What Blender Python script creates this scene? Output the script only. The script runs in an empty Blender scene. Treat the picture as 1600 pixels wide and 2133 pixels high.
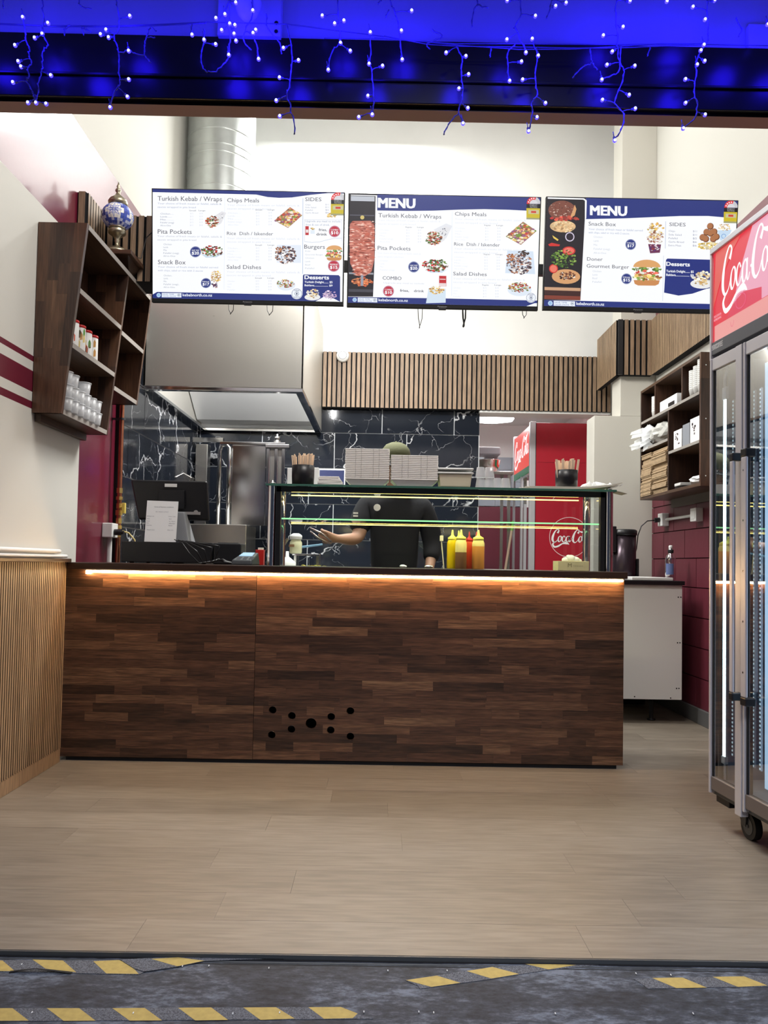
import bpy, bmesh, math, random
from mathutils import Vector, Matrix
R = math.radians
pi = math.pi
sc = bpy.context.scene
COL = sc.collection

# ------------------------------------------------------------------ camera
F, CX, CY, SH = 1602.0, 800.0, 1066.5, 52.0
cam_d = bpy.data.cameras.new('camera'); cam = bpy.data.objects.new('camera', cam_d); COL.objects.link(cam)
cam_d.sensor_fit = 'VERTICAL'; cam_d.sensor_height = 32.0; cam_d.lens = F / 2133 * 32.0
cam_d.shift_y = SH / 2133
cam_d.clip_start = 0.02
CAMZ = 1.02
CM = (Matrix.Rotation(R(-0.32), 3, 'Z') @ Matrix.Rotation(R(92.0), 3, 'X') @ Matrix.Rotation(R(1.03), 3, 'Z'))
cam.matrix_world = Matrix.Translation((0, 0, CAMZ)) @ CM.to_4x4()
sc.camera = cam

# ------------------------------------------------------------------ world and view
w = bpy.data.worlds.new('world'); sc.world = w; w.use_nodes = True
bg = w.node_tree.nodes['Background']; bg.inputs[0].default_value = (0.30, 0.36, 0.55, 1); bg.inputs[1].default_value = 0.10
sc.view_settings.view_transform = 'Standard'; sc.view_settings.look = 'None'
sc.view_settings.exposure = 0.0; sc.view_settings.gamma = 1.0
try: sc.view_settings.use_curve_mapping = False
except Exception: pass

# ------------------------------------------------------------------ area lights (room lamps, plus fill added at the front and on the pavement)
def area(name, loc, size, power, col=(1, 1, 1), rot=(0, 0, 0), size_y=None, spread=None):
    l = bpy.data.lights.new(name, 'AREA'); l.energy = power; l.color = col
    l.size = size
    if size_y: l.shape = 'RECTANGLE'; l.size_y = size_y
    if spread: l.spread = R(spread)
    o = bpy.data.objects.new(name, l); COL.objects.link(o); o.location = loc; o.rotation_euler = [R(a) for a in rot]
    return o
area('ceiling_fill_front', (0.2, 2.65, 4.5), 1.2, 78, (1, .96, .90), rot=(22, 0, 0), size_y=1.0)  # set below the ceiling and tilted back to add frontal fill
area('ceiling_light_middle', (0.9, 5.3, 5.05), 1.2, 26, (1, .98, .94), size_y=0.6)
area('ceiling_light_rear', (-0.3, 6.25, 4.75), 1.1, 64, (.98, 1, .98), size_y=0.3)
area('kitchen_panel_light', (-0.1, 5.0, 3.25), 0.9, 78, (1, .99, .96), size_y=.5)
area('case_led_light', (0.35, 4.075, 1.405), 1.6, 6, (1, .86, .50), rot=(20, 0, 0), size_y=.02)
area('pavement_fill_light', (0.4, -0.6, 3.1), .8, 22, (.86, .9, 1), rot=(32, 0, 0), spread=75)  # unseen lamp added behind the camera, spread narrowed to brighten only the pavement
area('back_room_light', (1.3, 8.2, 2.55), 0.5, 22, (1, 1, 1))
area('hood_light', (-0.85, 5.25, 2.62), 0.7, 32, (1, 1, 1), rot=(62, 0, 0), size_y=.12)
area('passage_light', (1.5, 7.3, 2.6), 0.3, 6, (1, 1, 1))

# ------------------------------------------------------------------ pixel helpers: where a measured point of the place lies in space
def ray(px, py):
    d = Vector(((px - CX) / F, (CY + SH - py) / F, -1.0))
    return CM @ d
CAM = Vector((0, 0, CAMZ))
def atX(px, py, X): d = ray(px, py); return CAM + d * (X / d.x)
def atY(px, py, Y): d = ray(px, py); return CAM + d * (Y / d.y)
def atZ(px, py, Z): d = ray(px, py); return CAM + d * ((Z - CAMZ) / d.z)

# ------------------------------------------------------------------ materials
MATS = {}
def lin(c):
    return tuple((x / 255 / 12.92) if x / 255 <= 0.04045 else ((x / 255 + 0.055) / 1.055) ** 2.4 for x in c)
def mat(name, col, rough=.5, metal=0, spec=.5, emit=None, es=0, trans=0, alpha=1, ior=1.45, coat=0, bump=0, bscale=40, var=0, nscale=6, aniso=None):
    if name in MATS: return MATS[name]
    m = bpy.data.materials.new(name); m.use_nodes = True; nt = m.node_tree; b = nt.nodes['Principled BSDF']
    b.inputs['Base Color'].default_value = (*col, 1); b.inputs['Roughness'].default_value = rough
    b.inputs['Metallic'].default_value = metal; b.inputs['Specular IOR Level'].default_value = spec
    b.inputs['IOR'].default_value = ior; b.inputs['Transmission Weight'].default_value = trans
    b.inputs['Alpha'].default_value = alpha; b.inputs['Coat Weight'].default_value = coat
    b.inputs['Coat Roughness'].default_value = .08
    if emit: b.inputs['Emission Color'].default_value = (*emit, 1); b.inputs['Emission Strength'].default_value = es
    if bump or var:
        tc = nt.nodes.new('ShaderNodeTexCoord'); mp = nt.nodes.new('ShaderNodeMapping'); nz = nt.nodes.new('ShaderNodeTexNoise')
        nt.links.new(tc.outputs['Object'], mp.inputs[0]); nt.links.new(mp.outputs[0], nz.inputs['Vector'])
        nz.inputs['Scale'].default_value = bscale if bump else nscale; nz.inputs['Detail'].default_value = 4
        if aniso: mp.inputs['Scale'].default_value = aniso
        if bump:
            bp = nt.nodes.new('ShaderNodeBump'); bp.inputs['Strength'].default_value = bump; bp.inputs['Distance'].default_value = .004
            nt.links.new(nz.outputs['Fac'], bp.inputs['Height']); nt.links.new(bp.outputs[0], b.inputs['Normal'])
        if var:
            n2 = nt.nodes.new('ShaderNodeTexNoise'); n2.inputs['Scale'].default_value = nscale; n2.inputs['Detail'].default_value = 5
            nt.links.new(mp.outputs[0], n2.inputs['Vector'])
            mr = nt.nodes.new('ShaderNodeMapRange'); mr.inputs[1].default_value = .3; mr.inputs[2].default_value = .7
            mr.inputs[3].default_value = 1 - var; mr.inputs[4].default_value = 1 + var * .6
            nt.links.new(n2.outputs['Fac'], mr.inputs[0])
            mx = nt.nodes.new('ShaderNodeVectorMath'); mx.operation = 'SCALE'; mx.inputs[0].default_value = col
            nt.links.new(mr.outputs[0], mx.inputs['Scale']); nt.links.new(mx.outputs[0], b.inputs['Base Color'])
    MATS[name] = m
    return m
def wood(name, stops, grain_axis, rough=.4, gscale=9, knots=True, tone=.75, coat=0, bump=.15, stretch=14, streak=.72):
    """wood with a tone of its own per board (Object Info random) and grain stretched along one axis"""
    m = bpy.data.materials.new(name); m.use_nodes = True; nt = m.node_tree; b = nt.nodes['Principled BSDF']; L = nt.links.new
    tc = nt.nodes.new('ShaderNodeTexCoord'); oi = nt.nodes.new('ShaderNodeObjectInfo')
    mp = nt.nodes.new('ShaderNodeMapping')
    s = [stretch, stretch, stretch]; s[grain_axis] = 1.0
    mp.inputs['Scale'].default_value = s
    mul = nt.nodes.new('ShaderNodeVectorMath'); mul.operation = 'SCALE'; mul.inputs[0].default_value = (31, 17, 23)
    L(oi.outputs['Random'], mul.inputs['Scale'])
    add = nt.nodes.new('ShaderNodeVectorMath'); add.operation = 'ADD'
    L(tc.outputs['Object'], mp.inputs[0]); L(mp.outputs[0], add.inputs[0]); L(mul.outputs[0], add.inputs[1])
    n1 = nt.nodes.new('ShaderNodeTexNoise'); n1.inputs['Scale'].default_value = gscale / 4; n1.inputs['Detail'].default_value = 8; n1.inputs['Distortion'].default_value = .6; n1.inputs['Roughness'].default_value = .62
    L(add.outputs[0], n1.inputs['Vector'])
    mx = nt.nodes.new('ShaderNodeMix'); mx.inputs[0].default_value = tone
    L(n1.outputs['Fac'], mx.inputs[2]); L(oi.outputs['Random'], mx.inputs[3])
    rp = nt.nodes.new('ShaderNodeValToRGB'); L(mx.outputs[0], rp.inputs[0])
    e = rp.color_ramp.elements
    e[0].position = stops[0][0]; e[0].color = (*stops[0][1], 1); e[1].position = stops[-1][0]; e[1].color = (*stops[-1][1], 1)
    for p, c in stops[1:-1]: x = e.new(p); x.color = (*c, 1)
    src = rp.outputs[0]
    # fine dark streaks
    n2 = nt.nodes.new('ShaderNodeTexNoise'); n2.inputs['Scale'].default_value = gscale; n2.inputs['Detail'].default_value = 6
    L(add.outputs[0], n2.inputs['Vector'])
    mr = nt.nodes.new('ShaderNodeMapRange'); mr.inputs[1].default_value = .35; mr.inputs[2].default_value = .65; mr.inputs[3].default_value = streak; mr.inputs[4].default_value = 2 - streak * 1.15 if streak < .8 else 1.06
    L(n2.outputs['Fac'], mr.inputs[0])
    sc2 = nt.nodes.new('ShaderNodeVectorMath'); sc2.operation = 'SCALE'; L(src, sc2.inputs[0]); L(mr.outputs[0], sc2.inputs['Scale']); src = sc2.outputs[0]
    if knots:
        mk = nt.nodes.new('ShaderNodeMapping'); s = [11, 11, 11]; s[grain_axis] = 5.0; mk.inputs['Scale'].default_value = s
        L(tc.outputs['Object'], mk.inputs[0])
        vo = nt.nodes.new('ShaderNodeTexVoronoi'); vo.inputs['Scale'].default_value = .45; L(mk.outputs[0], vo.inputs['Vector'])
        m2 = nt.nodes.new('ShaderNodeMapRange'); m2.inputs[1].default_value = .04; m2.inputs[2].default_value = .16; m2.inputs[3].default_value = .3; m2.inputs[4].default_value = 1
        L(vo.outputs['Distance'], m2.inputs[0])
        s3 = nt.nodes.new('ShaderNodeVectorMath'); s3.operation = 'SCALE'; L(src, s3.inputs[0]); L(m2.outputs[0], s3.inputs['Scale']); src = s3.outputs[0]
    L(src, b.inputs['Base Color']); b.inputs['Roughness'].default_value = rough; b.inputs['Coat Weight'].default_value = coat; b.inputs['Coat Roughness'].default_value = .15
    if bump:
        bp = nt.nodes.new('ShaderNodeBump'); bp.inputs['Strength'].default_value = bump; bp.inputs['Distance'].default_value = .002
        L(n2.outputs['Fac'], bp.inputs['Height']); L(bp.outputs[0], b.inputs['Normal'])
    MATS[name] = m
    return m
def marble():
    m = bpy.data.materials.new('black_marble'); m.use_nodes = True; nt = m.node_tree; b = nt.nodes['Principled BSDF']; L = nt.links.new
    tc = nt.nodes.new('ShaderNodeTexCoord'); oi = nt.nodes.new('ShaderNodeObjectInfo')
    mul = nt.nodes.new('ShaderNodeVectorMath'); mul.operation = 'SCALE'; mul.inputs[0].default_value = (9, 13, 7); L(oi.outputs['Random'], mul.inputs['Scale'])
    add = nt.nodes.new('ShaderNodeVectorMath'); L(tc.outputs['Object'], add.inputs[0]); L(mul.outputs[0], add.inputs[1])
    acc = None
    for sc_, th, seed, k in ((1.7, .014, 0, .8), (3.6, .007, 5, .42)):
        n = nt.nodes.new('ShaderNodeTexNoise'); n.inputs['Scale'].default_value = 3.0; n.inputs['Detail'].default_value = 5
        L(add.outputs[0], n.inputs['Vector'])
        ws = nt.nodes.new('ShaderNodeVectorMath'); ws.operation = 'SCALE'; ws.inputs['Scale'].default_value = .55; L(n.outputs['Color'], ws.inputs[0])
        a2 = nt.nodes.new('ShaderNodeVectorMath'); L(add.outputs[0], a2.inputs[0]); L(ws.outputs[0], a2.inputs[1])
        v = nt.nodes.new('ShaderNodeTexVoronoi'); v.feature = 'DISTANCE_TO_EDGE'; v.inputs['Scale'].default_value = sc_; L(a2.outputs[0], v.inputs['Vector'])
        mr = nt.nodes.new('ShaderNodeMapRange'); mr.inputs[1].default_value = th * .3; mr.inputs[2].default_value = th; mr.inputs[3].default_value = min(1, k * 1.3); mr.inputs[4].default_value = 0
        L(v.outputs['Distance'], mr.inputs[0])
        n3 = nt.nodes.new('ShaderNodeTexNoise'); n3.inputs['Scale'].default_value = 2.2 + seed; L(add.outputs[0], n3.inputs['Vector'])
        m3 = nt.nodes.new('ShaderNodeMapRange'); m3.inputs[1].default_value = .43; m3.inputs[2].default_value = .55; L(n3.outputs['Fac'], m3.inputs[0])
        mm = nt.nodes.new('ShaderNodeMath'); mm.operation = 'MULTIPLY'; L(mr.outputs[0], mm.inputs[0]); L(m3.outputs[0], mm.inputs[1])
        if acc is None: acc = mm.outputs[0]
        else:
            ad = nt.nodes.new('ShaderNodeMath'); ad.operation = 'MAXIMUM'; L(acc, ad.inputs[0]); L(mm.outputs[0], ad.inputs[1]); acc = ad.outputs[0]
    mx = nt.nodes.new('ShaderNodeMix'); mx.data_type = 'RGBA'; L(acc, mx.inputs[0]); mx.inputs[6].default_value = (.012, .015, .022, 1); mx.inputs[7].default_value = (.55, .56, .58, 1)
    L(mx.outputs[2], b.inputs['Base Color']); b.inputs['Roughness'].default_value = .09; b.inputs['Specular IOR Level'].default_value = .6
    MATS['black_marble'] = m
    return m
def glass(name, col=(1, 1, 1), mixf=.12, rough=0.0):
    m = bpy.data.materials.new(name); m.use_nodes = True; nt = m.node_tree; nt.nodes.clear(); L = nt.links.new
    o = nt.nodes.new('ShaderNodeOutputMaterial'); t = nt.nodes.new('ShaderNodeBsdfTransparent'); g = nt.nodes.new('ShaderNodeBsdfGlossy')
    t.inputs[0].default_value = (*col, 1); g.inputs['Roughness'].default_value = rough; g.inputs[0].default_value = (1, 1, 1, 1)
    fr = nt.nodes.new('ShaderNodeFresnel'); fr.inputs[0].default_value = 1.45
    ad = nt.nodes.new('ShaderNodeMath'); ad.operation = 'MULTIPLY'; ad.inputs[1].default_value = mixf * 10; ad.use_clamp = True
    ge = nt.nodes.new('ShaderNodeNewGeometry'); iv = nt.nodes.new('ShaderNodeMath'); iv.operation = 'SUBTRACT'; iv.inputs[0].default_value = 1.0; L(ge.outputs['Backfacing'], iv.inputs[1])
    m2 = nt.nodes.new('ShaderNodeMath'); m2.operation = 'MULTIPLY'; L(ad.outputs[0], m2.inputs[0]); L(iv.outputs[0], m2.inputs[1])
    L(fr.outputs[0], ad.inputs[0])
    mx = nt.nodes.new('ShaderNodeMixShader'); L(m2.outputs[0], mx.inputs[0]); L(t.outputs[0], mx.inputs[1]); L(g.outputs[0], mx.inputs[2]); L(mx.outputs[0], o.inputs[0])
    MATS[name] = m
    return m
def screen_mat(name, es, attr='Col'):
    m = bpy.data.materials.new(name); m.use_nodes = True; nt = m.node_tree; b = nt.nodes['Principled BSDF']
    a = nt.nodes.new('ShaderNodeAttribute'); a.attribute_name = attr
    if es: nt.links.new(a.outputs['Color'], b.inputs['Emission Color']); b.inputs['Emission Strength'].default_value = es; b.inputs['Base Color'].default_value = (.01, .01, .01, 1); b.inputs['Roughness'].default_value = .35
    else: nt.links.new(a.outputs['Color'], b.inputs['Base Color']); b.inputs['Roughness'].default_value = .5
    MATS[name] = m
    return m
def ground_mat():
    m = bpy.data.materials.new('worn_asphalt'); m.use_nodes = True; nt = m.node_tree; b = nt.nodes['Principled BSDF']; L = nt.links.new
    tc = nt.nodes.new('ShaderNodeTexCoord'); mp = nt.nodes.new('ShaderNodeMapping'); mp.inputs['Scale'].default_value = (1, 2.2, 1); L(tc.outputs['Object'], mp.inputs[0])
    n1 = nt.nodes.new('ShaderNodeTexNoise'); n1.inputs['Scale'].default_value = 2.6; n1.inputs['Detail'].default_value = 3; L(mp.outputs[0], n1.inputs['Vector'])
    n2 = nt.nodes.new('ShaderNodeTexNoise'); n2.inputs['Scale'].default_value = 28; n2.inputs['Detail'].default_value = 9; n2.inputs['Roughness'].default_value = .75; L(mp.outputs[0], n2.inputs['Vector'])
    mm = nt.nodes.new('ShaderNodeMath'); mm.operation = 'MULTIPLY'; L(n1.outputs['Fac'], mm.inputs[0]); L(n2.outputs['Fac'], mm.inputs[1])
    rp = nt.nodes.new('ShaderNodeValToRGB'); L(mm.outputs[0], rp.inputs[0]); e = rp.color_ramp.elements
    e[0].position = .17; e[0].color = (.010, .012, .018, 1); e[1].position = .35; e[1].color = (.14, .16, .20, 1)
    x = e.new(.25); x.color = (.036, .042, .056, 1)
    L(rp.outputs[0], b.inputs['Base Color']); b.inputs['Roughness'].default_value = .7
    bp = nt.nodes.new('ShaderNodeBump'); bp.inputs['Strength'].default_value = .5; bp.inputs['Distance'].default_value = .003; L(n2.outputs['Fac'], bp.inputs['Height']); L(bp.outputs[0], b.inputs['Normal'])
    MATS['worn_asphalt'] = m
    return m

M_cream = mat('cream_paint', (.64, .63, .58), .75, bump=.05, bscale=60)
M_white = mat('white_paint', (.80, .80, .78), .7, var=.05, nscale=2)
M_maroon = mat('maroon_gloss_paint', (.15, .012, .032), (.3), spec=.6, coat=.38, bump=.04, bscale=30)
M_maroon_d = mat('maroon_block_paint', (.13, .022, .036), .45, bump=.25, bscale=25)
M_marble = marble()
M_grout = mat('pale_grout', (.62, .64, .66), .8)
M_steel = mat('brushed_steel', (.56, .54, .50), .26, metal=1, bump=.05, bscale=3, aniso=(2, 2, .4))
M_hood = mat('hood_steel', (.62, .60, .55), .42, metal=.72, bump=.04, bscale=2, aniso=(1.5, 1.5, .3))
M_steel_m = mat('polished_steel', (.66, .66, .66), .12, metal=1, bump=.12, bscale=2.5)
M_galv = mat('galvanised_steel', (.66, .70, .70), .30, metal=1, bump=.1, bscale=6, var=.1, nscale=9)
M_chrome = mat('chrome', (.8, .8, .8), .06, metal=1)
M_copper = mat('copper', (.55, .22, .13), .3, metal=1, var=.25, nscale=18)
M_brass = mat('aged_brass', (.36, .32, .23), .36, metal=1, var=.35, nscale=30)
M_brass_y = mat('yellow_brass', (.62, .45, .18), .3, metal=1)
M_black = mat('black_plastic', (.012, .012, .014), .35)
M_blackm = mat('black_matte', (.008, .008, .009), .8)
M_rubber = mat('rubber', (.02, .02, .02), .6)
M_dgrey = mat('dark_grey_plastic', (.06, .065, .07), .4)
M_grey = mat('grey_plastic', (.28, .29, .31), .4)
M_alu = mat('anodised_aluminium', (.60, .59, .62), .42, metal=.45)
M_whitep = mat('white_plastic', (.78, .78, .76), .4)
M_foam = mat('white_foam', (.90, .87, .83), .6)
M_paper = mat('white_paper', (.85, .85, .86), .8)
M_kraft = mat('kraft_paper', (.46, .33, .2), .85, var=.2, nscale=20)
M_clearp = mat('frosted_plastic', (.80, .81, .83), .3, trans=.3, alpha=.55)
M_film = mat('plastic_film', (.9, .92, .93), .18, alpha=.5)
M_glass = glass('clear_glass', (.97, .985, .98), .10)
M_glass_f = glass('fridge_glass', (.84, .89, .95), .5)
M_glass_g = mat('glass_edge_green', (.06, .16, .12), .05, spec=.8, coat=.6)
M_red_fr = mat('red_fridge_skin', (.42, .012, .028), .35)
M_redp = mat('red_plastic', (.6, .02, .02), .35)
M_yel_unused = mat('yellow_sauce', (.95, .62, .0), .3, emit=(.9, .55, 0), es=0)
M_fr_in = mat('fridge_interior_steel', (.30, .34, .42), .3, metal=.5)
M_stave = wood('acacia_stave', [(.16, (.010, .005, .003)), (.34, (.050, .023, .013)), (.52, (.105, .047, .026)), (.68, (.175, .088, .046)), (.86, (.36, .21, .11))], 0, .40, coat=.1, tone=.36, gscale=13, streak=.6)
M_stave_z = wood('acacia_upright_stave', [(.12, (.010, .005, .003)), (.34, (.045, .02, .012)), (.56, (.085, .038, .02)), (.74, (.12, .058, .03)), (.88, (.22, .125, .068))], 2, .4, coat=.1, tone=.42)
M_darkwood = wood('dark_timber', [(.2, (.02, .008, .005)), (.8, (.09, .04, .02))], 0, .35, knots=False, tone=.3)
M_darkwood_y = wood('dark_timber_lengthways', [(.2, (.035, .018, .011)), (.8, (.12, .065, .036))], 1, .4, knots=False, tone=.3)
M_slat = wood('oak_slat', [(.15, (.21, .135, .078)), (.5, (.33, .22, .13)), (.85, (.43, .30, .185))], 2, .5, knots=False, tone=.25)
M_slat_b = wood('walnut_slat', [(.15, (.16, .105, .068)), (.5, (.27, .18, .112)), (.85, (.36, .25, .16))], 2, .5, knots=False, tone=.3)
M_felt = mat('black_felt_and_slat_shade', (.006, .006, .007), .95)
M_plank = wood('vinyl_oak_plank', [(.1, (.150, .124, .096)), (.5, (.205, .172, .134)), (.9, (.262, .226, .180))], 0, .42, knots=False, tone=.30, gscale=7, bump=.05, stretch=10, streak=.80)
M_ground = ground_mat()
M_ledw = mat('warm_led', (1, .8, .5), .5, emit=(1, .62, .27), es=70)
M_ledy = mat('yellow_led', (1, .8, .3), .5, emit=(1, .74, .20), es=3.5)
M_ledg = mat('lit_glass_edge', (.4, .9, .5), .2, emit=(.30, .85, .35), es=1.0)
M_ledwhite = mat('white_led', (1, 1, 1), .5, emit=(.85, .93, 1), es=9)
M_bulb = mat('blue_led_bulb', (.1, .1, 1), .3, emit=(.03, .02, 1), es=6)
M_core = mat('blue_led_core', (.5, .6, 1), .3, emit=(.55, .62, 1), es=3)
M_wire = mat('clear_string_wire', (.20, .20, .30), .35, spec=.6)
M_lampglow = mat('lamp_diffuser', (1, 1, 1), .4, emit=(1, 1, 1), es=6)
M_print = screen_mat('printed_surface', 0)
M_screen = screen_mat('screen_pixels', 1.0)
M_sign = screen_mat('backlit_sign', 1.0)
M_skin = mat('skin', (.42, .24, .165), .5)
M_shirt = mat('black_cotton', (.012, .012, .015), .9, bump=.3, bscale=30)
M_cap = mat('olive_cotton', (.105, .11, .055), .9, bump=.2, bscale=90)
M_header = mat('header_brown_paint', (.012, .009, .008), .3, bump=.05, bscale=30)
M_headerb = mat('header_soffit_lit', (.42, .24, .19), .6)  # brown header underside, lightened to hold the warm interior light in its colour
M_stucco = mat('stucco', (.55, .55, .6), .8, bump=.25, bscale=70)

# ------------------------------------------------------------------ mesh building
WORLD = {}
class MB:
    def __init__(s): s.v = []; s.f = []; s.c = []; s.mi = []; s.sm = []; s.m = Matrix.Identity(4); s.col = (1, 1, 1); s.idx = 0; s.smooth = False
    def add(s, vs, fs):
        n = len(s.v); s.v += [s.m @ Vector(p) for p in vs]
        for f in fs: s.f.append([i + n for i in f]); s.c.append(s.col); s.mi.append(s.idx); s.sm.append(s.smooth)
        return s
    def box(s, x0, x1, y0, y1, z0, z1):
        if x0 > x1: x0, x1 = x1, x0
        if y0 > y1: y0, y1 = y1, y0
        if z0 > z1: z0, z1 = z1, z0
        return s.add([(x0, y0, z0), (x1, y0, z0), (x1, y1, z0), (x0, y1, z0), (x0, y0, z1), (x1, y0, z1), (x1, y1, z1), (x0, y1, z1)],
                     [(0, 3, 2, 1), (4, 5, 6, 7), (0, 1, 5, 4), (1, 2, 6, 5), (2, 3, 7, 6), (3, 0, 4, 7)])
    def hexa(s, b, t):   # four bottom points and four top points (counter-clockwise from above)
        return s.add(list(b) + list(t), [(0, 3, 2, 1), (4, 5, 6, 7), (0, 1, 5, 4), (1, 2, 6, 5), (2, 3, 7, 6), (3, 0, 4, 7)])
    def quad(s, *p): return s.add(p, [tuple(range(len(p)))])
    def ring(s, prof, n=24, c=(0, 0, 0), a0=0, a1=2 * pi, cap=True, sx=1, sy=1):
        vs = []; fs = []; full = abs(a1 - a0 - 2 * pi) < 1e-6; m = n if full else n + 1
        for (r, z) in prof:
            for k in range(m):
                a = a0 + (a1 - a0) * k / n; vs.append((c[0] + r * sx * math.cos(a), c[1] + r * sy * math.sin(a), c[2] + z))
        for j in range(len(prof) - 1):
            for k in range(n):
                k2 = (k + 1) % m if full else k + 1
                fs.append((j * m + k, j * m + k2, (j + 1) * m + k2, (j + 1) * m + k))
        if cap and full:
            if prof[0][0] > 1e-6: fs.append(tuple(range(m))[::-1])
            if prof[-1][0] > 1e-6: fs.append(tuple((len(prof) - 1) * m + k for k in range(m)))
        sm = s.smooth; s.smooth = True; s.add(vs, fs); s.smooth = sm
        if cap and full:
            for i in range(1, 3):
                if len(s.f) >= i and len(s.f[-i]) == m and m > 4: s.sm[-i] = False
        return s
    def cyl(s, p0, p1, r0, r1=None, n=14, smooth=True):
        r1 = r0 if r1 is None else r1
        p0, p1 = Vector(p0), Vector(p1); d = (p1 - p0).normalized(); a = d.orthogonal().normalized(); b = d.cross(a)
        vs = []
        for p, r in ((p0, r0), (p1, r1)):
            for k in range(n): t = 2 * pi * k / n; vs.append(p + (a * math.cos(t) + b * math.sin(t)) * r)
        sm = s.smooth; s.smooth = smooth
        s.add(vs, [(k, (k + 1) % n, n + (k + 1) % n, n + k) for k in range(n)]); s.smooth = False
        s.add(vs[:n], [tuple(range(n))[::-1]]); s.add(vs[n:], [tuple(range(n))]); s.smooth = sm
        return s
    def tube(s, pts, r, n=6, rs=None):
        pts = [Vector(p) for p in pts]; vs = []; a = None
        for i, p in enumerate(pts):
            d = (pts[min(i + 1, len(pts) - 1)] - pts[max(i - 1, 0)])
            d = d.normalized() if d.length > 1e-9 else Vector((0, 0, 1))
            if a is None: a = d.orthogonal().normalized()
            else:
                a = a - d * a.dot(d); a = a.normalized() if a.length > 1e-6 else d.orthogonal().normalized()
            b = d.cross(a); rr = rs[i] if rs else r
            for k in range(n): t = 2 * pi * k / n; vs.append(p + (a * math.cos(t) + b * math.sin(t)) * rr)
        fs = []
        for i in range(len(pts) - 1):
            for k in range(n): fs.append((i * n + k, i * n + (k + 1) % n, (i + 1) * n + (k + 1) % n, (i + 1) * n + k))
        fs.append(tuple(range(n))[::-1]); fs.append(tuple((len(pts) - 1) * n + k for k in range(n)))
        sm = s.smooth; s.smooth = True; s.add(vs, fs); s.smooth = sm
        return s
    def ball(s, c, rx, ry=None, rz=None, n=12, h=8):
        ry = ry or rx; rz = rz or rx
        vs = [(c[0], c[1], c[2] - rz)]
        for j in range(1, h):
            ph = -pi / 2 + pi * j / h
            for k in range(n): t = 2 * pi * k / n; vs.append((c[0] + rx * math.cos(ph) * math.cos(t), c[1] + ry * math.cos(ph) * math.sin(t), c[2] + rz * math.sin(ph)))
        vs.append((c[0], c[1], c[2] + rz)); L_ = len(vs) - 1
        fs = [(0, 1 + (k + 1) % n, 1 + k) for k in range(n)]
        for j in range(h - 2):
            for k in range(n): a = 1 + j * n; fs.append((a + k, a + (k + 1) % n, a + n + (k + 1) % n, a + n + k))
        a = 1 + (h - 2) * n; fs += [(a + k, a + (k + 1) % n, L_) for k in range(n)]
        sm = s.smooth; s.smooth = True; s.add(vs, fs); s.smooth = sm
        return s
    def prism(s, pts, d):   # a planar polygon pushed along d
        d = Vector(d); n = len(pts); vs = [Vector(p) for p in pts] + [Vector(p) + d for p in pts]
        return s.add(vs, [tuple(range(n))[::-1], tuple(range(n, 2 * n))] + [(k, (k + 1) % n, n + (k + 1) % n, n + k) for k in range(n)])
    def build(s, name, mats, parent=None, bevel=0, seg=2, local=False, recenter=True, subsurf=0):
        if not isinstance(mats, (list, tuple)): mats = [mats]
        off = Vector((0, 0, 0))
        if parent is not None and not local: off = Vector(WORLD.get(parent.name, (0, 0, 0)))
        loc = Vector((0, 0, 0))
        if parent is None and not local and recenter and s.v:
            xs = [p.x for p in s.v]; ys = [p.y for p in s.v]; zs = [p.z for p in s.v]
            loc = Vector(((min(xs) + max(xs)) / 2, (min(ys) + max(ys)) / 2, min(zs)))
        me = bpy.data.meshes.new(name); me.from_pydata([tuple(p - off - loc) for p in s.v], [], s.f); me.update()
        for m in mats: me.materials.append(m)
        me.polygons.foreach_set('material_index', s.mi); me.polygons.foreach_set('use_smooth', s.sm)
        if any(c != (1, 1, 1) for c in s.c):
            ca = me.color_attributes.new('Col', 'FLOAT_COLOR', 'CORNER'); buf = []
            for f, c in zip(s.f, s.c): buf += [c[0], c[1], c[2], 1.0] * len(f)
            ca.data.foreach_set('color', buf)
        bm = bmesh.new(); bm.from_mesh(me)
        if any(s.sm) or bevel: bmesh.ops.recalc_face_normals(bm, faces=bm.faces)
        bm.to_mesh(me); bm.free()
        o = bpy.data.objects.new(name, me); COL.objects.link(o); o.location = loc
        WORLD[o.name] = off + loc if parent is not None else loc
        if parent is not None: o.parent = parent
        if bevel:
            md = o.modifiers.new('bevel', 'BEVEL'); md.width = bevel; md.segments = seg; md.limit_method = 'ANGLE'; md.angle_limit = R(40)
        if subsurf:
            md = o.modifiers.new('sub', 'SUBSURF'); md.levels = subsurf; md.render_levels = subsurf
        return o
def tag(o, label=None, cat=None, group=None, kind=None):
    if label: o['label'] = label
    if cat: o['category'] = cat
    if group: o['group'] = group
    if kind: o['kind'] = kind
    return o
def thing(name, label, cat, loc=(0, 0, 0), rotz=0, group=None, local=False):
    o = bpy.data.objects.new(name, None); COL.objects.link(o); o.location = loc; o.rotation_euler = (0, 0, rotz); o.empty_display_size = .1
    tag(o, label, cat, group); WORLD[o.name] = (0, 0, 0) if local else tuple(loc)
    return o
def dup(root, loc=None, rotz=None, label=None, scale=None):
    r = root.copy(); COL.objects.link(r)
    if loc is not None: r.location = loc
    if rotz is not None: r.rotation_euler = (0, 0, rotz)
    if label: r['label'] = label
    if scale: r.scale = scale
    for ch in list(root.children):
        c = ch.copy(); COL.objects.link(c); c.parent = r
        for g in ch.children: d = g.copy(); COL.objects.link(d); d.parent = c
    return r
def struct(name, mb, mats, parent=None, **k):
    o = mb.build(name, mats, parent, recenter=False, **k)
    if parent is None: o['kind'] = 'structure'
    return o
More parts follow.
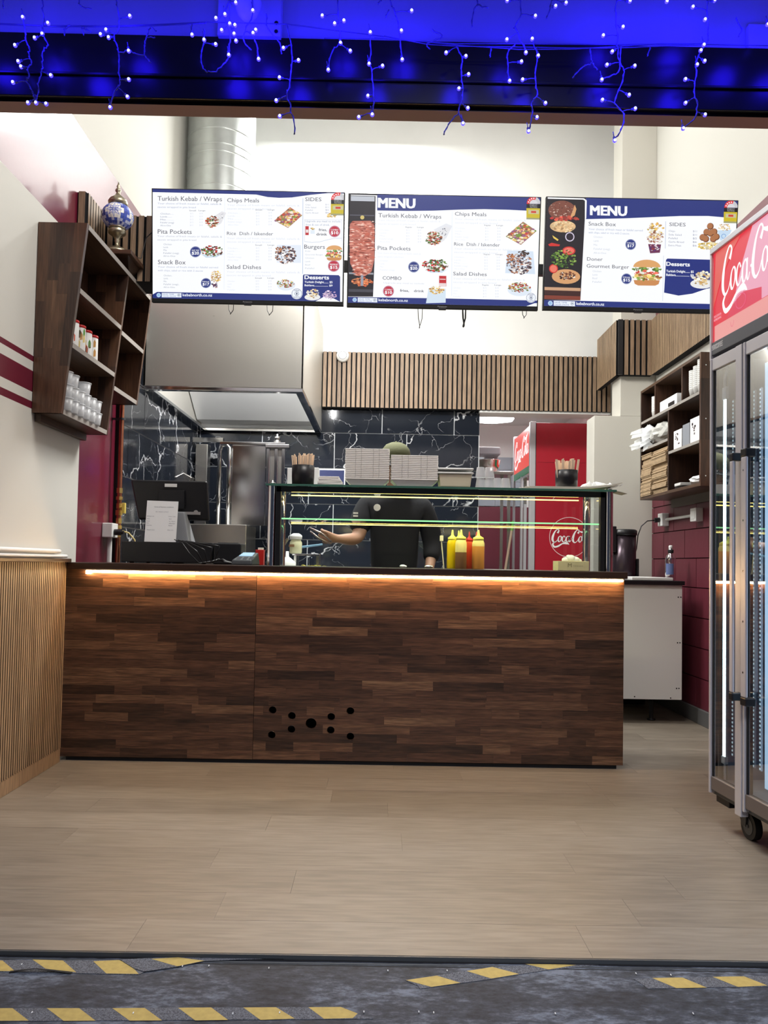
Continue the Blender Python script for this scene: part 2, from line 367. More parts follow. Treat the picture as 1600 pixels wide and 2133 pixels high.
def link_mesh(name, me, parent, loc, sc_=(1, 1, 1), rot=(0, 0, 0)):
    o = bpy.data.objects.new(name, me); COL.objects.link(o); o.parent = parent
    o.location = Vector(loc) - Vector(WORLD.get(parent.name, (0, 0, 0))); o.scale = sc_; o.rotation_euler = rot
    return o
UNIT = None
def unit_box():
    global UNIT
    if UNIT is None:
        me = bpy.data.meshes.new('piece'); b = MB().box(0, 1, 0, 1, 0, 1); me.from_pydata([tuple(p) for p in b.v], [], b.f); me.update(); UNIT = me
    return UNIT
UB = {}
def piece(name, mt, parent, x0, x1, y0, y1, z0, z1):
    """a board, tile or slat: real-size geometry, own object"""
    dx, dy, dz = abs(x1 - x0), abs(y1 - y0), abs(z1 - z0)
    key = (mt.name, round(dx, 4), round(dy, 4), round(dz, 4))
    if key not in UB:
        me = bpy.data.meshes.new('piece'); b = MB().box(0, dx, 0, dy, 0, dz); me.from_pydata([tuple(p) for p in b.v], [], b.f); me.update(); me.materials.append(mt); UB[key] = me
    return link_mesh(name, UB[key], parent, (min(x0, x1), min(y0, y1), min(z0, z1)))

def slat_piece(name, mt, parent, x0, x1, y0, y1, z0, z1, axis, sgn):
    dx, dy, dz = abs(x1 - x0), abs(y1 - y0), abs(z1 - z0)
    key = ('s', mt.name, round(dx, 4), round(dy, 4), round(dz, 4), axis, sgn)
    if key not in UB:
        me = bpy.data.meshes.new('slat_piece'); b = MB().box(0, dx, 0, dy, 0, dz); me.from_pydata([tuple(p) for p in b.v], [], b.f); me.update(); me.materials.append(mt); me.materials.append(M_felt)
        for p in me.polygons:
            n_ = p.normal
            p.material_index = 0 if ((axis == 0 and n_.y < -.5) or (axis == 1 and n_.x * sgn > .5)) else 1  # black sides: dark core edges, with the shade between slats put into colour
        UB[key] = me
    return link_mesh(name, UB[key], parent, (min(x0, x1), min(y0, y1), min(z0, z1)))
TXT = {}
def text_geo(s, bold=0.0):
    k = (s, bold)
    if k in TXT: return TXT[k]
    cu = bpy.data.curves.new('t', 'FONT'); cu.body = s; cu.size = 1; cu.resolution_u = 2; cu.offset = bold
    o = bpy.data.objects.new('t', cu); COL.objects.link(o)
    dg = bpy.context.evaluated_depsgraph_get(); dg.update()
    me = bpy.data.meshes.new_from_object(o.evaluated_get(dg))
    vs = [tuple(v.co) for v in me.vertices]; fs = [tuple(p.vertices) for p in me.polygons]
    bpy.data.objects.remove(o); bpy.data.curves.remove(cu); bpy.data.meshes.remove(me)
    TXT[k] = (vs, fs)
    return TXT[k]
def put_text(mb, s, x0, y0, x1, y1, fn, layer, col, bold=0.0):
    """letters of s fitted in the box (x0,y0 upper left) - (x1,y1 lower right baseline); fn(x,y,layer) gives the point"""
    vs, fs = text_geo(s, 0.0)
    if not vs: return
    ax = min(v[0] for v in vs); bx = max(v[0] for v in vs); by = max(v[1] for v in vs)
    mb.col = col
    e = abs(y1 - y0) * bold * 1.6
    for k, (dx, dy) in enumerate([(0, 0)] if not bold else [(-1, 0), (1, 0)] if bold < .015 else [(-1, -.5), (1, -.5), (-1, .5), (1, .5), (0, 0)]):
        mb.add([fn(x0 + (v[0] - ax) / (bx - ax) * (x1 - x0) + dx * e, y1 + (y0 - y1) * v[1] / by + dy * e * (1 if y1 > y0 else -1), layer + k * .02) for v in vs], fs)

random.seed(7)
XL, XR, YB = -1.6, 2.17, 6.7
YC = 3.93                      # counter front
# ================================================================== SETTING
fl = MB(); fl.box(-1.7, 2.3, 2.043, 9.6, -.12, -.003)
floor = struct('floor', fl, M_blackm)
rnd = random.Random(3); y = 2.043; row = 0
while y < 6.7:
    x = -1.6 - rnd.random() * 1.1
    while x < 2.17:
        x1 = x + 1.22
        a, b = max(x, -1.6), min(x1, 2.17)
        if b - a > .02: piece('plank', M_plank, floor, a, b - .0006, y, min(y + .1820, YB), -.003, rnd.uniform(-.0001, .0002))
        x = x1
    y += .1825; row += 1
MB_ = MB().box(XL, XR, 6.7, 9.5, -.003, 0.0)
struct('back_room_floor', MB_, M_plank)
g = MB().box(-3.5, 3.5, -3.0, 2.03, -.14, -.012)
struct('pavement', g, M_ground)
t = MB().box(-2.2, 2.6, 2.018, 2.0225, -.10, -.0112)
t.idx = 1; t.box(-2.2, 2.6, 2.008, 2.0118, -.1, -.0116).box(-2.2, 2.6, 2.030, 2.034, -.1, -.010)
t.idx = 0; t.box(-2.2, 2.6, 2.034, 2.0385, -.1, .0005); t.idx = 1; t.box(-2.2, 2.6, 2.0385, 2.043, -.1, -.006)
struct('trim_1', t, [M_dgrey, M_blackm])

# left wall: one surface painted in fields
zst = [atX(0, p, XL).z for p in (822, 805, 783, 735, 713, 700)]
wl = MB(); mats_l = [M_cream, M_maroon]
def lw(y0, y1, z0, z1, idx): wl.idx = idx; wl.quad((XL, y0, z0), (XL, y1, z0), (XL, y1, z1), (XL, y0, z1))
YM0 = atX(163, 1000, XL).y; YM1 = atX(240, 1000, XL).y
zb = [-.1] + zst + [2.66, 3.27, 5.2]; cols = [0, 1, 0, 1, 0, 1, 0, 1, 0]
for i in range(9): lw(2.0, YM0, zb[i], zb[i + 1], cols[i])
lw(YM0, YB, -.1, 3.27, 1); lw(YM0, YB, 3.27, 5.2, 0)
wl.idx = 0; wl.box(XL - .12, XL - .001, 2.0, YB + .1, -.1, 5.2)
wall_left = struct('wall_left', wl, mats_l)
# right wall with painted blocks below
wr = MB(); wr.box(XR, XR + .12, 2.0, YB + .1, -.1, 5.2); wr.idx = 1; wr.quad((XR - .001, 2.0, 2.7), (XR - .001, 6.1, 2.7), (XR - .001, 6.1, 3.15), (XR - .001, 2.0, 3.15))
wr.idx = 2; wr.box(XR - .012, XR, 2.0, 6.05, 0, 1.62)
wall_right = struct('wall_right', wr, [M_cream, M_maroon, mat('block_joint', (.05, .01, .016), .8)])
rnd = random.Random(5)
for r_ in range(8):
    z0 = .10 + r_ * .2; y0 = 3.2 - (.2 if r_ % 2 else 0)
    z1 = min(z0 + .193, 1.615)
    while y0 < 6.04:
        piece('block', M_maroon_d, wall_right, XR - .024, XR - .010, max(y0, 3.0), min(y0 + .393, 6.045), z0, z1); y0 += .4
struct('baseboard_right', MB().box(XR - .045, XR - .024, 3.0, 6.05, 0, .10), mat('grey_skirting', (.11, .11, .11), .5), bevel=.003)
# partition at the right of the passage
PY = 6.05
xa = atY(1237, 1000, PY).x; xb = atY(1296, 720, PY - .06).x + .008; zs = atY(1260, 866, PY).z
pt = MB().box(xa, XR, PY, PY + .22, 0, zs).box(xb, XR, PY, PY + .22, zs, 5.2)
struct('wall_partition', pt, mat('cream_paint_warm', (.60, .58, .52), .75), bevel=.003)
# back wall: opening between tiled part and partition
XO = atY(998, 950, YB).x; ZO = atY(1100, 856, YB).z
wb = MB().box(XL, XO, YB, YB + .12, 0, 5.2).box(XO, XR, YB, YB + .12, ZO, 5.2)
wb.box(2.0, XR, YB, YB + .12, 0, ZO)
struct('wall_back', wb, M_white)
struct('trim_2', MB().box(atY(1290, 330, YB).x - .02, atY(1290, 330, YB).x + .03, YB - .03, YB, 2.9, 5.2).box(XL, XL + .04, YB - .04, YB, 3.27, 5.2), M_white)
struct('trim_3', MB().box(XO - .01, 1.98, YB - .075, YB + .13, ZO - .035, ZO - .001), M_white)
struct('ceiling', MB().box(-1.75, 2.3, 2.0, 6.85, 5.2, 5.3), M_white)
# back room
br = MB().box(XL, 2.3, 9.4, 9.5, 0, 2.75).box(2.2, 2.3, YB + .13, 9.4, 0, 2.75).box(XL - .1, XL, YB + .13, 9.4, 0, 2.75)
struct('wall_back_room', br, M_white)
struct('ceiling_back_room', MB().box(XL - .1, 2.3, YB + .12, 9.5, 2.75, 2.85), M_white)
struct('wall_back_room_dado', MB().box(.3, 2.2, 9.37, 9.4, 0, 1.74), M_maroon_d)

# tiled back wall and tiled part of the left wall
TW, TH = .63, .313
zt0 = atY(850, 905, YB).z; zrows = [zt0 + TH * k for k in range(-7, 2)]
gb = MB().box(XL, XO, YB - .010, YB - .004, zrows[0], ZO + .02)
tb = struct('tile_wall_back', gb, M_grout)
xj = [atY(848, 875, YB).x, atY(795, 940, YB).x]
for i, z0 in enumerate(zrows):
    z1 = min(z0 + TH, ZO + .3); j = xj[(len(zrows) - i) % 2 == 0]
    j = xj[0] if i == len(zrows) - 1 else xj[(len(zrows) - i + 1) % 2 if False else ((len(zrows) - 1 - i) % 2)]
    x = j - 6 * TW
    while x < XO:
        a, b = max(x, XL + .02), min(x + TW, XO)
        if b - a > .02: piece('tile', M_marble, tb, a + .0035, b - .0035, YB - .018, YB - .008, z0 + .0035, z1 - .0035)
        x += TW
YT0 = YM1 + .02
gl = MB().box(XL + .001, XL + .008, YT0, YB - .02, zrows[0], 2.75)
tl = struct('tile_wall_left', gl, M_grout)
for i, z0 in enumerate(zrows):
    z1 = min(z0 + TH, 2.75); y = YB - .02 - (TW if i % 2 else TW / 2) - 6 * TW
    while y < YB - .02:
        a, b = max(y, YT0), min(y + TW, YB - .02)
        if b - a > .02: piece('tile', M_marble, tl, XL + .006, XL + .018, a + .0035, b - .0035, z0 + .0035, z1 - .0035)
        y += TW
struct('trim_4', MB().box(XL, XL + .03, YM1 - .02, YM1 + .018, 0, 2.4), M_blackm)

# shopfront header with step, soffit and blue-lit wall above
zh = atY(800, 228, 2.0).z; zst_ = atY(800, 172, 1.985).z; zt = atY(800, 84, 2.0).z
struct('header_beam', MB().box(-3, 3, 2.0, 2.052, zh, zt), [M_header, M_headerb])
hb = bpy.data.objects['header_beam']
for p in hb.data.polygons:
    if p.normal.z < -.9: p.material_index = 1
struct('header_fascia', MB().box(-3, 3, 1.984, 2.0, zh + .008, zst_).box(-3, 3, 1.978, 2.0, zst_, zst_ + .008), M_header, bevel=.002)
struct('wall_front', MB().box(-3, 3, 2.02, 2.14, zt, 5.3), M_stucco)
struct('wall_front_side', MB().box(-3, XL - .12, 2.0, 2.14, -.1, zt).box(XR + .12, 3, 2.0, 2.14, -.1, zt), M_stucco)
pl = atY(1560, 48, 2.0); pl2 = atY(1600, 100, 2.0)
tag(MB().box(pl.x, pl.x + .09, 2.0, 2.02, pl2.z, pl.z).build('cover_plate', M_stucco, bevel=.003), 'square flat cover plate on the blue-lit wall at far right', 'plate')

# ================================================================== SLATTED PANELS
def slats(root, mt, axis, a0, a1, pitch, width, z0, z1, face, depth, sgn, name='slat', fdir=0):
    """slats along X (axis 0, facing -Y) or along Y (axis 1, facing sgn X)"""
    n = int(round((a1 - a0) / pitch)); p = (a1 - a0) / n
    for k in range(n):
        s0 = a0 + k * p + (p - width) / 2
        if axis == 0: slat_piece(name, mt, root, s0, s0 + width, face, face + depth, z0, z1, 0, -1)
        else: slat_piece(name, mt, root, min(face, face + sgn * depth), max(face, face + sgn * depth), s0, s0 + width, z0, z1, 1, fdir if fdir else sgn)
# left wainscot
wn = thing('wainscot_panel', 'oak slat wainscot on the left wall running up to the counter', 'panelling', (XL, 3.0, 0))
MB().box(XL, XL + .012, 2.05, YC - .03, .07, 1.0).build('backing', M_felt, wn)
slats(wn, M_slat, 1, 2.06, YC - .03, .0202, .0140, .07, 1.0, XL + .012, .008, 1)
struct('baseboard_left', MB().box(XL, XL + .018, 2.05, YC - .03, 0, .07), M_slat, bevel=.002)
MB().box(XL, XL + .045, 2.05, YC - .03, 1.0, 1.018).build('cap_rail', M_darkwood_y, wn, bevel=.003)
tr = MB().cyl((XL + .018, 2.1, 1.052), (XL + .018, YC - .12, 1.052), .011).cyl((XL + .016, 2.1, 1.029), (XL + .016, YC - .03, 1.029), .009)
tag(tr.build('white_conduit', M_whitep), 'white double conduit running along the left wall above the wainscot', 'conduit')
# back bulkhead slats
zb0, zb1 = atY(900, 851, 6.6).z, atY(900, 736, 6.6).z; xs0, xs1 = atY(631, 806, 5.05).x + .004, atY(1274, 800, 6.6).x
bk = thing('slat_bulkhead', 'long walnut slat band over the tiled wall and doorway', 'panelling', ((xs0 + xs1) / 2, 6.6, zb0))
MB().box(xs0, xs1, 6.62, 6.685, zb0, zb1).build('backing', M_felt, bk)
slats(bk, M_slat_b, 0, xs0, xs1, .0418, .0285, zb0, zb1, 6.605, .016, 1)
# right box slats
BY = PY - .06; q0 = atY(1296, 720, BY).x; q1 = atY(1367, 720, BY).x; rz0, rz1 = atY(1330, 781, BY).z, atY(1330, 666, BY).z
XS = XR - .05
rb = thing('slat_corner_box', 'walnut slat box around the top of the cream column', 'panelling', (q0, BY, rz0))
MB().box(q0 - .03, XS, BY + .015, BY + .055, rz0, rz1).box(q0 - .03, q0 + .0, BY + .015, 6.55, rz0, rz1).build('backing', M_felt, rb)
MB().box(q0 - .03, q0 + .006, BY - .004, BY + .016, rz0 + .0, rz1).build('corner_trim', M_black, rb)
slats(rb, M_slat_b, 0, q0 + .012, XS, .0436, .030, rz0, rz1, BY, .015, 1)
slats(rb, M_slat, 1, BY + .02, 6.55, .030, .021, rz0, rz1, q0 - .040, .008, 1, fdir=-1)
rw = thing('slat_wall_band', 'pale slat band along the right wall above the shelf', 'panelling', (XR, 4.5, rz0))
MB().box(XR - .05, XR - .002, 3.3, BY, rz0, rz1).build('backing', M_felt, rw)
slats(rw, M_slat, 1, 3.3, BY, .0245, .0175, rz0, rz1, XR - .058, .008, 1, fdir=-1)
# left box slats with two faces
LY0, LY1 = 3.93, 4.2
lz0, lz1 = atY(250, 585, LY1).z, atY(160, 398, LY0).z
xe = atY(178, 430, LY0).x
lb = thing('slat_ledge_box', 'walnut slat box on the left wall behind the shelf', 'panelling', (XL, LY0, lz0))
MB().box(XL, xe, LY0 + .012, LY1, lz0, lz1).box(XL, -1.2, LY1 + .012, LY1 + .2, lz0, lz1).build('backing', M_felt, lb)
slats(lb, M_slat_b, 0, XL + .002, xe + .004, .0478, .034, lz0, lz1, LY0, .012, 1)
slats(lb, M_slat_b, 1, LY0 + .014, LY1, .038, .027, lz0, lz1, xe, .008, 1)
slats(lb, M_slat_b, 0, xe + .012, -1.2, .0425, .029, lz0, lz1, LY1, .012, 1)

# ================================================================== COUNTER
cx0, cx1 = XL + .002, atY(1299, 1400, YC).x
CT = 1.0
ct = thing('service_counter', 'dark acacia block service counter with warm light strip under its top', 'counter', ((cx0 + cx1) / 2, YC + .3, 0))
# staves in a core panel behind
MB().box(cx0, cx1, YC + .02, YC + .04, .012, CT - .035).box(cx1 - .02, cx1, YC + .02, YC + .56, .012, CT - .035).build('carcass', M_darkwood, ct)
MB().box(cx0 + .03, cx1 - .03, YC + .01, YC + .5, 0, .020).build('plinth', M_blackm, ct)
xjn = atY(530, 1400, YC).x
holes = [(568, 1479, 7.6), (608, 1491, 7.6), (648, 1507, 11), (690, 1493, 7.6), (730, 1481, 7.6), (566, 1531, 7.6), (607, 1519, 7.6), (689, 1521, 7.6), (730, 1534, 7.6)]
hw = [(atY(a, b, YC), r * YC / F) for a, b, r in holes]
rnd = random.Random(11); nrow = 21; hgt = (CT - .035 - .020) / nrow
for (p0, p1) in ((cx0, xjn), (xjn + .002, cx1)):
    for r_ in range(nrow):
        z0 = .020 + r_ * hgt; x = p0 - rnd.random() * .3
        while x < p1:
            ln = rnd.choice((.14, .22, .3, .36, .44, .52, .34))
            if p1 - x - ln < .12: ln = p1 - x
            a, b = max(x, p0), min(x + ln, p1)
            if b - a > .004:
                pr = rnd.uniform(0, .0006)
                seam = .0012 if (r_ == 6 and p0 > cx0 and a > -.1) else .0003
                cuts = [(c, rr) for c, rr in hw if a < c.x + rr and b > c.x - rr and z0 < c.z + rr and z0 + hgt > c.z - rr]
                if not cuts:
                    piece('stave', M_stave, ct, a, b - .0003, YC - pr, YC + .02, z0 + seam, z0 + hgt - .0002)
                else:     # the round vents really go through
                    m = MB().box(a, b - .0003, YC - pr, YC + .02, z0 + seam, z0 + hgt - .0002); o = m.build('stave', M_stave, ct)
                    for c, rr in cuts:
                        if 'cutter%d' % int(c.x * 1000 + c.z * 77) not in bpy.data.meshes:
                            cm = MB(); cm.cyl((c.x, YC - .05, c.z), (c.x, YC + .07, c.z), rr, n=24)
                            co = cm.build('cutter', M_blackm, ct); co.data.name = 'cutter%d' % int(c.x * 1000 + c.z * 77); co.name = 'cutter%d' % int(c.x * 1000 + c.z * 77)
                        md = o.modifiers.new('hole', 'BOOLEAN'); md.object = bpy.data.objects['cutter%d' % int(c.x * 1000 + c.z * 77)]; md.operation = 'DIFFERENCE'; md.solver = 'EXACT'
            x = b + 0 if x + ln <= p1 else p1 + 1
cut_objs = [o for o in bpy.data.objects if o.name.startswith('cutter')]
cc = [o for o in bpy.data.objects if o.name.startswith('carcass')][0]
for co in cut_objs:
    md = cc.modifiers.new('hole', 'BOOLEAN'); md.object = co; md.solver = 'EXACT'
dg = bpy.context.evaluated_depsgraph_get(); dg.update()
for o in [o for o in bpy.data.objects if o.type == 'MESH' and any(m.type == 'BOOLEAN' for m in o.modifiers)]:
    me = bpy.data.meshes.new_from_object(o.evaluated_get(dg)); o.modifiers.clear(); o.data = me
for co in cut_objs: bpy.data.objects.remove(co)
MB().box(xjn - .28 + .0, cx0 + 1.75, YC + .12, YC + .13, .02, .5).build('inner_screen', M_blackm, ct)
for c, rr in hw:
    m = MB(); m.m = Matrix.Translation((c.x, YC + .001, c.z)) @ Matrix.Rotation(pi / 2, 4, 'X')
    m.ring([(rr, .022 - .02), (rr, -.02)], 28, cap=False); m.ring([(rr, .002), (rr + .0012, .002), (rr + .0012, -.002)], 28, cap=False)
    m.build('vent_rim', M_darkwood, ct)
MB().box(cx0, cx1 + .008, YC - .035, YC + .57, CT - .035, CT).build('worktop', M_darkwood, ct, bevel=.004)
l0 = atY(183, 1190, YC).x
lst = MB().box(l0, cx1 - .012, YC - .028, YC - .014, CT - .050, CT - .038).box(l0 - .004, l0 + .02, YC - .02, YC - .003, CT - .058, CT - .040)
lst.build('light_strip', M_ledw, ct, bevel=.003)
MB().box(l0 - .008, cx1 - .006, YC - .030, YC - .003, CT - .0385, CT - .0351).build('strip_channel', M_alu, ct)

# ================================================================== LEFT SHELF (leans out at the top)
SY0, SY1 = atX(72, 660, XL).y, 4.50
SYd = 4.08
zT = atY(120, 463, SY0).z
zB = atY(100, 860, SY0).z; zBr = 1.925
dT = atY(182, 465, SY0).x - XL; dB = atY(127, 862, SY0).x - XL
def fx(z): return XL + dB + (dT - dB) * (z - zB) / (zT - zB)      # front edge of the shelf unit at height z
sh = thing('wall_shelf', 'dark acacia wall shelf leaning from the left wall beside the counter', 'shelf', (XL, SY0, zB))
def sidep(y0, y1, z0, z1, nm, inset=0):
    # upright board built of staves
    n = 4; rr = random.Random(int(y0 * 100))
    for k in range(n):
        zc = z0
        while zc < z1 - .01:
            ln = rr.uniform(.14, .42); ze = min(zc + ln, z1)
            if z1 - ze < .06: ze = z1
            u0, u1 = k / n, (k + 1) / n
            def X(u, z): return XL + .003 + (fx(z) - inset - XL - .003) * u
            m = MB(); m.hexa([(X(u0, zc), y0, zc), (X(u1, zc), y0, zc), (X(u1, zc), y1, zc), (X(u0, zc), y1, zc)], [(X(u0, ze), y0, ze), (X(u1, ze), y0, ze), (X(u1, ze), y1, ze), (X(u0, ze), y1, ze)])
            m.build('stave', M_stave_z, nmroot)
            zc = ze
for nm, y0, y1, z0 in (('side_panel', SY0, SY0 + .022, zB), ('divider', SYd, SYd + .02, zB), ('side_panel', SY1 - .022, SY1, zBr)):
    m = MB(); f = [(XL + .003, y0 + .002, z0), (fx(z0) - .001, y0 + .002, z0), (fx(z0) - .001, y1 - .002, z0), (XL + .003, y1 - .002, z0)]; tt = [(XL + .003, y0 + .002, zT), (fx(zT) - .001, y0 + .002, zT), (fx(zT) - .001, y1 - .002, zT), (XL + .003, y1 - .002, zT)]
    m.hexa(f, tt); nmroot = m.build(nm, M_stave_z, sh)
    WORLD[nmroot.name] = WORLD[sh.name]
    sidep(y0, y1, z0, zT, nm)
def board(nm, y0, y1, z, th=.022):
    m = MB(); m.hexa([(XL + .003, y0, z), (fx(z), y0, z), (fx(z), y1, z), (XL + .003, y1, z)], [(XL + .003, y0, z + th), (fx(z + th), y0, z + th), (fx(z + th), y1, z + th), (XL + .003, y1, z + th)])
    o = m.build(nm, M_darkwood_y, sh, bevel=.001)
    e = MB(); e.hexa([(fx(z) - .0005, y0, z), (fx(z) + .0012, y0, z), (fx(z) + .0012, y1, z), (fx(z) - .0005, y1, z)], [(fx(z + th) - .0005, y0, z + th), (fx(z + th) + .0012, y0, z + th), (fx(z + th) + .0012, y1, z + th), (fx(z + th) - .0005, y1, z + th)])
    e.build('edge_band', mat('worn_pale_edge', (.36, .33, .30), .5), sh)
board('top_board', SY0 + .022, SY1 - .022, zT - .022)
zs1, zs2, zs3 = 2.245, 1.99, zB
board('shelf_board', SY0 + .022, SYd, zs1); board('shelf_board', SY0 + .022, SYd, zs2); board('shelf_board', SY0 + .022, SYd, zs3)
board('shelf_board', SYd + .02, SY1 - .022, 2.225); board('shelf_board', SYd + .02, SY1 - .022, zBr)
def backp(y0, y1, z0):
    n = 6
    for k in range(n):
        a = y0 + (y1 - y0) * k / n; b = y0 + (y1 - y0) * (k + 1) / n
        piece('back_stave', M_stave_z, sh, XL + .003, XL + .012, a, b - .0004, z0 + .02, zT - .022)
backp(SY0 + .022, SYd, zB); backp(SYd + .02, SY1 - .022, zBr)
MB().box(XL + .004, XL + .03, SY0 + .03, SYd + .0, zB - .035, zB).build('batten', M_darkwood_y, sh)
# small tubs in rows on the bottom shelf, cans on the one above
def tub(name, r=.034, h=.055):
    m = MB(); m.ring([(r * .78, 0), (r * .8, .003), (r, h), (r * .96, h), (r * .76, .004), (0, .004)], 18); return m
tz = zB + .0225
ti = 0; first = None
for c_ in range(6):
    for lv in range(3):
        for ro in range(2):
            if lv == 2 and (c_ in (2,) or (ro == 1 and c_ > 3)): continue
            yy = SY0 + .062 + c_ * .074; xx = XL + .058 + ro * .070 - (.002 * lv)
            if first is None:
                first = thing('sauce_tub', '', 'tub', (xx, yy, tz), group='clear tubs on the bottom shelf', local=True)
                m = tub('a'); m.build('cup', M_clearp, first, local=True)
                m = MB(); m.ring([(.0365, .0552), (.0365, .060), (.030, .0605), (.029, .0575), (0, .0575)], 18); m.build('lid', M_clearp, first, local=True)
                tbx = first
            else: tbx = dup(first, (xx, yy, tz + lv * .0612))
            tbx['label'] = 'clear lidded sauce tub, %s row, %s layer, %s from the shelf\'s near end' % (['wall side', 'front'][ro], ['bottom', 'middle', 'top'][lv], ['first', 'second', 'third', 'fourth', 'fifth', 'sixth'][c_])
for k in range(5):
    yy = SY0 + .07 + k * .083; xx = XL + .115 + (0 if k else .01)
    c_ = thing('drink_can', ['nearest', 'second', 'middle', 'fourth', 'farthest'][k] + ' tall printed tin with red rim in the row on the left wall shelf', 'tin', (xx, yy, zs2 + .0235), group='printed tins on the left shelf')
    z0 = zs2 + .0235; h = .135
    m = MB(); m.ring([(.026, 0), (.0275, .004), (.0275, h - .004), (.026, h)], 20, (xx, yy, z0)); m.build('tin_body', M_whitep, c_)
    m = MB(); m.ring([(.0285, h - .006), (.0285, h + .006), (.026, h + .008), (0, h + .008)], 20, (xx, yy, z0)); m.build('rim', M_redp, c_)
    m = MB(); rr = random.Random(k)
    for j in range(8):
        a = -pi / 2 + rr.uniform(-1.2, 1.3); zz = z0 + rr.uniform(.015, .09); m.col = rr.choice([(.1, .3, .06), (.6, .1, .04), (.5, .25, .06), (.7, .55, .2), (.08, .05, .03)])
        vs = []
        for (da, dz) in ((-.22, 0), (.22, .004), (.26, .03), (0, .042), (-.2, .028)): vs.append((xx + .0281 * math.cos(a + da), yy + .0281 * math.sin(a + da), zz + dz))
        m.quad(*vs)
    m.build('print', M_print, c_)
# packs beyond the shelf's far end, seen above it
# lamp on a little bracket shelf
LX, LY_ = atY(243, 517, 4.05).x, 4.05; lz = atY(243, 519, 3.985).z
bs = thing('bracket_shelf', 'small dark timber bracket shelf under the mosaic lamp', 'shelf', (LX, LY_, lz - .08))
MB().box(LX - .085, LX + .10, LY_ - .067, LY1 - .0005, lz - .024, lz - .001).build('board', M_darkwood, bs, bevel=.002)
MB().hexa([(LX - .03, LY1 - .03, lz - .09), (LX + .03, LY1 - .03, lz - .09), (LX + .03, LY1 - .001, lz - .09), (LX - .03, LY1 - .001, lz - .09)], [(LX - .06, LY_ - .05, lz - .0245), (LX + .08, LY_ - .05, lz - .0245), (LX + .08, LY1 - .001, lz - .0245), (LX - .06, LY1 - .001, lz - .0245)]).build('bracket', M_darkwood, bs, bevel=.002)
lp = thing('mosaic_lamp', 'brass table lamp with blue and white mosaic globe', 'lamp', (LX, LY_, lz))
S = .392 / .40
def lathe(pr, nm, mt, n=28):
    m = MB(); m.ring([(r * S, z * S) for r, z in pr], n, (LX, LY_, lz)); return m.build(nm, mt, lp)
lathe([(.064, 0), (.066, .006), (.058, .018), (.045, .028), (.022, .036), (.012, .045), (.010, .062), (.014, .070), (.012, .078), (.018, .090), (.034, .104), (.046, .112), (.047, .122), (.043, .132), (.040, .140)], 'base', M_brass)
gl_ = MB(); gz, gr, gh = lz + .205 * S, .084 * S, .064 * S
rr = random.Random(4)
nv, nu = 11, 30
def gp(u, v, k=1.0):
    ph = -1.08 + 2.16 * v; return (LX + gr * k * math.cos(ph) * math.cos(u) / 1.0, LY_ + gr * k * math.cos(ph) * math.sin(u), gz + gh * k * math.sin(ph) / math.sin(1.08))
for iv in range(nv):
    for iu in range(nu):
        u0 = 2 * pi * iu / nu; u1 = 2 * pi * (iu + 1) / nu; v0 = iv / nv; v1 = (iv + 1) / nv
        c = rr.choice([(.05, .09, .45), (.20, .25, .62), (.55, .58, .78), (.03, .05, .32)])
        uc = (u0 + u1) / 2; vc = (v0 + v1) / 2
        for st in range(4):          # pale star grounds with blue star inside
            d = math.atan2(math.sin(uc - (-pi / 2 + .1 + st * pi / 2)), math.cos(uc - (-pi / 2 + .1 + st * pi / 2)))
            ry = (vc - .55) * 2.0; rad = math.hypot(d, ry)
            if rad < .58: c = (.82, .80, .76)
        gl_.col = c; gl_.smooth = False
        e = .035 * (u1 - u0); gl_.add([gp(u0 + e, v0), gp(u1 - e, v0), gp(u1 - e, v1), gp(u0 + e, v1)], [(0, 1, 2, 3)])
for st in range(4):
    for k in range(8):
        a = k * pi / 4; uc = -pi / 2 + .1 + st * pi / 2
        def sp(rad, an): return gp(uc + rad * math.cos(an), .55 + rad * math.sin(an) / 2.0, 1.012)
        gl_.col = (.025, .07, .50) if k % 2 else (.06, .16, .62)
        gl_.add([sp(.03, a), sp(.27, a - .33), sp(.52, a), sp(.27, a + .33)], [(0, 1, 2, 3)])
gl_.build('globe', M_print, lp)
lathe([(.040, .262), (.044, .266), (.050, .272), (.052, .286), (.046, .298), (.030, .312), (.018, .322), (.013, .330), (.010, .338), (.016, .347), (.014, .356), (.007, .364), (.010, .372), (.006, .382), (.0015, .398)], 'dome', M_brass)
lathe([(.044, .134), (.045, .142), (.042, .150)], 'collar', M_brass)
pc = MB(); pc.tube([(LX + .05, LY_ + .06, lz + .01), (LX + .10, LY_ + .1, lz + .02), (LX + .12, LY_ + .115, lz + .14), (LX + .155, LY_ + .12, lz + .18), (LX + .2, LY_ + .12, lz + .2)], .0028)
pc.build('lamp_cable', M_black, lp)
m = MB(); m.m = Matrix.Translation((LX + .205, LY_ + .115, lz + .21)) @ Matrix.Rotation(R(-35), 4, 'Y'); m.box(-.035, .035, -.012, .012, -.014, .014); m.build('inline_switch', M_dgrey, lp, bevel=.003)

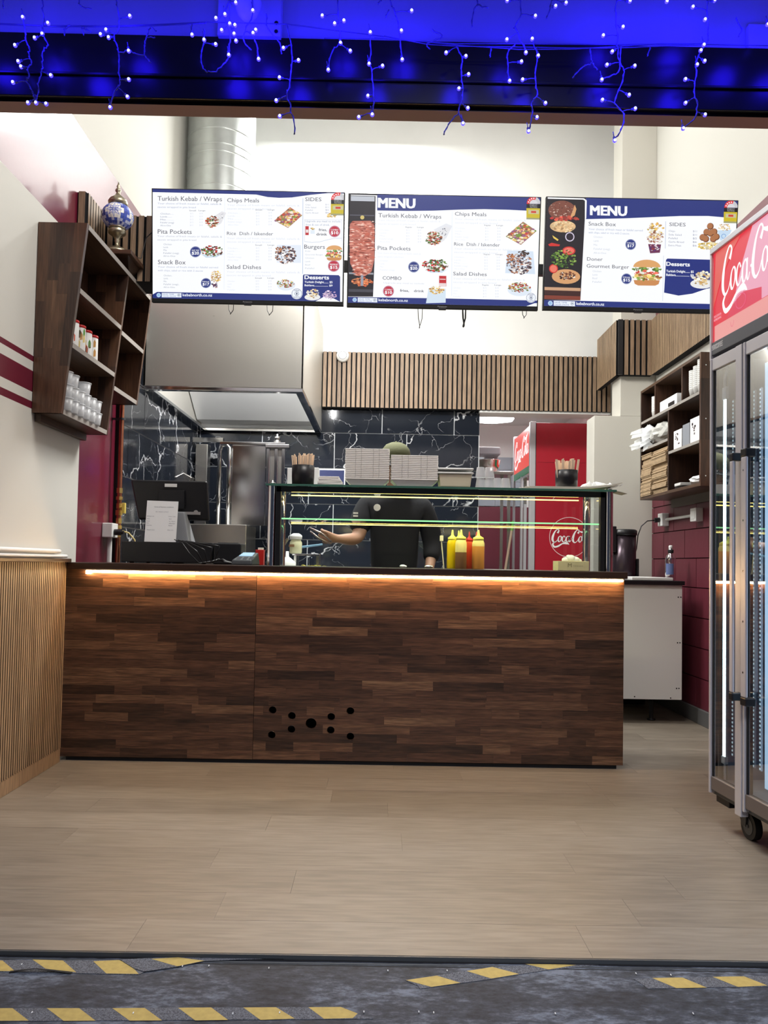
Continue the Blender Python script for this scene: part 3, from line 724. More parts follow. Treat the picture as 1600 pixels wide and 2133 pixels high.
# ================================================================== HOOD, DUCT
HY = 5.05; hz = atY(460, 806, HY).z; hx0 = atY(299, 800, HY).x; hx1 = atY(631, 806, HY).x; HT = 3.05
hd = thing('extraction_hood', 'large stainless steel extraction hood over the grill', 'hood', ((hx0 + hx1) / 2, 5.8, hz))
m = MB()
m.box(hx0, hx1, HY, HY + .012, hz, HT); m.box(hx0, hx0 + .012, HY, YB - .02, hz, HT); m.box(hx1 - .012, hx1, HY, YB - .02, hz, HT); m.box(hx0, hx1, HY, YB - .02, HT, HT + .012); 
m.build('shell', M_hood, hd, bevel=.002)
m = MB().box(hx0 + .012, hx1 - .012, YB - .05, YB - .022, hz + .01, HT)
m.hexa([(hx0 + .02, 6.45, hz + .04), (hx1 - .012, 6.45, hz + .04), (hx1 - .012, YB - .05, hz + .04), (hx0 + .02, YB - .05, hz + .04)], [(hx0 + .02, 5.55, hz + .62), (hx1 - .012, 5.55, hz + .62), (hx1 - .012, 5.6, hz + .64), (hx0 + .02, 5.6, hz + .64)])
m.build('inner_slope', mat('hood_inner_steel', (.74, .75, .76), .38, metal=.6, bump=.12, bscale=2.5), hd)
m = MB()
for a, b, c, d in ((hx0 - .02, hx1 + .0, HY, HY + .05), (hx0 - .02, hx1, YB - .09, YB - .04)): m.box(a, b, c, d, hz - .025, hz)
m.box(hx0 - .02, hx0 + .05, HY + .05, YB - .09, hz - .025, hz).box(hx1 - .05, hx1, HY + .05, YB - .09, hz - .025, hz)
m.build('gutter_rim', M_steel_m, hd, bevel=.003)
fxm = (hx0 + hx1) / 2 - .1
for k in range(6):
    o = MB(); t0 = .35 + k * .055
    o.hexa([(fxm - .18, 6.45 - .9 * t0, hz + .045 + .58 * t0 - .016), (fxm + .22, 6.45 - .9 * t0, hz + .045 + .58 * t0 - .016), (fxm + .22, 6.45 - .9 * t0 - .025, hz + .045 + .58 * t0 - .016), (fxm - .18, 6.45 - .9 * t0 - .025, hz + .045 + .58 * t0 - .016)][::-1],
           [(fxm - .18, 6.45 - .9 * t0, hz + .045 + .58 * t0), (fxm + .22, 6.45 - .9 * t0, hz + .045 + .58 * t0), (fxm + .22, 6.45 - .9 * t0 - .025, hz + .045 + .58 * t0 + .008), (fxm - .18, 6.45 - .9 * t0 - .025, hz + .045 + .58 * t0 + .008)][::-1])
    o.build('baffle', M_steel, hd)
for k in range(6):
    p = atY(320 + k * 25.2, 769 - k * 22.4, HY)
    m = MB(); m.cyl((p.x, HY + .001, p.z), (p.x, HY - .002, p.z), .0035, n=8); m.build('rivet', M_hood, hd)
dk = thing('exhaust_duct', 'round galvanised duct rising from the hood', 'duct', (0, 0, 0))
DY = 6.05; dcx = atY(462, 330, DY).x; dr = 70 * DY / F
dk.location = (dcx, DY, HT + .012); WORLD[dk.name] = (dcx, DY, HT + .012)
m = MB(); m.ring([(dr, 0), (dr, 5.19 - HT)], 48, (dcx, DY, HT + .012), cap=False); m.build('pipe', M_galv, dk)
for py in (268, 300, 316, 346, 384):
    z = atY(462, py - 4, DY - dr).z
    m = MB(); m.ring([(dr, -.006), (dr + .006, -.003), (dr + .006, .003), (dr, .006)], 48, (dcx, DY, z), cap=False); m.build('seam_ring', M_galv, dk)

# ================================================================== MENU SCREENS
class Scr:
    def __init__(s, quad_px, name, label):
        (s.tl, s.tr, s.br, s.bl) = quad_px      # the panel's corners in the coordinates the content was measured in
        s.W, s.H = 1.047, .606; s.mb = MB()
    def uv(s, x, y):
        u = (x - s.tl[0]) / (s.tr[0] - s.tl[0])
        for _ in range(3):
            yt = s.tl[1] + (s.tr[1] - s.tl[1]) * u; yb = s.bl[1] + (s.br[1] - s.bl[1]) * u; v = (y - yt) / (yb - yt)
            xl = s.tl[0] + (s.bl[0] - s.tl[0]) * v; xr = s.tr[0] + (s.br[0] - s.tr[0]) * v; u = (x - xl) / (xr - xl)
        return u, v
    def P(s, x, y, layer=1):
        u, v = s.uv(x, y); u = min(max(u, .006), .994); v = min(max(v, .009), .965)
        return ((u - .5) * s.W, -.0006 * layer - .001, (1 - v) * s.H)
    def poly(s, pts, col, layer=1): s.mb.col = lin(col); s.mb.add([s.P(x, y, layer) for x, y in pts], [tuple(range(len(pts)))])
    def strip(s, top, bot, col, layer=1):
        for i in range(len(top) - 1): s.poly([top[i], top[i + 1], bot[i + 1], bot[i]], col, layer)
    def rect(s, x0, y0, x1, y1, col, layer=1, sk=.018):
        d = (x1 - x0) * sk; s.poly([(x0, y0), (x1, y0 + d), (x1, y1 + d), (x0, y1)], col, layer)
    def disc(s, x, y, r, col, layer=1, ry=None, n=22): s.poly([(x + r * math.cos(2 * pi * k / n), y + (ry or r) * math.sin(2 * pi * k / n)) for k in range(n)], col, layer)
    def text(s, t, x0, y0, x1, y1, col=(95, 95, 105), layer=4, bold=0, sk=.018):
        def fn(x, y, l): return s.P(x, y + (x - x0) * sk, l)
        put_text(s.mb, t, x0, y0, x1, y1, fn, layer, lin(col), bold)
    def blobs(s, cx, cy, rx, ry, pal, n, seed, size=.22, layer=2, shape=None, ang=0):
        r = random.Random(seed)
        for i in range(n):
            a = r.uniform(0, 2 * pi); q = math.sqrt(r.random()); dx, dy = rx * q * math.cos(a), ry * q * math.sin(a)
            x = cx + dx * math.cos(ang) - dy * math.sin(ang); y = cy + dx * math.sin(ang) + dy * math.cos(ang)
            sz = size * (rx + ry) / 2 * r.uniform(.5, 1.2); a0 = r.uniform(0, 3); c = r.choice(pal); k = r.uniform(.8, 1.12); c = tuple(min(255, v * k) for v in c)
            s.poly([(x + sz * r.uniform(.6, 1.2) * math.cos(a0 + 2 * pi * j / 6), y + sz * r.uniform(.35, .8) * math.sin(a0 + 2 * pi * j / 6)) for j in range(6)], c, layer + .9 * i / n)
    def para(s, x0, y0, x1, seed, lines=2, h=14, gap=28, col=(200, 205, 215)):
        """the small print of the menu, too small to read"""
        T = ['Your choice of fresh meats or falafel, salads &', 'sauces wrapped in pita bread', 'Your choice of fresh meat or falafel served', 'with chips, salad or rice with 2 sauces']
        s.text(T[0 if seed % 2 == 0 else 2], x0, y0, x1, y0 + h, col); s.text(T[1 if seed % 2 == 0 else 3], x0, y0 + gap, x0 + (x1 - x0) * (.6 if seed % 2 == 0 else .75), y0 + gap + h, col)
    def prices(s, x0, y0, c1, c2, ww=('Small', 'Large'), items=('Chicken......', 'Lamb.......', 'Mix..........', 'Falafel (veg)', 'All-in-One'), dy=23, h=12, col=(190, 195, 205)):
        s.text(ww[0], c1, y0 - 22, c1 + 52, y0 - 12, (110, 110, 120)); s.text(ww[1], c2, y0 - 22, c2 + 52, y0 - 12, (110, 110, 120))
        for i, it in enumerate(items):
            s.text(it, x0, y0 + i * dy, x0 + 8.2 * len(it), y0 + i * dy + h, col)
            s.text('$15', c1 + 6, y0 + i * dy, c1 + 32, y0 + i * dy + h, (215, 218, 226)); s.text('$18', c2 + 6, y0 + i * dy, c2 + 32, y0 + i * dy + h, (215, 218, 226))
NAVY = (30, 48, 125); WHITE = (250, 252, 255); RED = (190, 35, 62); GREY = (105, 105, 115)
def badge(s, x, y, r, t1, t2, col, ls=3):
    s.disc(x, y, r, (235, 240, 250), 2.0 + ls * .2); s.disc(x, y, r * .93, col, 2.4 + ls * .2); s.disc(x, y, r * .86, (200, 210, 235), 2.6 + ls * .2); s.disc(x, y, r * .83, col, 2.8 + ls * .2)
    s.text(t1, x - r * .62, y - r * .38, x + r * .62, y - r * .12, WHITE, 5, .01); s.text(t2, x - r * .6, y - r * .02, x + r * .6, y + r * .46, WHITE, 5, .03)
def energy(s, x, y, k=1.0):
    n = 16; s.poly([(x + 55 * k * math.cos(pi + pi * j / n), y + 57 * k + 57 * k * math.sin(pi + pi * j / n)) for j in range(n + 1)], (225, 45, 55), 5)
    s.poly([(x + 55 * k * math.cos(pi * 1.62 + pi * .38 * j / n), y + 57 * k + 57 * k * math.sin(pi * 1.62 + pi * .38 * j / n)) for j in range(n + 1)] + [(x, y + 57 * k)], (200, 200, 205), 5.2)
    s.poly([(x + 32 * k * math.cos(pi + pi * j / n), y + 57 * k + 32 * k * math.sin(pi + pi * j / n)) for j in range(n + 1)], (215, 215, 220), 5.4)
    for j in range(4):
        a = pi + .35 + j * .42; s.disc(x + 43 * k * math.cos(a), y + 57 * k + 43 * k * math.sin(a), 6 * k, (250, 240, 240), 5.6, n=5)
    s.rect(x - 56 * k, y + 57 * k, x + 56 * k, y + 90 * k, (15, 15, 20), 5)
    s.text('ENERGY', x - 30 * k, y + 62 * k, x + 30 * k, y + 72 * k, (200, 200, 200), 6); s.text('RATING', x - 28 * k, y + 76 * k, x + 28 * k, y + 86 * k, (200, 200, 200), 6)
    s.rect(x - 57 * k, y + 90 * k, x + 55 * k, y + 178 * k, (205, 185, 40), 5); s.rect(x - 42 * k, y + 104 * k, x + 42 * k, y + 135 * k, (200, 195, 150), 5.3); s.rect(x - 20 * k, y + 112 * k, x + 20 * k, y + 128 * k, (205, 60, 50), 5.6)
    s.rect(x - 57 * k, y + 165 * k, x + 55 * k, y + 178 * k, (160, 160, 120), 5.3)
P_WRAP = [(225, 205, 170), (150, 60, 40), (90, 130, 50), (240, 235, 225), (190, 110, 60), (60, 40, 30), (200, 60, 50)]
P_CHIP = [(235, 200, 120), (225, 150, 110), (120, 150, 60), (150, 90, 130), (245, 235, 220), (200, 70, 50), (120, 90, 60)]
P_RICE = [(60, 45, 60), (235, 225, 220), (150, 130, 130), (180, 120, 90), (250, 245, 240), (90, 70, 80)]
P_SAL = [(235, 235, 230), (190, 60, 50), (90, 130, 60), (150, 90, 60), (230, 200, 120)]
P_PITA = [(60, 110, 45), (200, 45, 40), (240, 235, 230), (110, 50, 40), (120, 150, 60), (40, 60, 35)]
P_BURG = [(225, 160, 90), (120, 150, 70), (200, 60, 50), (245, 240, 225), (140, 80, 50)]
P_FRY = [(240, 205, 110), (225, 175, 80), (250, 240, 215), (180, 130, 80)]
def burger(s, cx, cy, w, h, L_=2.6, seed=1):
    n = 14
    s.poly([(cx + w * .48 * math.cos(pi + pi * j / n), cy - h * .22 + h * .28 * math.sin(pi + pi * j / n)) for j in range(n + 1)], (222, 165, 105), L_ + 1.2)
    s.blobs(cx, cy - h * .14, w * .48, h * .09, [(130, 160, 70), (245, 240, 225), (90, 130, 50)], 40, seed, .3, L_)
    s.blobs(cx, cy + h * .02, w * .46, h * .1, [(200, 60, 50), (240, 110, 90), (245, 240, 230)], 40, seed + 1, .3, L_ + .3)
    s.blobs(cx, cy + h * .16, w * .48, h * .12, [(240, 225, 170), (150, 90, 50), (130, 160, 70), (235, 200, 110)], 46, seed + 2, .3, L_ + .5)
    s.poly([(cx - w * .46, cy + h * .26), (cx + w * .46, cy + h * .26), (cx + w * .42, cy + h * .4), (cx + w * .3, cy + h * .46), (cx - w * .3, cy + h * .46), (cx - w * .42, cy + h * .4)], (205, 140, 85), L_ + 1.3)
def wrap(s, cx, cy, k, seed):
    s.poly([(cx - 5 * k, cy - 35 * k), (cx + 90 * k, cy - 95 * k), (cx + 130 * k, cy - 80 * k), (cx + 85 * k, cy + 15 * k), (cx + 30 * k, cy + 50 * k)], (228, 228, 232), 2)
    s.blobs(cx + 75 * k, cy - 45 * k, 50 * k, 30 * k, [(120, 125, 140), (245, 245, 248), (250, 250, 250)], 26, seed + 9, .16, 2.4, ang=-.6)
    s.blobs(cx, cy, 62 * k, 52 * k, P_WRAP, 130, seed, .2, 3)
def tray(s, cx, cy, k, pal, seed):
    s.poly([(cx - 108 * k, cy + 20 * k), (cx + 15 * k, cy - 85 * k), (cx + 112 * k, cy - 20 * k), (cx, cy + 78 * k)], (165, 120, 90), 2)
    for i in range(1):
        r = random.Random(seed)
        for j in range(170):
            a, b = r.random(), r.random(); x = cx - 100 * k + a * 115 * k + b * 95 * k; y = cy + 18 * k - a * 92 * k + b * 52 * k; sz = r.uniform(6, 15) * k; a0 = r.uniform(0, 3)
            s.poly([(x + sz * math.cos(a0 + 2 * pi * q / 6), y + sz * .6 * math.sin(a0 + 2 * pi * q / 6)) for q in range(6)], r.choice(pal), 2.3 + j / 200)
def footer(s, x, y, urlw, sk=.022):
    s.disc(x, y, 17, (190, 215, 240), 2.5); s.disc(x, y, 11, (150, 190, 230), 2.7)
    s.poly([(x + 24, y - 18), (x + 178, y - 18 + 3), (x + 178, y + 20), (x + 24, y + 17)], (235, 242, 252), 2.5)
    s.text('SAVE TIME', x + 30, y - 12, x + 120, y - 2, (90, 110, 170), 4); s.text('ORDER ONLINE', x + 30, y + 4, x + 135, y + 13, (90, 110, 170), 4)
    s.disc(x + 158, y + 1, 12, (60, 80, 110), 3); s.disc(x + 158, y + 1, 10, (235, 242, 252), 3.2); s.poly([(x + 154, y - 5), (x + 165, y + 1), (x + 154, y + 7)], (60, 80, 110), 3.5)
    s.text('kebabnorth.co.nz', x + 188, y - 11, x + 188 + urlw, y + 10, (240, 245, 255), 4, .02)
def emblem(s, x, y, r):
    s.disc(x, y, r, (240, 245, 255), 3); s.disc(x, y, r * .92, (60, 70, 100), 3.2); s.disc(x, y, r * .86, (240, 245, 255), 3.4)
    s.text('KEBAB', x - r * .45, y - r * .72, x + r * .45, y - r * .45, (60, 70, 100), 4); s.text('NORTH', x - r * .45, y + r * .45, x + r * .45, y + r * .72, (60, 70, 100), 4)
    s.disc(x, y, r * .38, (60, 70, 100), 3.6); s.disc(x, y, r * .32, (240, 245, 255), 3.8); s.disc(x, y, r * .12, (60, 70, 100), 4, ry=r * .22)

# ---- left screen, coordinates of a close view
s1 = Scr([(47, 38), (1570, 80), (1558, 975), (57, 935)], '', '')
s1.rect(47, 38, 1570, 975, WHITE, 0, 0.0)
s1.mb.v = []; s1.mb.f = []; s1.mb.c = []; s1.mb.mi = []; s1.mb.sm = []
s1.poly([(47, 38), (1570, 80), (1558, 975), (57, 935)], WHITE, 1)
s1.strip([(47, 38), (870, 60), (960, 62), (1050, 65), (1150, 68), (1300, 72), (1440, 76), (1570, 80)], [(47, 70), (870, 95), (960, 115), (1050, 122), (1150, 120), (1300, 100), (1440, 88), (1570, 92)], NAVY, 1.5)
s1.poly([(57, 905), (60, 875), (100, 855), (1240, 886), (1240, 965), (57, 935)], NAVY, 1.5)
s1.text('Turkish Kebab / Wraps', 97, 102, 602, 138, GREY, bold=.006); s1.para(97, 152, 598, 0, col=(165, 175, 200)); s1.prices(120, 234, 346, 420, col=(140, 150, 170)); wrap(s1, 525, 305, .85, 3)
s1.text('Pita Pockets', 100, 362, 366, 396, GREY, bold=.006); s1.para(98, 408, 605, 2, col=(185, 190, 205)); s1.prices(146, 474, 900, 1000, items=('Chicken', 'Lamb', 'Mix', 'Falafel (veg)', 'All-in-One'), ww=(' .', ' .'), col=(150, 160, 175)) if False else None
for i, t_ in enumerate(('Chicken', 'Lamb', 'Mix', 'Falafel (veg)', 'All-in-One')): s1.text(t_, 146, 474 + i * 23, 146 + 9.3 * len(t_), 486 + i * 23, (150, 160, 175)); s1.text(t_ + '..', 150, 720 + i * 23, 150 + 9.6 * len(t_), 732 + i * 23, (150, 160, 175))
s1.blobs(525, 535, 85, 42, P_PITA, 150, 8, .16, 2.4); s1.poly([(440, 560), (600, 570), (622, 555), (560, 585), (480, 588)], (205, 220, 235), 2.1); badge(s1, 397, 541, 46, 'ANY SIZE', '$20', NAVY)
s1.text('Snack Box', 104, 602, 321, 636, GREY, bold=.006); s1.para(104, 650, 575, 1, col=(165, 175, 200)); s1.blobs(558, 738, 40, 46, P_FRY, 90, 12, .2, 2.4); s1.blobs(550, 805, 26, 20, [(90, 50, 110), (150, 60, 60), (40, 40, 80)], 30, 5, .3, 2.3); badge(s1, 481, 788, 42, 'POPULAR', '$17', NAVY)
s1.rect(622, 110, 624, 840, (215, 225, 240), 1.8); s1.rect(1236, 125, 1240, 720, (170, 190, 220), 1.8)
s1.text('Chips Meals', 643, 122, 894, 153, GREY, bold=.006); s1.para(643, 168, 1212, 0, col=(215, 220, 230)); s1.prices(650, 232, 865, 963, col=(222, 226, 234)); tray(s1, 1122, 280, 1.0, P_CHIP, 4)
s1.text('Rice  Dish / Iskender', 643, 384, 1005, 410, GREY, bold=.004); s1.para(643, 428, 1214, 2, col=(218, 222, 232)); s1.prices(650, 508, 865, 963, col=(224, 228, 236)); s1.rect(1035, 490, 1225, 630, (228, 236, 248), 1.8); s1.blobs(1105, 570, 82, 72, P_RICE, 190, 6, .15, 2.4); s1.blobs(1050, 530, 28, 24, [(190, 120, 70), (150, 90, 50)], 26, 7, .3, 3.4)
s1.text('Salad Dishes', 643, 645, 912, 676, GREY, bold=.006); s1.para(643, 692, 1216, 2, col=(218, 222, 232)); s1.prices(650, 768, 865, 963, items=('Chicken', 'Lamb', 'Mix', 'Falafel'), col=(224, 228, 236)); s1.disc(1110, 808, 72, (228, 236, 246), 2, ry=44); s1.blobs(1105, 795, 68, 32, P_SAL, 110, 9, .17, 2.4)
s1.text('SIDES', 1256, 120, 1384, 150, GREY, bold=.006)
for i, (t_, p_) in enumerate((('Chips', '$11'), ('Side Salad', '$11'), ('Falafel', '$5'), ('Garlic Bread', '$6'))): s1.text(t_, 1258, 172 + i * 21, 1258 + 8.4 * len(t_), 183 + i * 21, (160, 165, 180)); s1.text(p_, 1415, 172 + i * 21, 1442, 183 + i * 21, (150, 155, 175))
for a, b, c, d in ((1250, 292, 1545, 294), (1250, 292, 1252, 466), (1543, 294, 1545, 466)): s1.rect(a, b, c, d, (185, 195, 215), 1.8)
s1.strip([(1252, 464), (1310, 472), (1370, 468), (1430, 452), (1490, 440), (1543, 440)], [(1252, 467), (1310, 475), (1370, 471), (1430, 455), (1490, 443), (1543, 443)], (185, 195, 215), 1.8)
s1.text('Upgrade any meal to include', 1258, 298, 1535, 313, (150, 160, 185)); s1.text('fries & can of drink.', 1262, 326, 1450, 341, (150, 160, 185)); s1.text('fries,', 1364, 364, 1428, 384, GREY, bold=.02); s1.text('drink', 1345, 398, 1428, 419, GREY, bold=.02)
s1.rect(1258, 345, 1285, 415, (190, 35, 45), 2.4); s1.rect(1262, 372, 1282, 396, (235, 225, 225), 2.6); s1.rect(1298, 375, 1332, 405, (225, 235, 245), 2.2); s1.blobs(1315, 366, 20, 9, P_FRY, 20, 3, .5, 2.4); badge(s1, 1488, 388, 48, 'COMBO', '$10', RED)
s1.text('Burgers', 1250, 490, 1412, 522, GREY, bold=.006)
for i, t_ in enumerate(('Kids', 'Gourmet Burger', 'Chicken', 'Lamb', 'Beef', 'Falafel')): s1.text(t_, 1258, 535 + i * 27, 1258 + 10 * len(t_), 547 + i * 27, (190, 195, 205))
burger(s1, 1485, 560, 130, 125, seed=20); badge(s1, 1482, 660, 48, 'PREMIUM', '$15', RED)
s1.poly([(1240, 735), (1246, 725), (1520, 732), (1532, 745), (1532, 945), (1480, 915), (1400, 905), (1340, 945), (1236, 940)], NAVY, 1.6); s1.poly([(1335, 948), (1400, 905), (1500, 920), (1532, 944), (1532, 955)], WHITE, 1.55)
s1.text('Desserts', 1254, 732, 1444, 762, WHITE, bold=.035); s1.text('Turkish Delight....... $5', 1254, 776, 1472, 792, WHITE, bold=.02); s1.text('Baklava................... $9', 1254, 803, 1472, 818, WHITE, bold=.02)
s1.disc(1315, 905, 62, (235, 235, 235), 2, ry=26); s1.blobs(1318, 878, 50, 34, [(250, 235, 205), (235, 205, 150), (190, 150, 90), (250, 248, 240)], 60, 3, .24, 2.4); s1.blobs(1450, 888, 54, 34, [(225, 195, 225), (205, 170, 210), (240, 220, 240)], 60, 8, .22, 2.4)
footer(s1, 112, 881, 230); emblem(s1, 1193, 877, 44); energy(s1, 1515, 84, 1.0)
s1.blobs(1462, 262, 40, 14, [(235, 205, 130), (215, 170, 90)], 20, 2, .4, 2.2)
# ---- middle screen
s2 = Scr([(22, 45), (1555, 68), (1527, 962), (22, 940)], '', '')
s2.poly([(22, 45), (1555, 68), (1527, 962), (22, 940)], WHITE, 1)
s2.poly([(22, 45), (252, 50), (228, 860), (22, 860)], (26, 24, 34), 1.4)
s2.rect(42, 70, 230, 108, (190, 195, 205), 1.7); s2.rect(42, 60, 240, 66, WHITE, 1.9); s2.rect(238, 64, 250, 860, WHITE, 1.9, 0); s2.rect(36, 215, 230, 222, (90, 90, 105), 1.6)
s2.poly([(60, 265), (200, 262), (232, 300), (236, 560), (215, 660), (160, 700), (95, 695), (45, 600), (36, 400), (38, 290)], (190, 110, 95), 1.8)
r_ = random.Random(2)
for i in range(330):
    yy = r_.uniform(270, 690); hw_ = 92 if yy < 560 else 92 - (yy - 560) * .32; x = 135 + r_.uniform(-hw_, hw_); c = r_.choice([(215, 130, 110), (235, 165, 145), (180, 85, 65), (140, 60, 45), (245, 205, 190), (200, 100, 80)]); ll = r_.uniform(8, 26)
    s2.poly([(x - ll, yy + r_.uniform(-3, 3)), (x, yy - 7), (x + ll, yy + r_.uniform(-3, 3)), (x, yy + 3)], c, 2 + i / 400)
s2.disc(135, 237, 16, (210, 190, 110), 2.5); s2.blobs(140, 745, 85, 34, [(225, 120, 70), (200, 90, 50), (235, 150, 100)], 90, 4, .2, 2.2); s2.rect(130, 690, 150, 775, (150, 155, 170), 3.2); s2.rect(36, 668, 228, 682, (150, 155, 165), 1.7); s2.rect(36, 800, 228, 822, (70, 70, 80), 1.7)
s2.strip([(252, 52), (500, 55), (700, 58), (900, 60), (1100, 62), (1300, 65), (1555, 68)], [(252, 182), (500, 184), (700, 181), (900, 172), (1100, 167), (1300, 171), (1555, 182)], NAVY, 1.5)
s2.text('MENU', 262, 86, 550, 158, WHITE, 4, .045)
s2.poly([(22, 862), (860, 872), (1440, 882), (1530, 884), (1527, 962), (22, 940)], NAVY, 1.6); s2.poly([(1435, 940), (1500, 905), (1527, 905), (1527, 945)], WHITE, 1.8); s2.rect(845, 185, 848, 850, (215, 225, 240), 1.7)
s2.text('Turkish Kebab / Wraps', 262, 203, 760, 235, GREY, bold=.005); s2.para(262, 250, 755, 0, col=(222, 225, 232)); s2.prices(275, 328, 478, 570, ('Regular', 'Large'), col=(228, 230, 236)); s2.poly([(700, 330), (800, 280), (848, 300), (800, 400), (740, 370)], (228, 230, 236), 1.9); wrap(s2, 702, 398, 1.0, 31)
s2.text('Pita Pockets', 260, 460, 519, 490, GREY, bold=.005); s2.para(260, 508, 600, 2, col=(226, 229, 236))
for i, t_ in enumerate(('Chicken', 'Lamb', 'Mix', 'Falafel (veg)')): s2.text(t_, 280, 570 + i * 24, 280 + 9 * len(t_), 581 + i * 24, (226, 229, 236))
s2.blobs(715, 610, 100, 48, P_PITA, 170, 15, .16, 2.4); s2.poly([(630, 645), (790, 650), (826, 632), (770, 668), (680, 668)], (205, 220, 235), 2.1); badge(s2, 546, 624, 46, 'ANY SIZE', '$20', NAVY)
s2.text('COMBO', 302, 698, 450, 725, (100, 100, 110), bold=.008); s2.text('Upgrade any meal to include', 310, 744, 630, 755, (205, 208, 218)); badge(s2, 349, 816, 46, 'COMBO', '$10', RED)
s2.text('fries,', 440, 800, 510, 820, GREY, bold=.02); s2.text('drink', 550, 803, 628, 822, GREY, bold=.02)
s2.rect(747, 692, 804, 775, (195, 35, 45), 3); s2.rect(752, 716, 798, 722, (235, 225, 225), 3.2); s2.rect(748, 750, 802, 778, (235, 215, 215), 3.2); s2.poly([(665, 790), (800, 795), (800, 905), (645, 910)], (212, 228, 242), 2.6); s2.blobs(725, 805, 62, 32, P_FRY, 90, 41, .18, 2.9)
s2.text('Chips Meals', 868, 190, 1118, 219, GREY, bold=.005); s2.para(868, 238, 1432, 0, col=(220, 224, 232)); s2.prices(870, 310, 1102, 1198, ('Regular', 'Large'), col=(228, 230, 236)); tray(s2, 1392, 358, 1.12, P_CHIP, 14)
s2.text('Rice  Dish / Iskender', 864, 428, 1225, 454, GREY, bold=.004); s2.para(864, 470, 1432, 2, col=(220, 224, 232)); s2.prices(866, 538, 1098, 1194, ('Regular', 'Large'), col=(228, 230, 236)); s2.poly([(1285, 490), (1490, 496), (1505, 675), (1268, 668)], (214, 228, 244), 1.8); s2.blobs(1380, 595, 100, 80, P_RICE, 230, 16, .14, 2.4); s2.blobs(1310, 545, 34, 30, [(200, 125, 75), (160, 95, 55)], 30, 7, .3, 3.4); s2.blobs(1420, 510, 50, 20, [(60, 40, 35), (80, 55, 45)], 30, 3, .3, 3.4)
s2.text('Salad Dishes', 858, 660, 1122, 688, GREY, bold=.005); s2.para(858, 706, 1426, 2, col=(220, 224, 232)); s2.prices(860, 780, 1088, 1184, ('Regular', 'Large'), items=('Chicken', 'Lamb', 'Mix', 'Falafel'), col=(228, 230, 236)); s2.disc(1382, 800, 95, (224, 234, 246), 2, ry=50); s2.blobs(1378, 780, 86, 38, P_SAL, 130, 19, .17, 2.4)
footer(s2, 84, 886, 230); emblem(s2, 1472, 862, 40); energy(s2, 1492, 68, 1.0)
# ---- right screen
s3 = Scr([(48, 62), (1415, 78), (1400, 872), (20, 862)], '', '')
s3.poly([(48, 62), (1415, 78), (1400, 872), (20, 862)], WHITE, 1)
s3.poly([(48, 62), (330, 66), (292, 792), (24, 792)], (24, 20, 30), 1.4); s3.poly([(58, 70), (315, 75), (335, 90), (332, 215), (322, 215), (322, 92), (310, 84), (58, 80)], WHITE, 2)
s3.disc(160, 160, 98, (125, 70, 55), 2, ry=68); s3.blobs(155, 155, 88, 56, [(205, 180, 165), (130, 80, 65), (95, 50, 45)], 90, 3, .08, 2.3); s3.poly([(215, 215), (250, 120), (262, 150), (250, 195)], (215, 160, 110), 2.2)
s3.blobs(180, 215, 110, 14, [(190, 50, 45), (220, 90, 70)], 30, 5, .25, 1.9); s3.disc(165, 272, 92, (225, 185, 135), 2, ry=42); s3.blobs(165, 275, 85, 38, [(235, 200, 150), (205, 160, 110), (245, 215, 170)], 60, 6, .2, 2.3)
s3.disc(215, 345, 33, (215, 205, 225), 2); s3.disc(215, 345, 26, (35, 25, 40), 2.2); s3.poly([(90, 335), (135, 365), (128, 375), (98, 355)], (230, 200, 90), 2.2); s3.poly([(60, 400), (85, 388), (145, 400), (140, 412), (70, 412)], (205, 45, 40), 2.2)
s3.disc(208, 443, 47, (200, 45, 40), 2.2, ry=30); s3.disc(208, 443, 38, (235, 110, 95), 2.4, ry=23); s3.blobs(208, 443, 26, 15, [(245, 190, 150), (200, 60, 50)], 14, 3, .3, 2.6)
s3.blobs(175, 500, 95, 62, [(80, 120, 40), (120, 160, 60), (55, 90, 35), (160, 190, 90)], 120, 8, .13, 1.9); s3.disc(98, 570, 32, (205, 45, 40), 2.6); s3.disc(98, 570, 25, (235, 120, 100), 2.8)
s3.disc(188, 625, 102, (215, 160, 110), 2, ry=52); s3.blobs(195, 620, 60, 28, [(120, 60, 40), (90, 45, 35), (235, 225, 215), (60, 35, 30)], 60, 12, .22, 2.4); s3.rect(32, 700, 292, 722, (205, 160, 125), 2); s3.rect(30, 722, 292, 755, (60, 30, 28), 2); s3.rect(30, 758, 292, 785, (130, 60, 45), 2)
s3.strip([(330, 68), (600, 70), (800, 72), (1000, 74), (1200, 76), (1415, 78)], [(330, 220), (600, 212), (800, 202), (1000, 192), (1200, 190), (1415, 205)], NAVY, 1.5); s3.text('MENU', 362, 126, 618, 190, WHITE, 4, .045)
s3.poly([(24, 792), (1400, 808), (1400, 872), (20, 862)], NAVY, 1.6)
s3.text('Snack Box', 348, 238, 543, 265, GREY, bold=.005); s3.para(348, 282, 735, 1, col=(165, 175, 200), gap=24)
for i, t_ in enumerate(('Chicken', 'Lamb', 'Mix', 'Falafel (veg)', 'All-in-One')): s3.text(t_, 385, 337 + i * 28, 385 + 9 * len(t_), 350 + i * 28, (200, 205, 215))
s3.blobs(828, 300, 58, 60, P_FRY, 90, 51, .18, 2.4); s3.blobs(828, 350, 60, 42, [(245, 240, 230), (225, 200, 180), (170, 100, 80)], 80, 52, .18, 2.8); s3.poly([(775, 390), (868, 392), (860, 450), (790, 455)], (110, 50, 85), 2.3); s3.blobs(820, 415, 34, 22, [(90, 50, 120), (160, 60, 60), (240, 235, 240)], 40, 53, .25, 2.9); badge(s3, 650, 395, 40, 'POPULAR', '$17', NAVY)
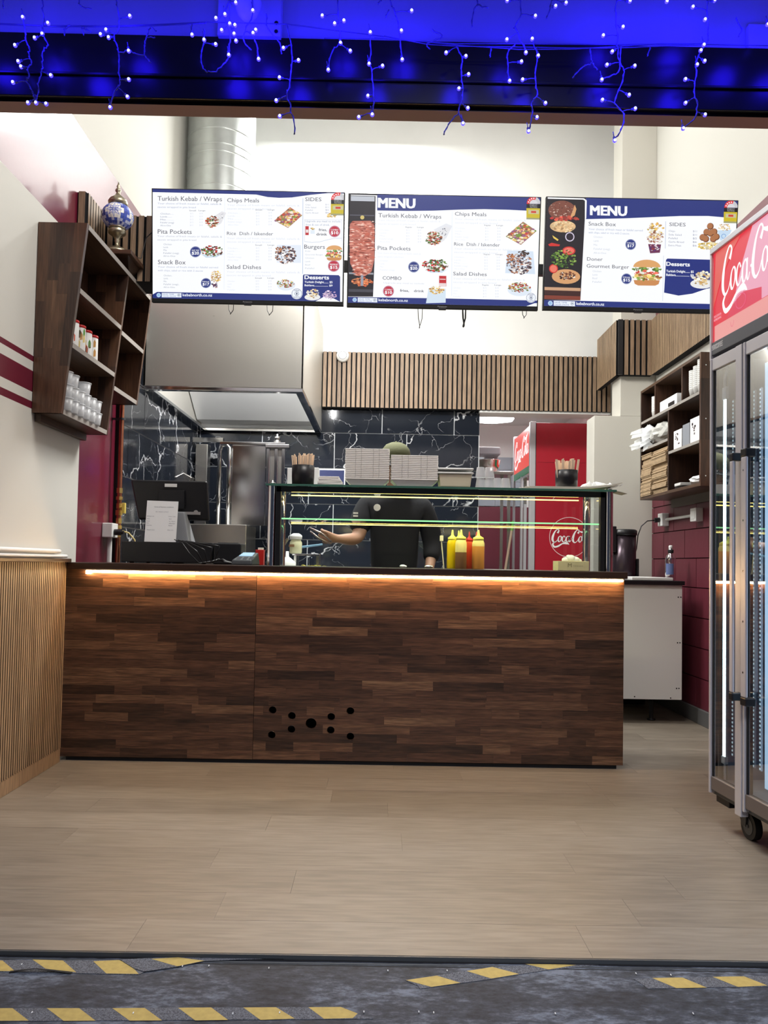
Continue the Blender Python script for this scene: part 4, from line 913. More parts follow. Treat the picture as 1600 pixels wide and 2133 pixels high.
s3.rect(896, 230, 900, 420, (190, 200, 220), 1.8, 0); s3.rect(885, 470, 888, 790, (200, 210, 225), 1.8, 0)
s3.text('Doner', 338, 487, 450, 511, GREY, bold=.005); s3.text('Gourmet Burger', 335, 535, 640, 560, GREY, bold=.005)
for i, t_ in enumerate(('Chicken', 'Lamb', 'Beef', 'Falafel')): s3.text(t_, 378, 578 + i * 25, 378 + 9 * len(t_), 591 + i * 25, (200, 205, 215))
burger(s3, 768, 595, 205, 190, seed=60); badge(s3, 623, 636, 40, 'POPULAR', '$15', NAVY)
s3.text('SIDES', 924, 238, 1040, 263, GREY, bold=.006)
for i, (t_, p_) in enumerate((('Chips', '$11'), ('Side Salad', '$11'), ('Falafel', '$5'), ('Garlic Bread', '$6'), ('Extra Meat', '$6'))): s3.text(t_, 920, 291 + i * 25, 920 + 9.2 * len(t_), 304 + i * 25, (150, 155, 175)); s3.text(p_, 1093, 291 + i * 25, 1122, 304 + i * 25, (150, 155, 175))
for (x, y) in ((1217, 262), (1192, 303), (1245, 300), (1165, 340), (1262, 335), (1220, 310), (1187, 350), (1240, 350)): s3.disc(x, y, 24, (120, 70, 40), 2 + y / 500); s3.disc(x - 3, y - 3, 20, (175, 115, 75), 2.1 + y / 500)
s3.poly([(1268, 290), (1370, 285), (1340, 360), (1290, 360)], (200, 222, 242), 2.2); s3.blobs(1318, 268, 42, 24, P_FRY, 50, 61, .2, 2.5); s3.disc(1314, 330, 17, (110, 160, 215), 2.6); s3.disc(1314, 330, 13, (200, 222, 242), 2.8); s3.blobs(1220, 398, 90, 24, [(240, 215, 130), (225, 190, 95), (250, 235, 190)], 60, 62, .22, 2.2)
s3.poly([(905, 500), (915, 490), (1400, 498), (1400, 680), (1300, 680), (1200, 700), (1100, 735), (1000, 750), (895, 730)], NAVY, 1.6); s3.text('Desserts', 908, 514, 1075, 541, WHITE, bold=.035)
s3.text('Turkish Delight....... $5', 908, 570, 1105, 586, WHITE, bold=.02); s3.text('Baklava................... $9', 908, 596, 1105, 612, WHITE, bold=.02)
s3.disc(1165, 665, 82, (235, 235, 235), 2, ry=34); s3.blobs(1165, 625, 65, 50, [(250, 235, 205), (235, 205, 150), (190, 150, 90), (250, 248, 240)], 70, 63, .24, 2.4)
footer(s3, 75, 815, 200); energy(s3, 1360, 82, .88)

def tv(s, pxc_top, pxc_bot, label, Yt=4.10):
    T = atY(*pxc_top, Yt); th = math.atan2(.060, .60)
    W, H = s.W, s.H
    o = thing('menu_screen', label, 'screen', T - Vector((0, -H * math.sin(th), H * math.cos(th))), group='menu screens above the counter', local=True)
    o.rotation_euler = (th, 0, 0)
    MB().box(-W / 2, W / 2, 0, .025, 0, H).build('casing', M_blackm, o, local=True, bevel=.002)
    MB().box(-W * .35, W * .35, .025, .07, .06, H * .6).build('rear_housing', M_black, o, local=True, bevel=.008)
    MB().box(-.02, .02, -.006, .012, -.007, .004).build('sensor', M_black, o, local=True, bevel=.001)
    MB().box(-.04, .04, .07, .10, H * .35, H * .5).build('wall_bracket', M_dgrey, o, local=True)
    s.mb.build('display', M_screen, o, local=True)
    b = MB(); put_text(b, 'Panasonic', -.025, .014, .025, .008, lambda x, y, l: (x, -.0012, y), 1, (.4, .4, .42)); b.build('maker_mark', M_print, o, local=True)
    return o
tv1 = tv(s1, (517.5, 396), 0, 'left menu screen with three price columns and no picture panel')
tv2 = tv(s2, (927, 406), 0, 'middle menu screen with turning kebab picture on its left')
tv3 = tv(s3, (1338.5, 413), 0, 'right menu screen with floating burger picture on its left')
# screens hang from a rail fixed between the walls
rl = thing('screen_rail', 'dark steel rail carrying the three menu screens', 'rail', (0.2, 4.3, 2.78))
MB().box(-1.199, XR - .001, 4.285, 4.325, 2.67, 2.73).build('rail_tube', M_dgrey, rl, bevel=.003)
def loop(px0, px1, py0, py1, r=.0022, Y=4.22):
    a, b = atY(px0, py0, Y), atY(px1, py0, Y); c = atY((px0 + px1) / 2 + 2, py1, Y); pts = []
    for k in range(13):
        t = k / 12; x = a.x + (b.x - a.x) * t; z = a.z - (a.z - c.z) * math.sin(pi * t) ** .6; pts.append((x + .006 * math.sin(t * 7), Y, z))
    pts[0] = (a.x, Y, a.z + .04); pts[-1] = (b.x, Y, b.z + .04)
    return MB().tube(pts, r)
for i, (a, b, c, d, r_) in enumerate(((475, 487, 638, 655, .002), (555, 569, 640, 657, .002), (870, 880, 648, 684, .0022), (963, 970, 648, 681, .0045), (1087, 1097, 650, 663, .002))):
    tag(loop(a, b, c, d, r_).build('screen_cable', M_black), ['thin black cable loop hanging left under the left menu screen', 'thin black cable loop hanging right under the left menu screen', 'long thin cable loop hanging under the middle menu screen', 'thick black cable end hanging under the middle menu screen', 'short thin cable loop under the right end of the middle menu screen'][i], 'cable', 'cables under the menu screens')

# ================================================================== DISPLAY CASE ON THE COUNTER
DX0, DX1, DY0, DY1 = atY(556, 1100, 4.06).x, atY(1277, 1100, 4.06).x, 4.04, 4.50
DZ = atY(900, 1018, 4.04).z
dc = thing('display_case', 'glass food display case with chrome corner posts on the counter', 'display case', ((DX0 + DX1) / 2, (DY0 + DY1) / 2, CT))
def post(x, y):
    m = MB(); m.cyl((x, y, CT), (x, y, DZ), .0215, n=24); m.build('corner_post', M_chrome, dc)
    m = MB(); m.ring([(.012, 0), (.016, .003), (.016, .008), (.006, .012), (.008, .018), (.0, .021)], 16, (x, y, DZ + .010)); m.build('post_cap', M_chrome, dc)
for x in (DX0 + .025, DX1 - .025):
    for y in (DY0 + .012, DY1 - .012): post(x, y)
MB().box(DX0 - .006, DX1 + .006, DY0 - .02, DY1 + .02, DZ, DZ + .010).build('top_glass', glass('smoked_top_glass', (.55, .75, .66), .12), dc)
MB().box(DX0 - .0065, DX1 + .0065, DY0 - .0215, DY0 - .0195, DZ - .0005, DZ + .0102).build('glass_rim', M_glass_g, dc)
MB().box(DX0 + .05, DX1 - .05, DY0 - .004, DY0 + .004, DZ - .030, DZ - .0005).build('front_band', M_black, dc)
for nm, a, b in (('side_frame', DX0 + .049, DX0 + .073), ('side_frame', DX1 - .073, DX1 - .049)): MB().box(a, b, DY0 - .004, DY0 + .03, CT + .001, DZ - .001).build(nm, M_black, dc)
MB().box(DX0 + .073, DX1 - .073, DY0 + .001, DY0 + .005, CT + .001, DZ - .030).build('front_glass', M_glass, dc)
MB().box(DX0 + .02, DX0 + .025, DY0 + .03, DY1 - .03, CT + .001, DZ).build('side_glass', M_glass, dc)
MB().box(DX1 - .025, DX1 - .02, DY0 + .03, DY1 - .03, CT + .001, DZ).build('side_glass', M_glass, dc)
zsf = atY(900, 1086, DY0 + .02).z
MB().box(DX0 + .075, DX1 - .075, DY0 + .012, DY1 - .02, zsf, zsf + .005).build('glass_shelf', glass('shelf_glass', (.95, .99, .97), .05), dc)
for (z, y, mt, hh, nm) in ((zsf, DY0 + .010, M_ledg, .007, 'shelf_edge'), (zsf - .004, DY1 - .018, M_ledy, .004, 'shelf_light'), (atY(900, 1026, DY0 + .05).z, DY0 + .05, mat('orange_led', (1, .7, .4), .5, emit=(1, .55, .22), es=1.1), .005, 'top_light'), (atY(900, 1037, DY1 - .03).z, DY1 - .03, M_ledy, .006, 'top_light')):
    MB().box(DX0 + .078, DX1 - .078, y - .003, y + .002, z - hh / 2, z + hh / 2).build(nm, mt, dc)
TOPZ = DZ + .0105
# sauce bottles inside
def bottle(px, y, z0, h, r, mt, tipm, label, body2=None, lvl=.6):
    p = atY(px, 1100, y); o = thing('sauce_bottle', label, 'bottle', (p.x, y, z0), group='squeeze bottles in the display case')
    m = MB(); c = (p.x, y, z0)
    m.ring([(r * .92, 0), (r, .004), (r, h * lvl)], 20, c, cap=False); m.ring([(0, 0), (r * .92, 0)], 20, c, cap=False); m.build('sauce', body2 or mt, o)
    m = MB(); m.ring([(r, h * lvl), (r, h * .66), (r * .85, h * .72), (r * .82, h * .74)], 20, c, cap=False); m.build('bottle_wall', mt, o)
    m = MB(); m.ring([(r * .86, h * .735), (r * .86, h * .80), (r * .5, h * .83), (r * .26, h * .86), (r * .12, h), (0, h)], 20, c); m.build('nozzle_cap', tipm, o)
    return o
M_ysem = mat('yellow_bottle', (.95, .66, .0), .35); M_ycap = mat('yellow_cap', (.92, .80, .16), .4); M_clearb = mat('cloudy_bottle', (.92, .76, .30), .35)
M_dsauce = mat('brown_sauce', (.25, .12, .05), .3); M_osauce = mat('orange_sauce', (.85, .36, .08), .35); M_rsauce = mat('red_sauce', (.75, .07, .02), .35); M_wsauce = mat('white_sauce', (.85, .78, .6), .4)
zb_ = CT + .0005
bh = atY(940, 1103, 4.2).z - zb_
bottle(943, 4.24, zb_, bh, .030, M_ysem, M_ycap, 'all-yellow squeeze bottle at the left front of the bottle group')
bottle(956, 4.31, zb_, bh, .027, M_wsauce, M_ycap, 'pale squeeze bottle half hidden behind the yellow and brown bottles')
bottle(961, 4.18, zb_, bh, .031, M_clearb, M_ycap, 'squeeze bottle half full of dark brown sauce', M_dsauce, .42)
bottle(978, 4.27, zb_, bh * .97, .022, M_rsauce, M_redp, 'bright red sauce bottle between the brown and orange ones', M_rsauce)
bottle(997, 4.2, zb_, bh, .034, M_clearb, M_ycap, 'wide squeeze bottle full of orange sauce at the right front', M_osauce, .58)
bottle(993, 4.325, zb_, bh * .98, .026, M_clearb, M_redp, 'squeeze bottle with red nozzle behind the orange sauce')
m = MB(); p = atY(921, 1130, 4.22); m.cyl((p.x + .012, 4.22, zb_), (p.x - .004, 4.22, zb_ + .15), .0035, n=8); m.box(p.x - .012, p.x + .006, 4.212, 4.228, zb_ + .15, zb_ + .18)
tag(m.build('spatula', M_wsauce, bevel=.001), 'small cream spatula leaning left of the yellow bottle', 'spatula')
# tissue box
p = atY(1193, 1170, 4.14)
tbx = thing('tissue_box', 'cream tissue box with a tissue tuft standing in the display case', 'tissue box', (p.x, 4.16, CT))
MB().box(p.x - .084, p.x + .084, 4.12, 4.24, zb_, zb_ + .052).build('carton', mat('cream_card', (.72, .62, .36), .6), tbx, bevel=.002)
m = MB()
for dx, dz, r in ((-.03, .058, .02), (0, .066, .026), (.028, .06, .021), (-.012, .074, .016), (.048, .056, .012)): m.ball((p.x + dx, 4.18, zb_ + dz), r, r * .8, r * .8)
m.build('tissue', M_paper, tbx)
m = MB(); put_text(m, 'M', p.x - .030, zb_ + .040, p.x - .010, zb_ + .020, lambda x, y, l: (x, 4.1195, y), 1, (.25, .2, .1)); put_text(m, 'tissues', p.x - .002, zb_ + .034, p.x + .05, zb_ + .022, lambda x, y, l: (x, 4.1195, y), 1, (.5, .42, .25)); m.build('print', M_print, tbx)
for i, (px, nm, mt) in enumerate(((839, 'white_scrap', M_paper), (893, 'foil_scrap', M_steel_m))):
    p = atY(px, 1180, 4.14); m = MB(); m.ball((p.x, 4.14, zb_ + .0085), .017 if i == 0 else .026, .012, .0085); m.ball((p.x + .014, 4.14, zb_ + .007), .008, .008, .006)
    tag(m.build(nm, mt), ['small white scrap lying behind the front glass', 'small crumpled grey foil scrap left of the sauce bottles'][i], ['scrap', 'foil'][i])

# stick pots
def stick_pot(px, ptop, pbot, hw_, label, y, ragged):
    p = atY(px, pbot, y); z0 = TOPZ + (.0145 if ragged else 0); h = (pbot - ptop) * y / F * 1.0; r = hw_ * y / F
    o = thing('stick_pot', label, 'pot', (p.x, y, z0)); c = (p.x, y, z0)
    m = MB(); m.ring([(r * .9, 0), (r * .97, .004), (r, h * .5), (r, h), (r * .93, h), (r * .9, .006), (0, .006)], 28, c); m.build('pot', M_black, o)
    rr = random.Random(px)
    for i in range(30 if ragged else 52):
        a = rr.uniform(0, 2 * pi); q = r * .82 * math.sqrt(rr.random()); x0, y0 = p.x + q * math.cos(a), y + q * math.sin(a); tlt = 1.28 if not ragged else 1.35
        x1, y1 = p.x + q * tlt * math.cos(a) * 1.05, y + q * tlt * math.sin(a); zt_ = z0 + h + rr.uniform(.045, .062)
        m = MB(); wv = .0035 if not ragged else .006
        m.hexa([(x0 - wv, y0 - .001, z0 + .008), (x0 + wv, y0 - .001, z0 + .008), (x0 + wv, y0 + .001, z0 + .008), (x0 - wv, y0 + .001, z0 + .008)], [(x1 - wv, y1 - .001, zt_), (x1 + wv, y1 - .001, zt_), (x1 + wv, y1 + .001, zt_ + rr.uniform(-.006, .006)), (x1 - wv, y1 + .001, zt_)])
        m.build('stick', mat('pale_wood_stick', (.74, .56, .40), .7), o)
stick_pot(631, 964, 1005, 23.5, 'black pot of wooden stirrers at the left end of the case top', 4.09, False)
stick_pot(1180, 974, 1010, 23, 'black pot of paper-wrapped sticks at the right of the case top', 4.10, True)
# foam tray stacks
def tray_mesh(wd, dp, h, th, base=.62):
    m = MB(); a, b, c, d = wd / 2, dp / 2, wd / 2 * base if base < 1 else wd / 2, dp / 2 * .8
    m.hexa([(-c, -d, 0), (c, -d, 0), (c, d, 0), (-c, d, 0)], [(-a + .006, -b + .006, h - th), (a - .006, -b + .006, h - th), (a - .006, b - .006, h - th), (-a + .006, b - .006, h - th)])
    return m
ORDN = ['second', 'third', 'fourth', 'fifth', 'sixth', 'seventh', 'eighth', 'ninth', 'tenth', 'eleventh', 'twelfth', 'thirteenth', 'fourteenth', 'fifteenth', 'sixteenth', 'seventeenth']
def stack(px, top, bot, wpx, y, n, where, seed):
    p = atY(px, bot, y); H = (bot - top) * y / F * .995; w_ = wpx * y / F; z0 = TOPZ
    base_h = .040; pitch = (H - base_h) / (n - 1) ; rr = random.Random(seed)
    z = z0
    o = thing('foam_tray', 'bottom tray of the ' + where + ', flaring upwards', 'tray', (p.x, y, z0), group='foam trays on the display case', local=True)
    m = MB(); m.hexa([(-w_ * .36, -.06, 0), (w_ * .36, -.06, 0), (w_ * .36, .06, 0), (-w_ * .36, .06, 0)], [(-w_ * .49, -.072, base_h - .008), (w_ * .49, -.072, base_h - .008), (w_ * .49, .072, base_h - .008), (-w_ * .49, .072, base_h - .008)]); m.build('bowl', M_foam, o, local=True, bevel=.003)
    for dx in (-.27, .17):
        m = MB(); m.hexa([(w_ * dx, -.0655, base_h * .35), (w_ * dx + .02, -.0655, base_h * .35), (w_ * dx + .02, -.06, base_h * .35), (w_ * dx, -.06, base_h * .35)], [(w_ * dx, -.0745, base_h - .006), (w_ * dx + .02, -.0745, base_h - .006), (w_ * dx + .02, -.068, base_h - .006), (w_ * dx, -.068, base_h - .006)]); m.build('hinge_tab', M_foam, o, local=True)
    MB().box(-w_ / 2, w_ / 2, -.076, .076, base_h - .008, base_h).build('rim', M_foam, o, local=True, bevel=.002)
    z = z0 + base_h
    proto = None
    for k in range(n - 1):
        dx = rr.uniform(-.0012, .0012)
        if proto is None:
            proto = thing('foam_tray', 'second foam tray from the bottom of the ' + where, 'tray', (p.x + dx, y, z + .0002), group='foam trays on the display case', local=True)
            m = MB(); m.box(-w_ / 2, w_ / 2, -.076, .076, pitch * .40, pitch * .96); m.box(-w_ / 2 + .003, w_ / 2 - .003, -.073, .073, 0, pitch * .40)
            m.build('rim', M_foam, proto, local=True, bevel=.0006, seg=1)
            m = MB()
            for q in (-.27, -.14, .13, .26): m.box(w_ * q, w_ * q + .002, -.0775, -.0755, 0, pitch * .95)
            m.build('fold_line', mat('grey_crease', (.50, .48, .45), .7), proto, local=True)
        else:
            q_ = dup(proto, (p.x + dx, y, z + k * pitch + .0002), label=('topmost foam tray of the ' + where) if k == n - 2 else '%s foam tray from the bottom of the %s' % (ORDN[k], where))
stack(765, 934, 1010, 91, 4.105, 17, 'tall left stack of foam trays', 3)
stack(862, 947, 1011, 97, 4.105, 14, 'shorter right stack of foam trays', 8)
# plastic containers stack
p = atY(946, 1012, 4.10)
for k in range(2):
    z0 = TOPZ + k * .016
    o = thing('plastic_container', ['lower clear plastic container right of the foam trays', 'upper clear plastic container nested right of the foam trays'][k], 'container', (p.x, 4.10, z0), group='nested plastic containers')
    m = MB(); h = .078 if k == 0 else .084; a = .088; z1 = z0
    m.hexa([(p.x - a * .9, 4.04, z1), (p.x + a * .9, 4.04, z1), (p.x + a * .9, 4.16, z1), (p.x - a * .9, 4.16, z1)], [(p.x - a, 4.03, z1 + h - .01), (p.x + a, 4.03, z1 + h - .01), (p.x + a, 4.17, z1 + h - .01), (p.x - a, 4.17, z1 + h - .01)]); 
    if k == 0: m.build('tub', mat('milky_container', (.86, .78, .58), .4), o, bevel=.006)
    MB().box(p.x - a - .007, p.x + a + .007, 4.022, 4.178, z1 + h - .0095, z1 + h).build('rim', M_whitep, o, bevel=.004)
# napkins bundle left, cups, papers
p = atY(690, 1006, 4.08)
nb = thing('napkin_bundle', 'small bundle of folded napkins beside the left stick pot', 'napkins', (p.x, 4.09, TOPZ))
rr = random.Random(9)
for k in range(7):
    m = MB(); m.m = Matrix.Translation((p.x + rr.uniform(-.004, .004), 4.09, TOPZ + .001 + k * .0062)) @ Matrix.Rotation(rr.uniform(-.04, .04), 4, 'Z'); m.box(-.068 + k * .001, .066 - k * .004, -.06, .06, 0, .0058); m.build('napkin', M_foam, nb, bevel=.001)
# white boxes standing behind the left pot
for i, (px0, px1, py0) in enumerate(((600, 612, 976), (650, 665, 975))):
    a, b = atY(px0, py0, 4.36), atY(px1, py0, 4.36); tag(MB().box(a.x, b.x, 4.33, 4.40, TOPZ, a.z).build('paper_packet', M_paper, bevel=.002), ['white paper packet standing left behind the stirrer pot', 'white paper packet standing right behind the stirrer pot'][i], 'packet')
protoc = None
for i, (px, lv) in enumerate(((1001, 0), (1001, 1), (1019, 0), (1019, 1), (1036, 0), (1053, 0), (1011, 2))):
    y = 4.07; p = atY(px, 1010, y); r = .028
    if lv == 2: continue
    if protoc is None:
        protoc = thing('plastic_cup', '', 'cup', (p.x, y, TOPZ), group='clear cups on the display case', local=True)
        m = MB(); m.ring([(r * .98, 0), (r, .002), (r * .98, .006), (r * .74, .052), (r * .72, .054), (0, .054)], 20); m.build('cup_body', M_clearp, protoc, local=True); q = protoc
    else: q = dup(protoc, (p.x, y, TOPZ + lv * .0565))
    q['label'] = ['clear upturned cup at the bottom of the first pair right of the containers', 'clear upturned cup on top of the first pair right of the containers', 'clear upturned cup at the bottom of the second pair', 'clear upturned cup on top of the second pair', 'single clear cup right of the paired cups', 'rightmost single clear cup before the paper sheets'][i]
def crumple(nm, lab, cat, px0, px1, y, z0, h, mt, seed, n=10, dy=.2, slope=0, parent=None):
    a, b = atY(px0, 1010, y).x, atY(px1, 1010, y).x; rr = random.Random(seed); m = MB(); vs = []; ny = 6
    for j in range(ny + 1):
        for i in range(n + 1):
            e = 1 if 0 < i < n and 0 < j < ny else .25
            vs.append((a + (b - a) * i / n + rr.uniform(-.006, .006), y - dy / 2 + dy * j / ny + rr.uniform(-.006, .006), z0 + .001 + slope * i / n + h * e * rr.random()))
    m.smooth = False; m.add(vs, [(j * (n + 1) + i, j * (n + 1) + i + 1, (j + 1) * (n + 1) + i + 1, (j + 1) * (n + 1) + i) for j in range(ny) for i in range(n)])
    o = m.build(nm, mt, parent); so = o.modifiers.new('thick', 'SOLIDIFY'); so.thickness = .0015; so.offset = 1
    if parent is None: tag(o, lab, cat)
    return o
for i in range(4):
    a, b = atY(1072 + i * 6, 1010, 4.2).x, atY(1262 + i * 5, 1010, 4.2).x; m = MB(); n = 8
    top = [(a + (b - a) * k / n, TOPZ + .001 + i * .0032 + (.0 if k < 5 else (k - 4) ** 2 * .0013 * (1 + .1 * i))) for k in range(n + 1)]
    for k in range(n): m.hexa([(top[k][0], 4.03, top[k][1]), (top[k + 1][0], 4.03, top[k + 1][1]), (top[k + 1][0], 4.36, top[k + 1][1]), (top[k][0], 4.36, top[k][1])], [(top[k][0], 4.03, top[k][1] + .0026), (top[k + 1][0], 4.03, top[k + 1][1] + .0026), (top[k + 1][0], 4.36, top[k + 1][1] + .0026), (top[k][0], 4.36, top[k][1] + .0026)])
    if i == 0: pr_ = thing('paper_sheets', 'pile of cream wrapping paper curling up at the right end of the case top', 'paper', ((a + b) / 2, 4.2, TOPZ))
    m.build('sheet', mat('cream_sheet', (.72, .68, .58), .8), pr_)
crumple('plastic_bag', 'crumpled clear plastic bag beside the right stick pot', 'bag', 1212, 1285, 4.16, TOPZ + .024, .03, M_film, 4)
MB2 = MB(); a = atY(1278, 1025, 4.15); MB2.m = Matrix.Translation((a.x + .012, 4.14, a.z - .004)) @ Matrix.Rotation(R(12), 4, 'Y'); MB2.box(-.03, .045, -.05, .05, 0, .002)
MB2.build('loose_sheet', mat('cream_sheet', (.72, .68, .58), .8), pr_)
m = MB(); a, b = atY(1082, 1000, 4.3).x, atY(1150, 1000, 4.3).x; m.box(a, b, 4.26, 4.34, TOPZ + .0145, TOPZ + .02); m.ring([(.028, 0), (.03, .006), (.026, .01), (0, .01)], 20, (a + .02, 4.3, TOPZ + .02)); 
tag(m.build('black_tray_lid', M_black, bevel=.001), 'flat black lid lying on the paper sheets left of the right pot', 'lid')

# ================================================================== LEFT OF THE COUNTER: till and friends
PYc = 4.2
p0, p1 = atY(252, 1168, PYc), atY(441, 1168, PYc); dzt = atY(350, 1129, PYc).z
pos = thing('point_of_sale_till', 'black touchscreen till seen from behind at the left of the counter', 'till', ((p0.x + p1.x) / 2, PYc + .15, CT))
MB().box(p0.x, p1.x, PYc, PYc + .36, CT + .006, dzt).build('cash_drawer', M_black, pos, bevel=.004)
m = MB()
for x in (p0.x + .05, p1.x - .05, (p0.x + p1.x) / 2):
    for y in (PYc + .03, PYc + .33): m.cyl((x, y, CT), (x, y, CT + .007), .012, n=10)
m.build('drawer_feet', M_rubber, pos)
a, b, c, d = atY(280, 1000, PYc + .16), atY(437, 1008, PYc + .16), atY(436, 1083, PYc + .12), atY(288, 1080, PYc + .12)
m = MB(); zt_, zb2 = atY(358, 1001, PYc + .1).z, atY(358, 1083, PYc + .1).z
m.hexa([(d.x, PYc + .12, zb2), (c.x, PYc + .12, zb2), (c.x, PYc + .15, zb2), (d.x, PYc + .15, zb2)], [(a.x, PYc + .09, zt_), (b.x, PYc + .09, zt_), (b.x, PYc + .12, zt_), (a.x, PYc + .12, zt_)])
m.build('monitor', M_black, pos, bevel=.012, seg=4)
m = MB(); xm = atY(370, 1050, PYc + .08).x
m.hexa([(xm - .085, PYc + .06, dzt), (xm + .075, PYc + .06, dzt), (xm + .075, PYc + .22, dzt), (xm - .085, PYc + .22, dzt)], [(xm - .065, PYc + .06, zb2 + .045), (xm + .045, PYc + .06, zb2 + .045), (xm + .045, PYc + .12, zb2 + .045), (xm - .065, PYc + .12, zb2 + .045)])
m.build('stand', M_grey, pos, bevel=.008)
ra, rb_ = atY(330, 1020, PYc + .08), atY(383, 1045, PYc + .08)
m = MB(); m.box(ra.x, rb_.x, PYc + .083, PYc + .1, rb_.z - .04, ra.z); m.build('mount_plate', M_black, pos, bevel=.003)
q = atY(356, 1011, PYc + .088); m = MB(); m.box(q.x - .034, q.x + .034, PYc + .0865, PYc + .0895, q.z - .009, q.z + .009); m.build('serial_sticker', M_whitep, pos)
q = atY(400, 1069, PYc + .1); m = MB(); m.box(q.x - .045, q.x + .045, PYc + .104, PYc + .112, q.z - .008, q.z + .008); m.cyl((q.x + .02, PYc + .103, q.z + .006), (q.x + .02, PYc + .11, q.z + .006), .012); m.build('spec_sticker', mat('grey_sticker', (.3, .28, .28), .6), pos)
# notice sheet leaning on the stand
a, b = atY(305, 1042, PYc + .03), atY(368, 1128, PYc + .03)
ns = thing('notice_sheet', 'white printed notice sheet propped against the back of the till', 'notice', ((a.x + b.x) / 2, PYc + .02, dzt))
m = MB(); m.hexa([(a.x, PYc + .012, dzt + .0005), (b.x, PYc + .012, dzt + .0005), (b.x, PYc + .0135, dzt + .0005), (a.x, PYc + .0135, dzt + .0005)], [(a.x, PYc + .045, a.z), (b.x, PYc + .045, a.z - .003), (b.x, PYc + .0465, a.z - .003), (a.x, PYc + .0465, a.z)]); m.build('sheet', M_paper, ns)
m = MB(); Wn, Hn = b.x - a.x, a.z - dzt
def nf(x, y, l):
    t = 1 - y; return (a.x + x * Wn, PYc + .011 + .033 * t, dzt + t * Hn)
for (t_, x0, y0, x1, y1) in (('Terms & Payment conditions', .24, .14, .86, .165), ('No refunds on food', .30, .26, .70, .28), ('Eftpos', .03, .37, .26, .39), ('Visa', .03, .43, .12, .45), ('Cash', .03, .49, .13, .51), ('Mon', .03, .54, .11, .56), ('Tue-Sun', .03, .59, .2, .61), ('From 11am', .72, .37, .94, .39), ('9pm', .74, .43, .82, .45), ('to 10pm', .74, .49, .94, .51), ('daily', .74, .54, .94, .56), ('late', .74, .59, .86, .61), ('Thank you', .05, .70, .3, .72), ('Kia ora', .72, .70, .9, .72)):
    put_text(m, t_, x0, y0, x1, y1, nf, 1, (.2, .2, .25))
m.build('print', M_print, ns)
# printer box, terminal, red pack, cables
a, b = atY(445, 1131, 4.2), atY(502, 1168, 4.2)
pb = thing('receipt_printer', 'small black receipt printer between the till and the card terminal', 'printer', ((a.x + b.x) / 2, 4.35, CT))
MB().box(a.x, b.x, 4.2, 4.34, CT + .0005, a.z).build('housing', M_black, pb, bevel=.008, seg=3)
MB().box(a.x + .02, b.x - .02, 4.22, 4.26, a.z - .002, a.z + .004).build('paper_slot', M_dgrey, pb)
a = atY(512, 1150, 4.12)
et = thing('card_terminal', 'grey card payment terminal with pale blue screen on the counter', 'card terminal', (a.x, 4.12, CT))
m = MB(); zz = CT + .001
m.hexa([(a.x - .062, 4.03, zz), (a.x + .05, 4.03, zz), (a.x + .062, 4.22, zz), (a.x - .04, 4.22, zz)], [(a.x - .058, 4.035, zz + .026), (a.x + .046, 4.035, zz + .026), (a.x + .055, 4.21, zz + .068), (a.x - .030, 4.21, zz + .068)]); m.build('body', M_dgrey, et, bevel=.007, seg=3)
m = MB(); m.hexa([(a.x - .036, 4.12, zz + .045), (a.x + .034, 4.12, zz + .045), (a.x + .036, 4.20, zz + .062), (a.x - .026, 4.20, zz + .062)], [(a.x - .036, 4.12, zz + .049), (a.x + .034, 4.12, zz + .049), (a.x + .036, 4.20, zz + .0675), (a.x - .026, 4.20, zz + .0675)])
m.build('screen', mat('pale_blue_screen', (.2, .3, .4), .2, emit=(.35, .55, .75), es=.7), et)
m = MB()
for i in range(4):
    for j in range(3): x = a.x - .036 + j * .032; y = 4.045 + i * .017; m.box(x, x + .022, y, y + .01, zz + .026 + i * .0037, zz + .032 + i * .0037)
m.build('keypad', M_grey, et)
a, b = atY(533, 1145, 4.3), atY(549, 1178, 4.3)
rp_ = thing('red_packet', 'small red and white packet beside the left chrome post', 'packet', (a.x, 4.3, CT))
MB().box(a.x, b.x, 4.29, 4.34, CT + .0005, a.z).build('pack', M_redp, rp_, bevel=.002); MB().box(a.x + .012, b.x - .006, 4.30, 4.33, a.z - .001, a.z + .012).build('flap', M_paper, rp_)
rr = random.Random(21)
tcb = thing('till_cables', 'tangle of black cables on the counter between till and card terminal', 'cables', (atY(430, 1160, 4.1).x, 4.1, CT))
for k in range(5):
    x0 = atY(366 + k * 8, 1130, 4.16).x; pts = [(x0, 4.13, dzt + .012 - .002 * k), (x0 + .05, 4.10, dzt - .005), (x0 + .10 + .02 * k, 4.06 - .006 * k, dzt - .06 + .01 * k), (x0 + .15, 4.07, CT + .006 + .003 * k), (x0 + .22 - .015 * k, 4.12, CT + .016 + .004 * k), (x0 + .27 - .02 * k, 4.10, CT + .03 - .004 * k), (x0 + .30, 4.16, CT + .006)]
    sm_ = []
    for i in range(len(pts) - 1):
        for t in (0, .34, .67): sm_.append(tuple(Vector(pts[i]).lerp(Vector(pts[i + 1]), t)))
    MB().tube(sm_, .0034 if k % 2 else .0026).build('cable', M_black, tcb)
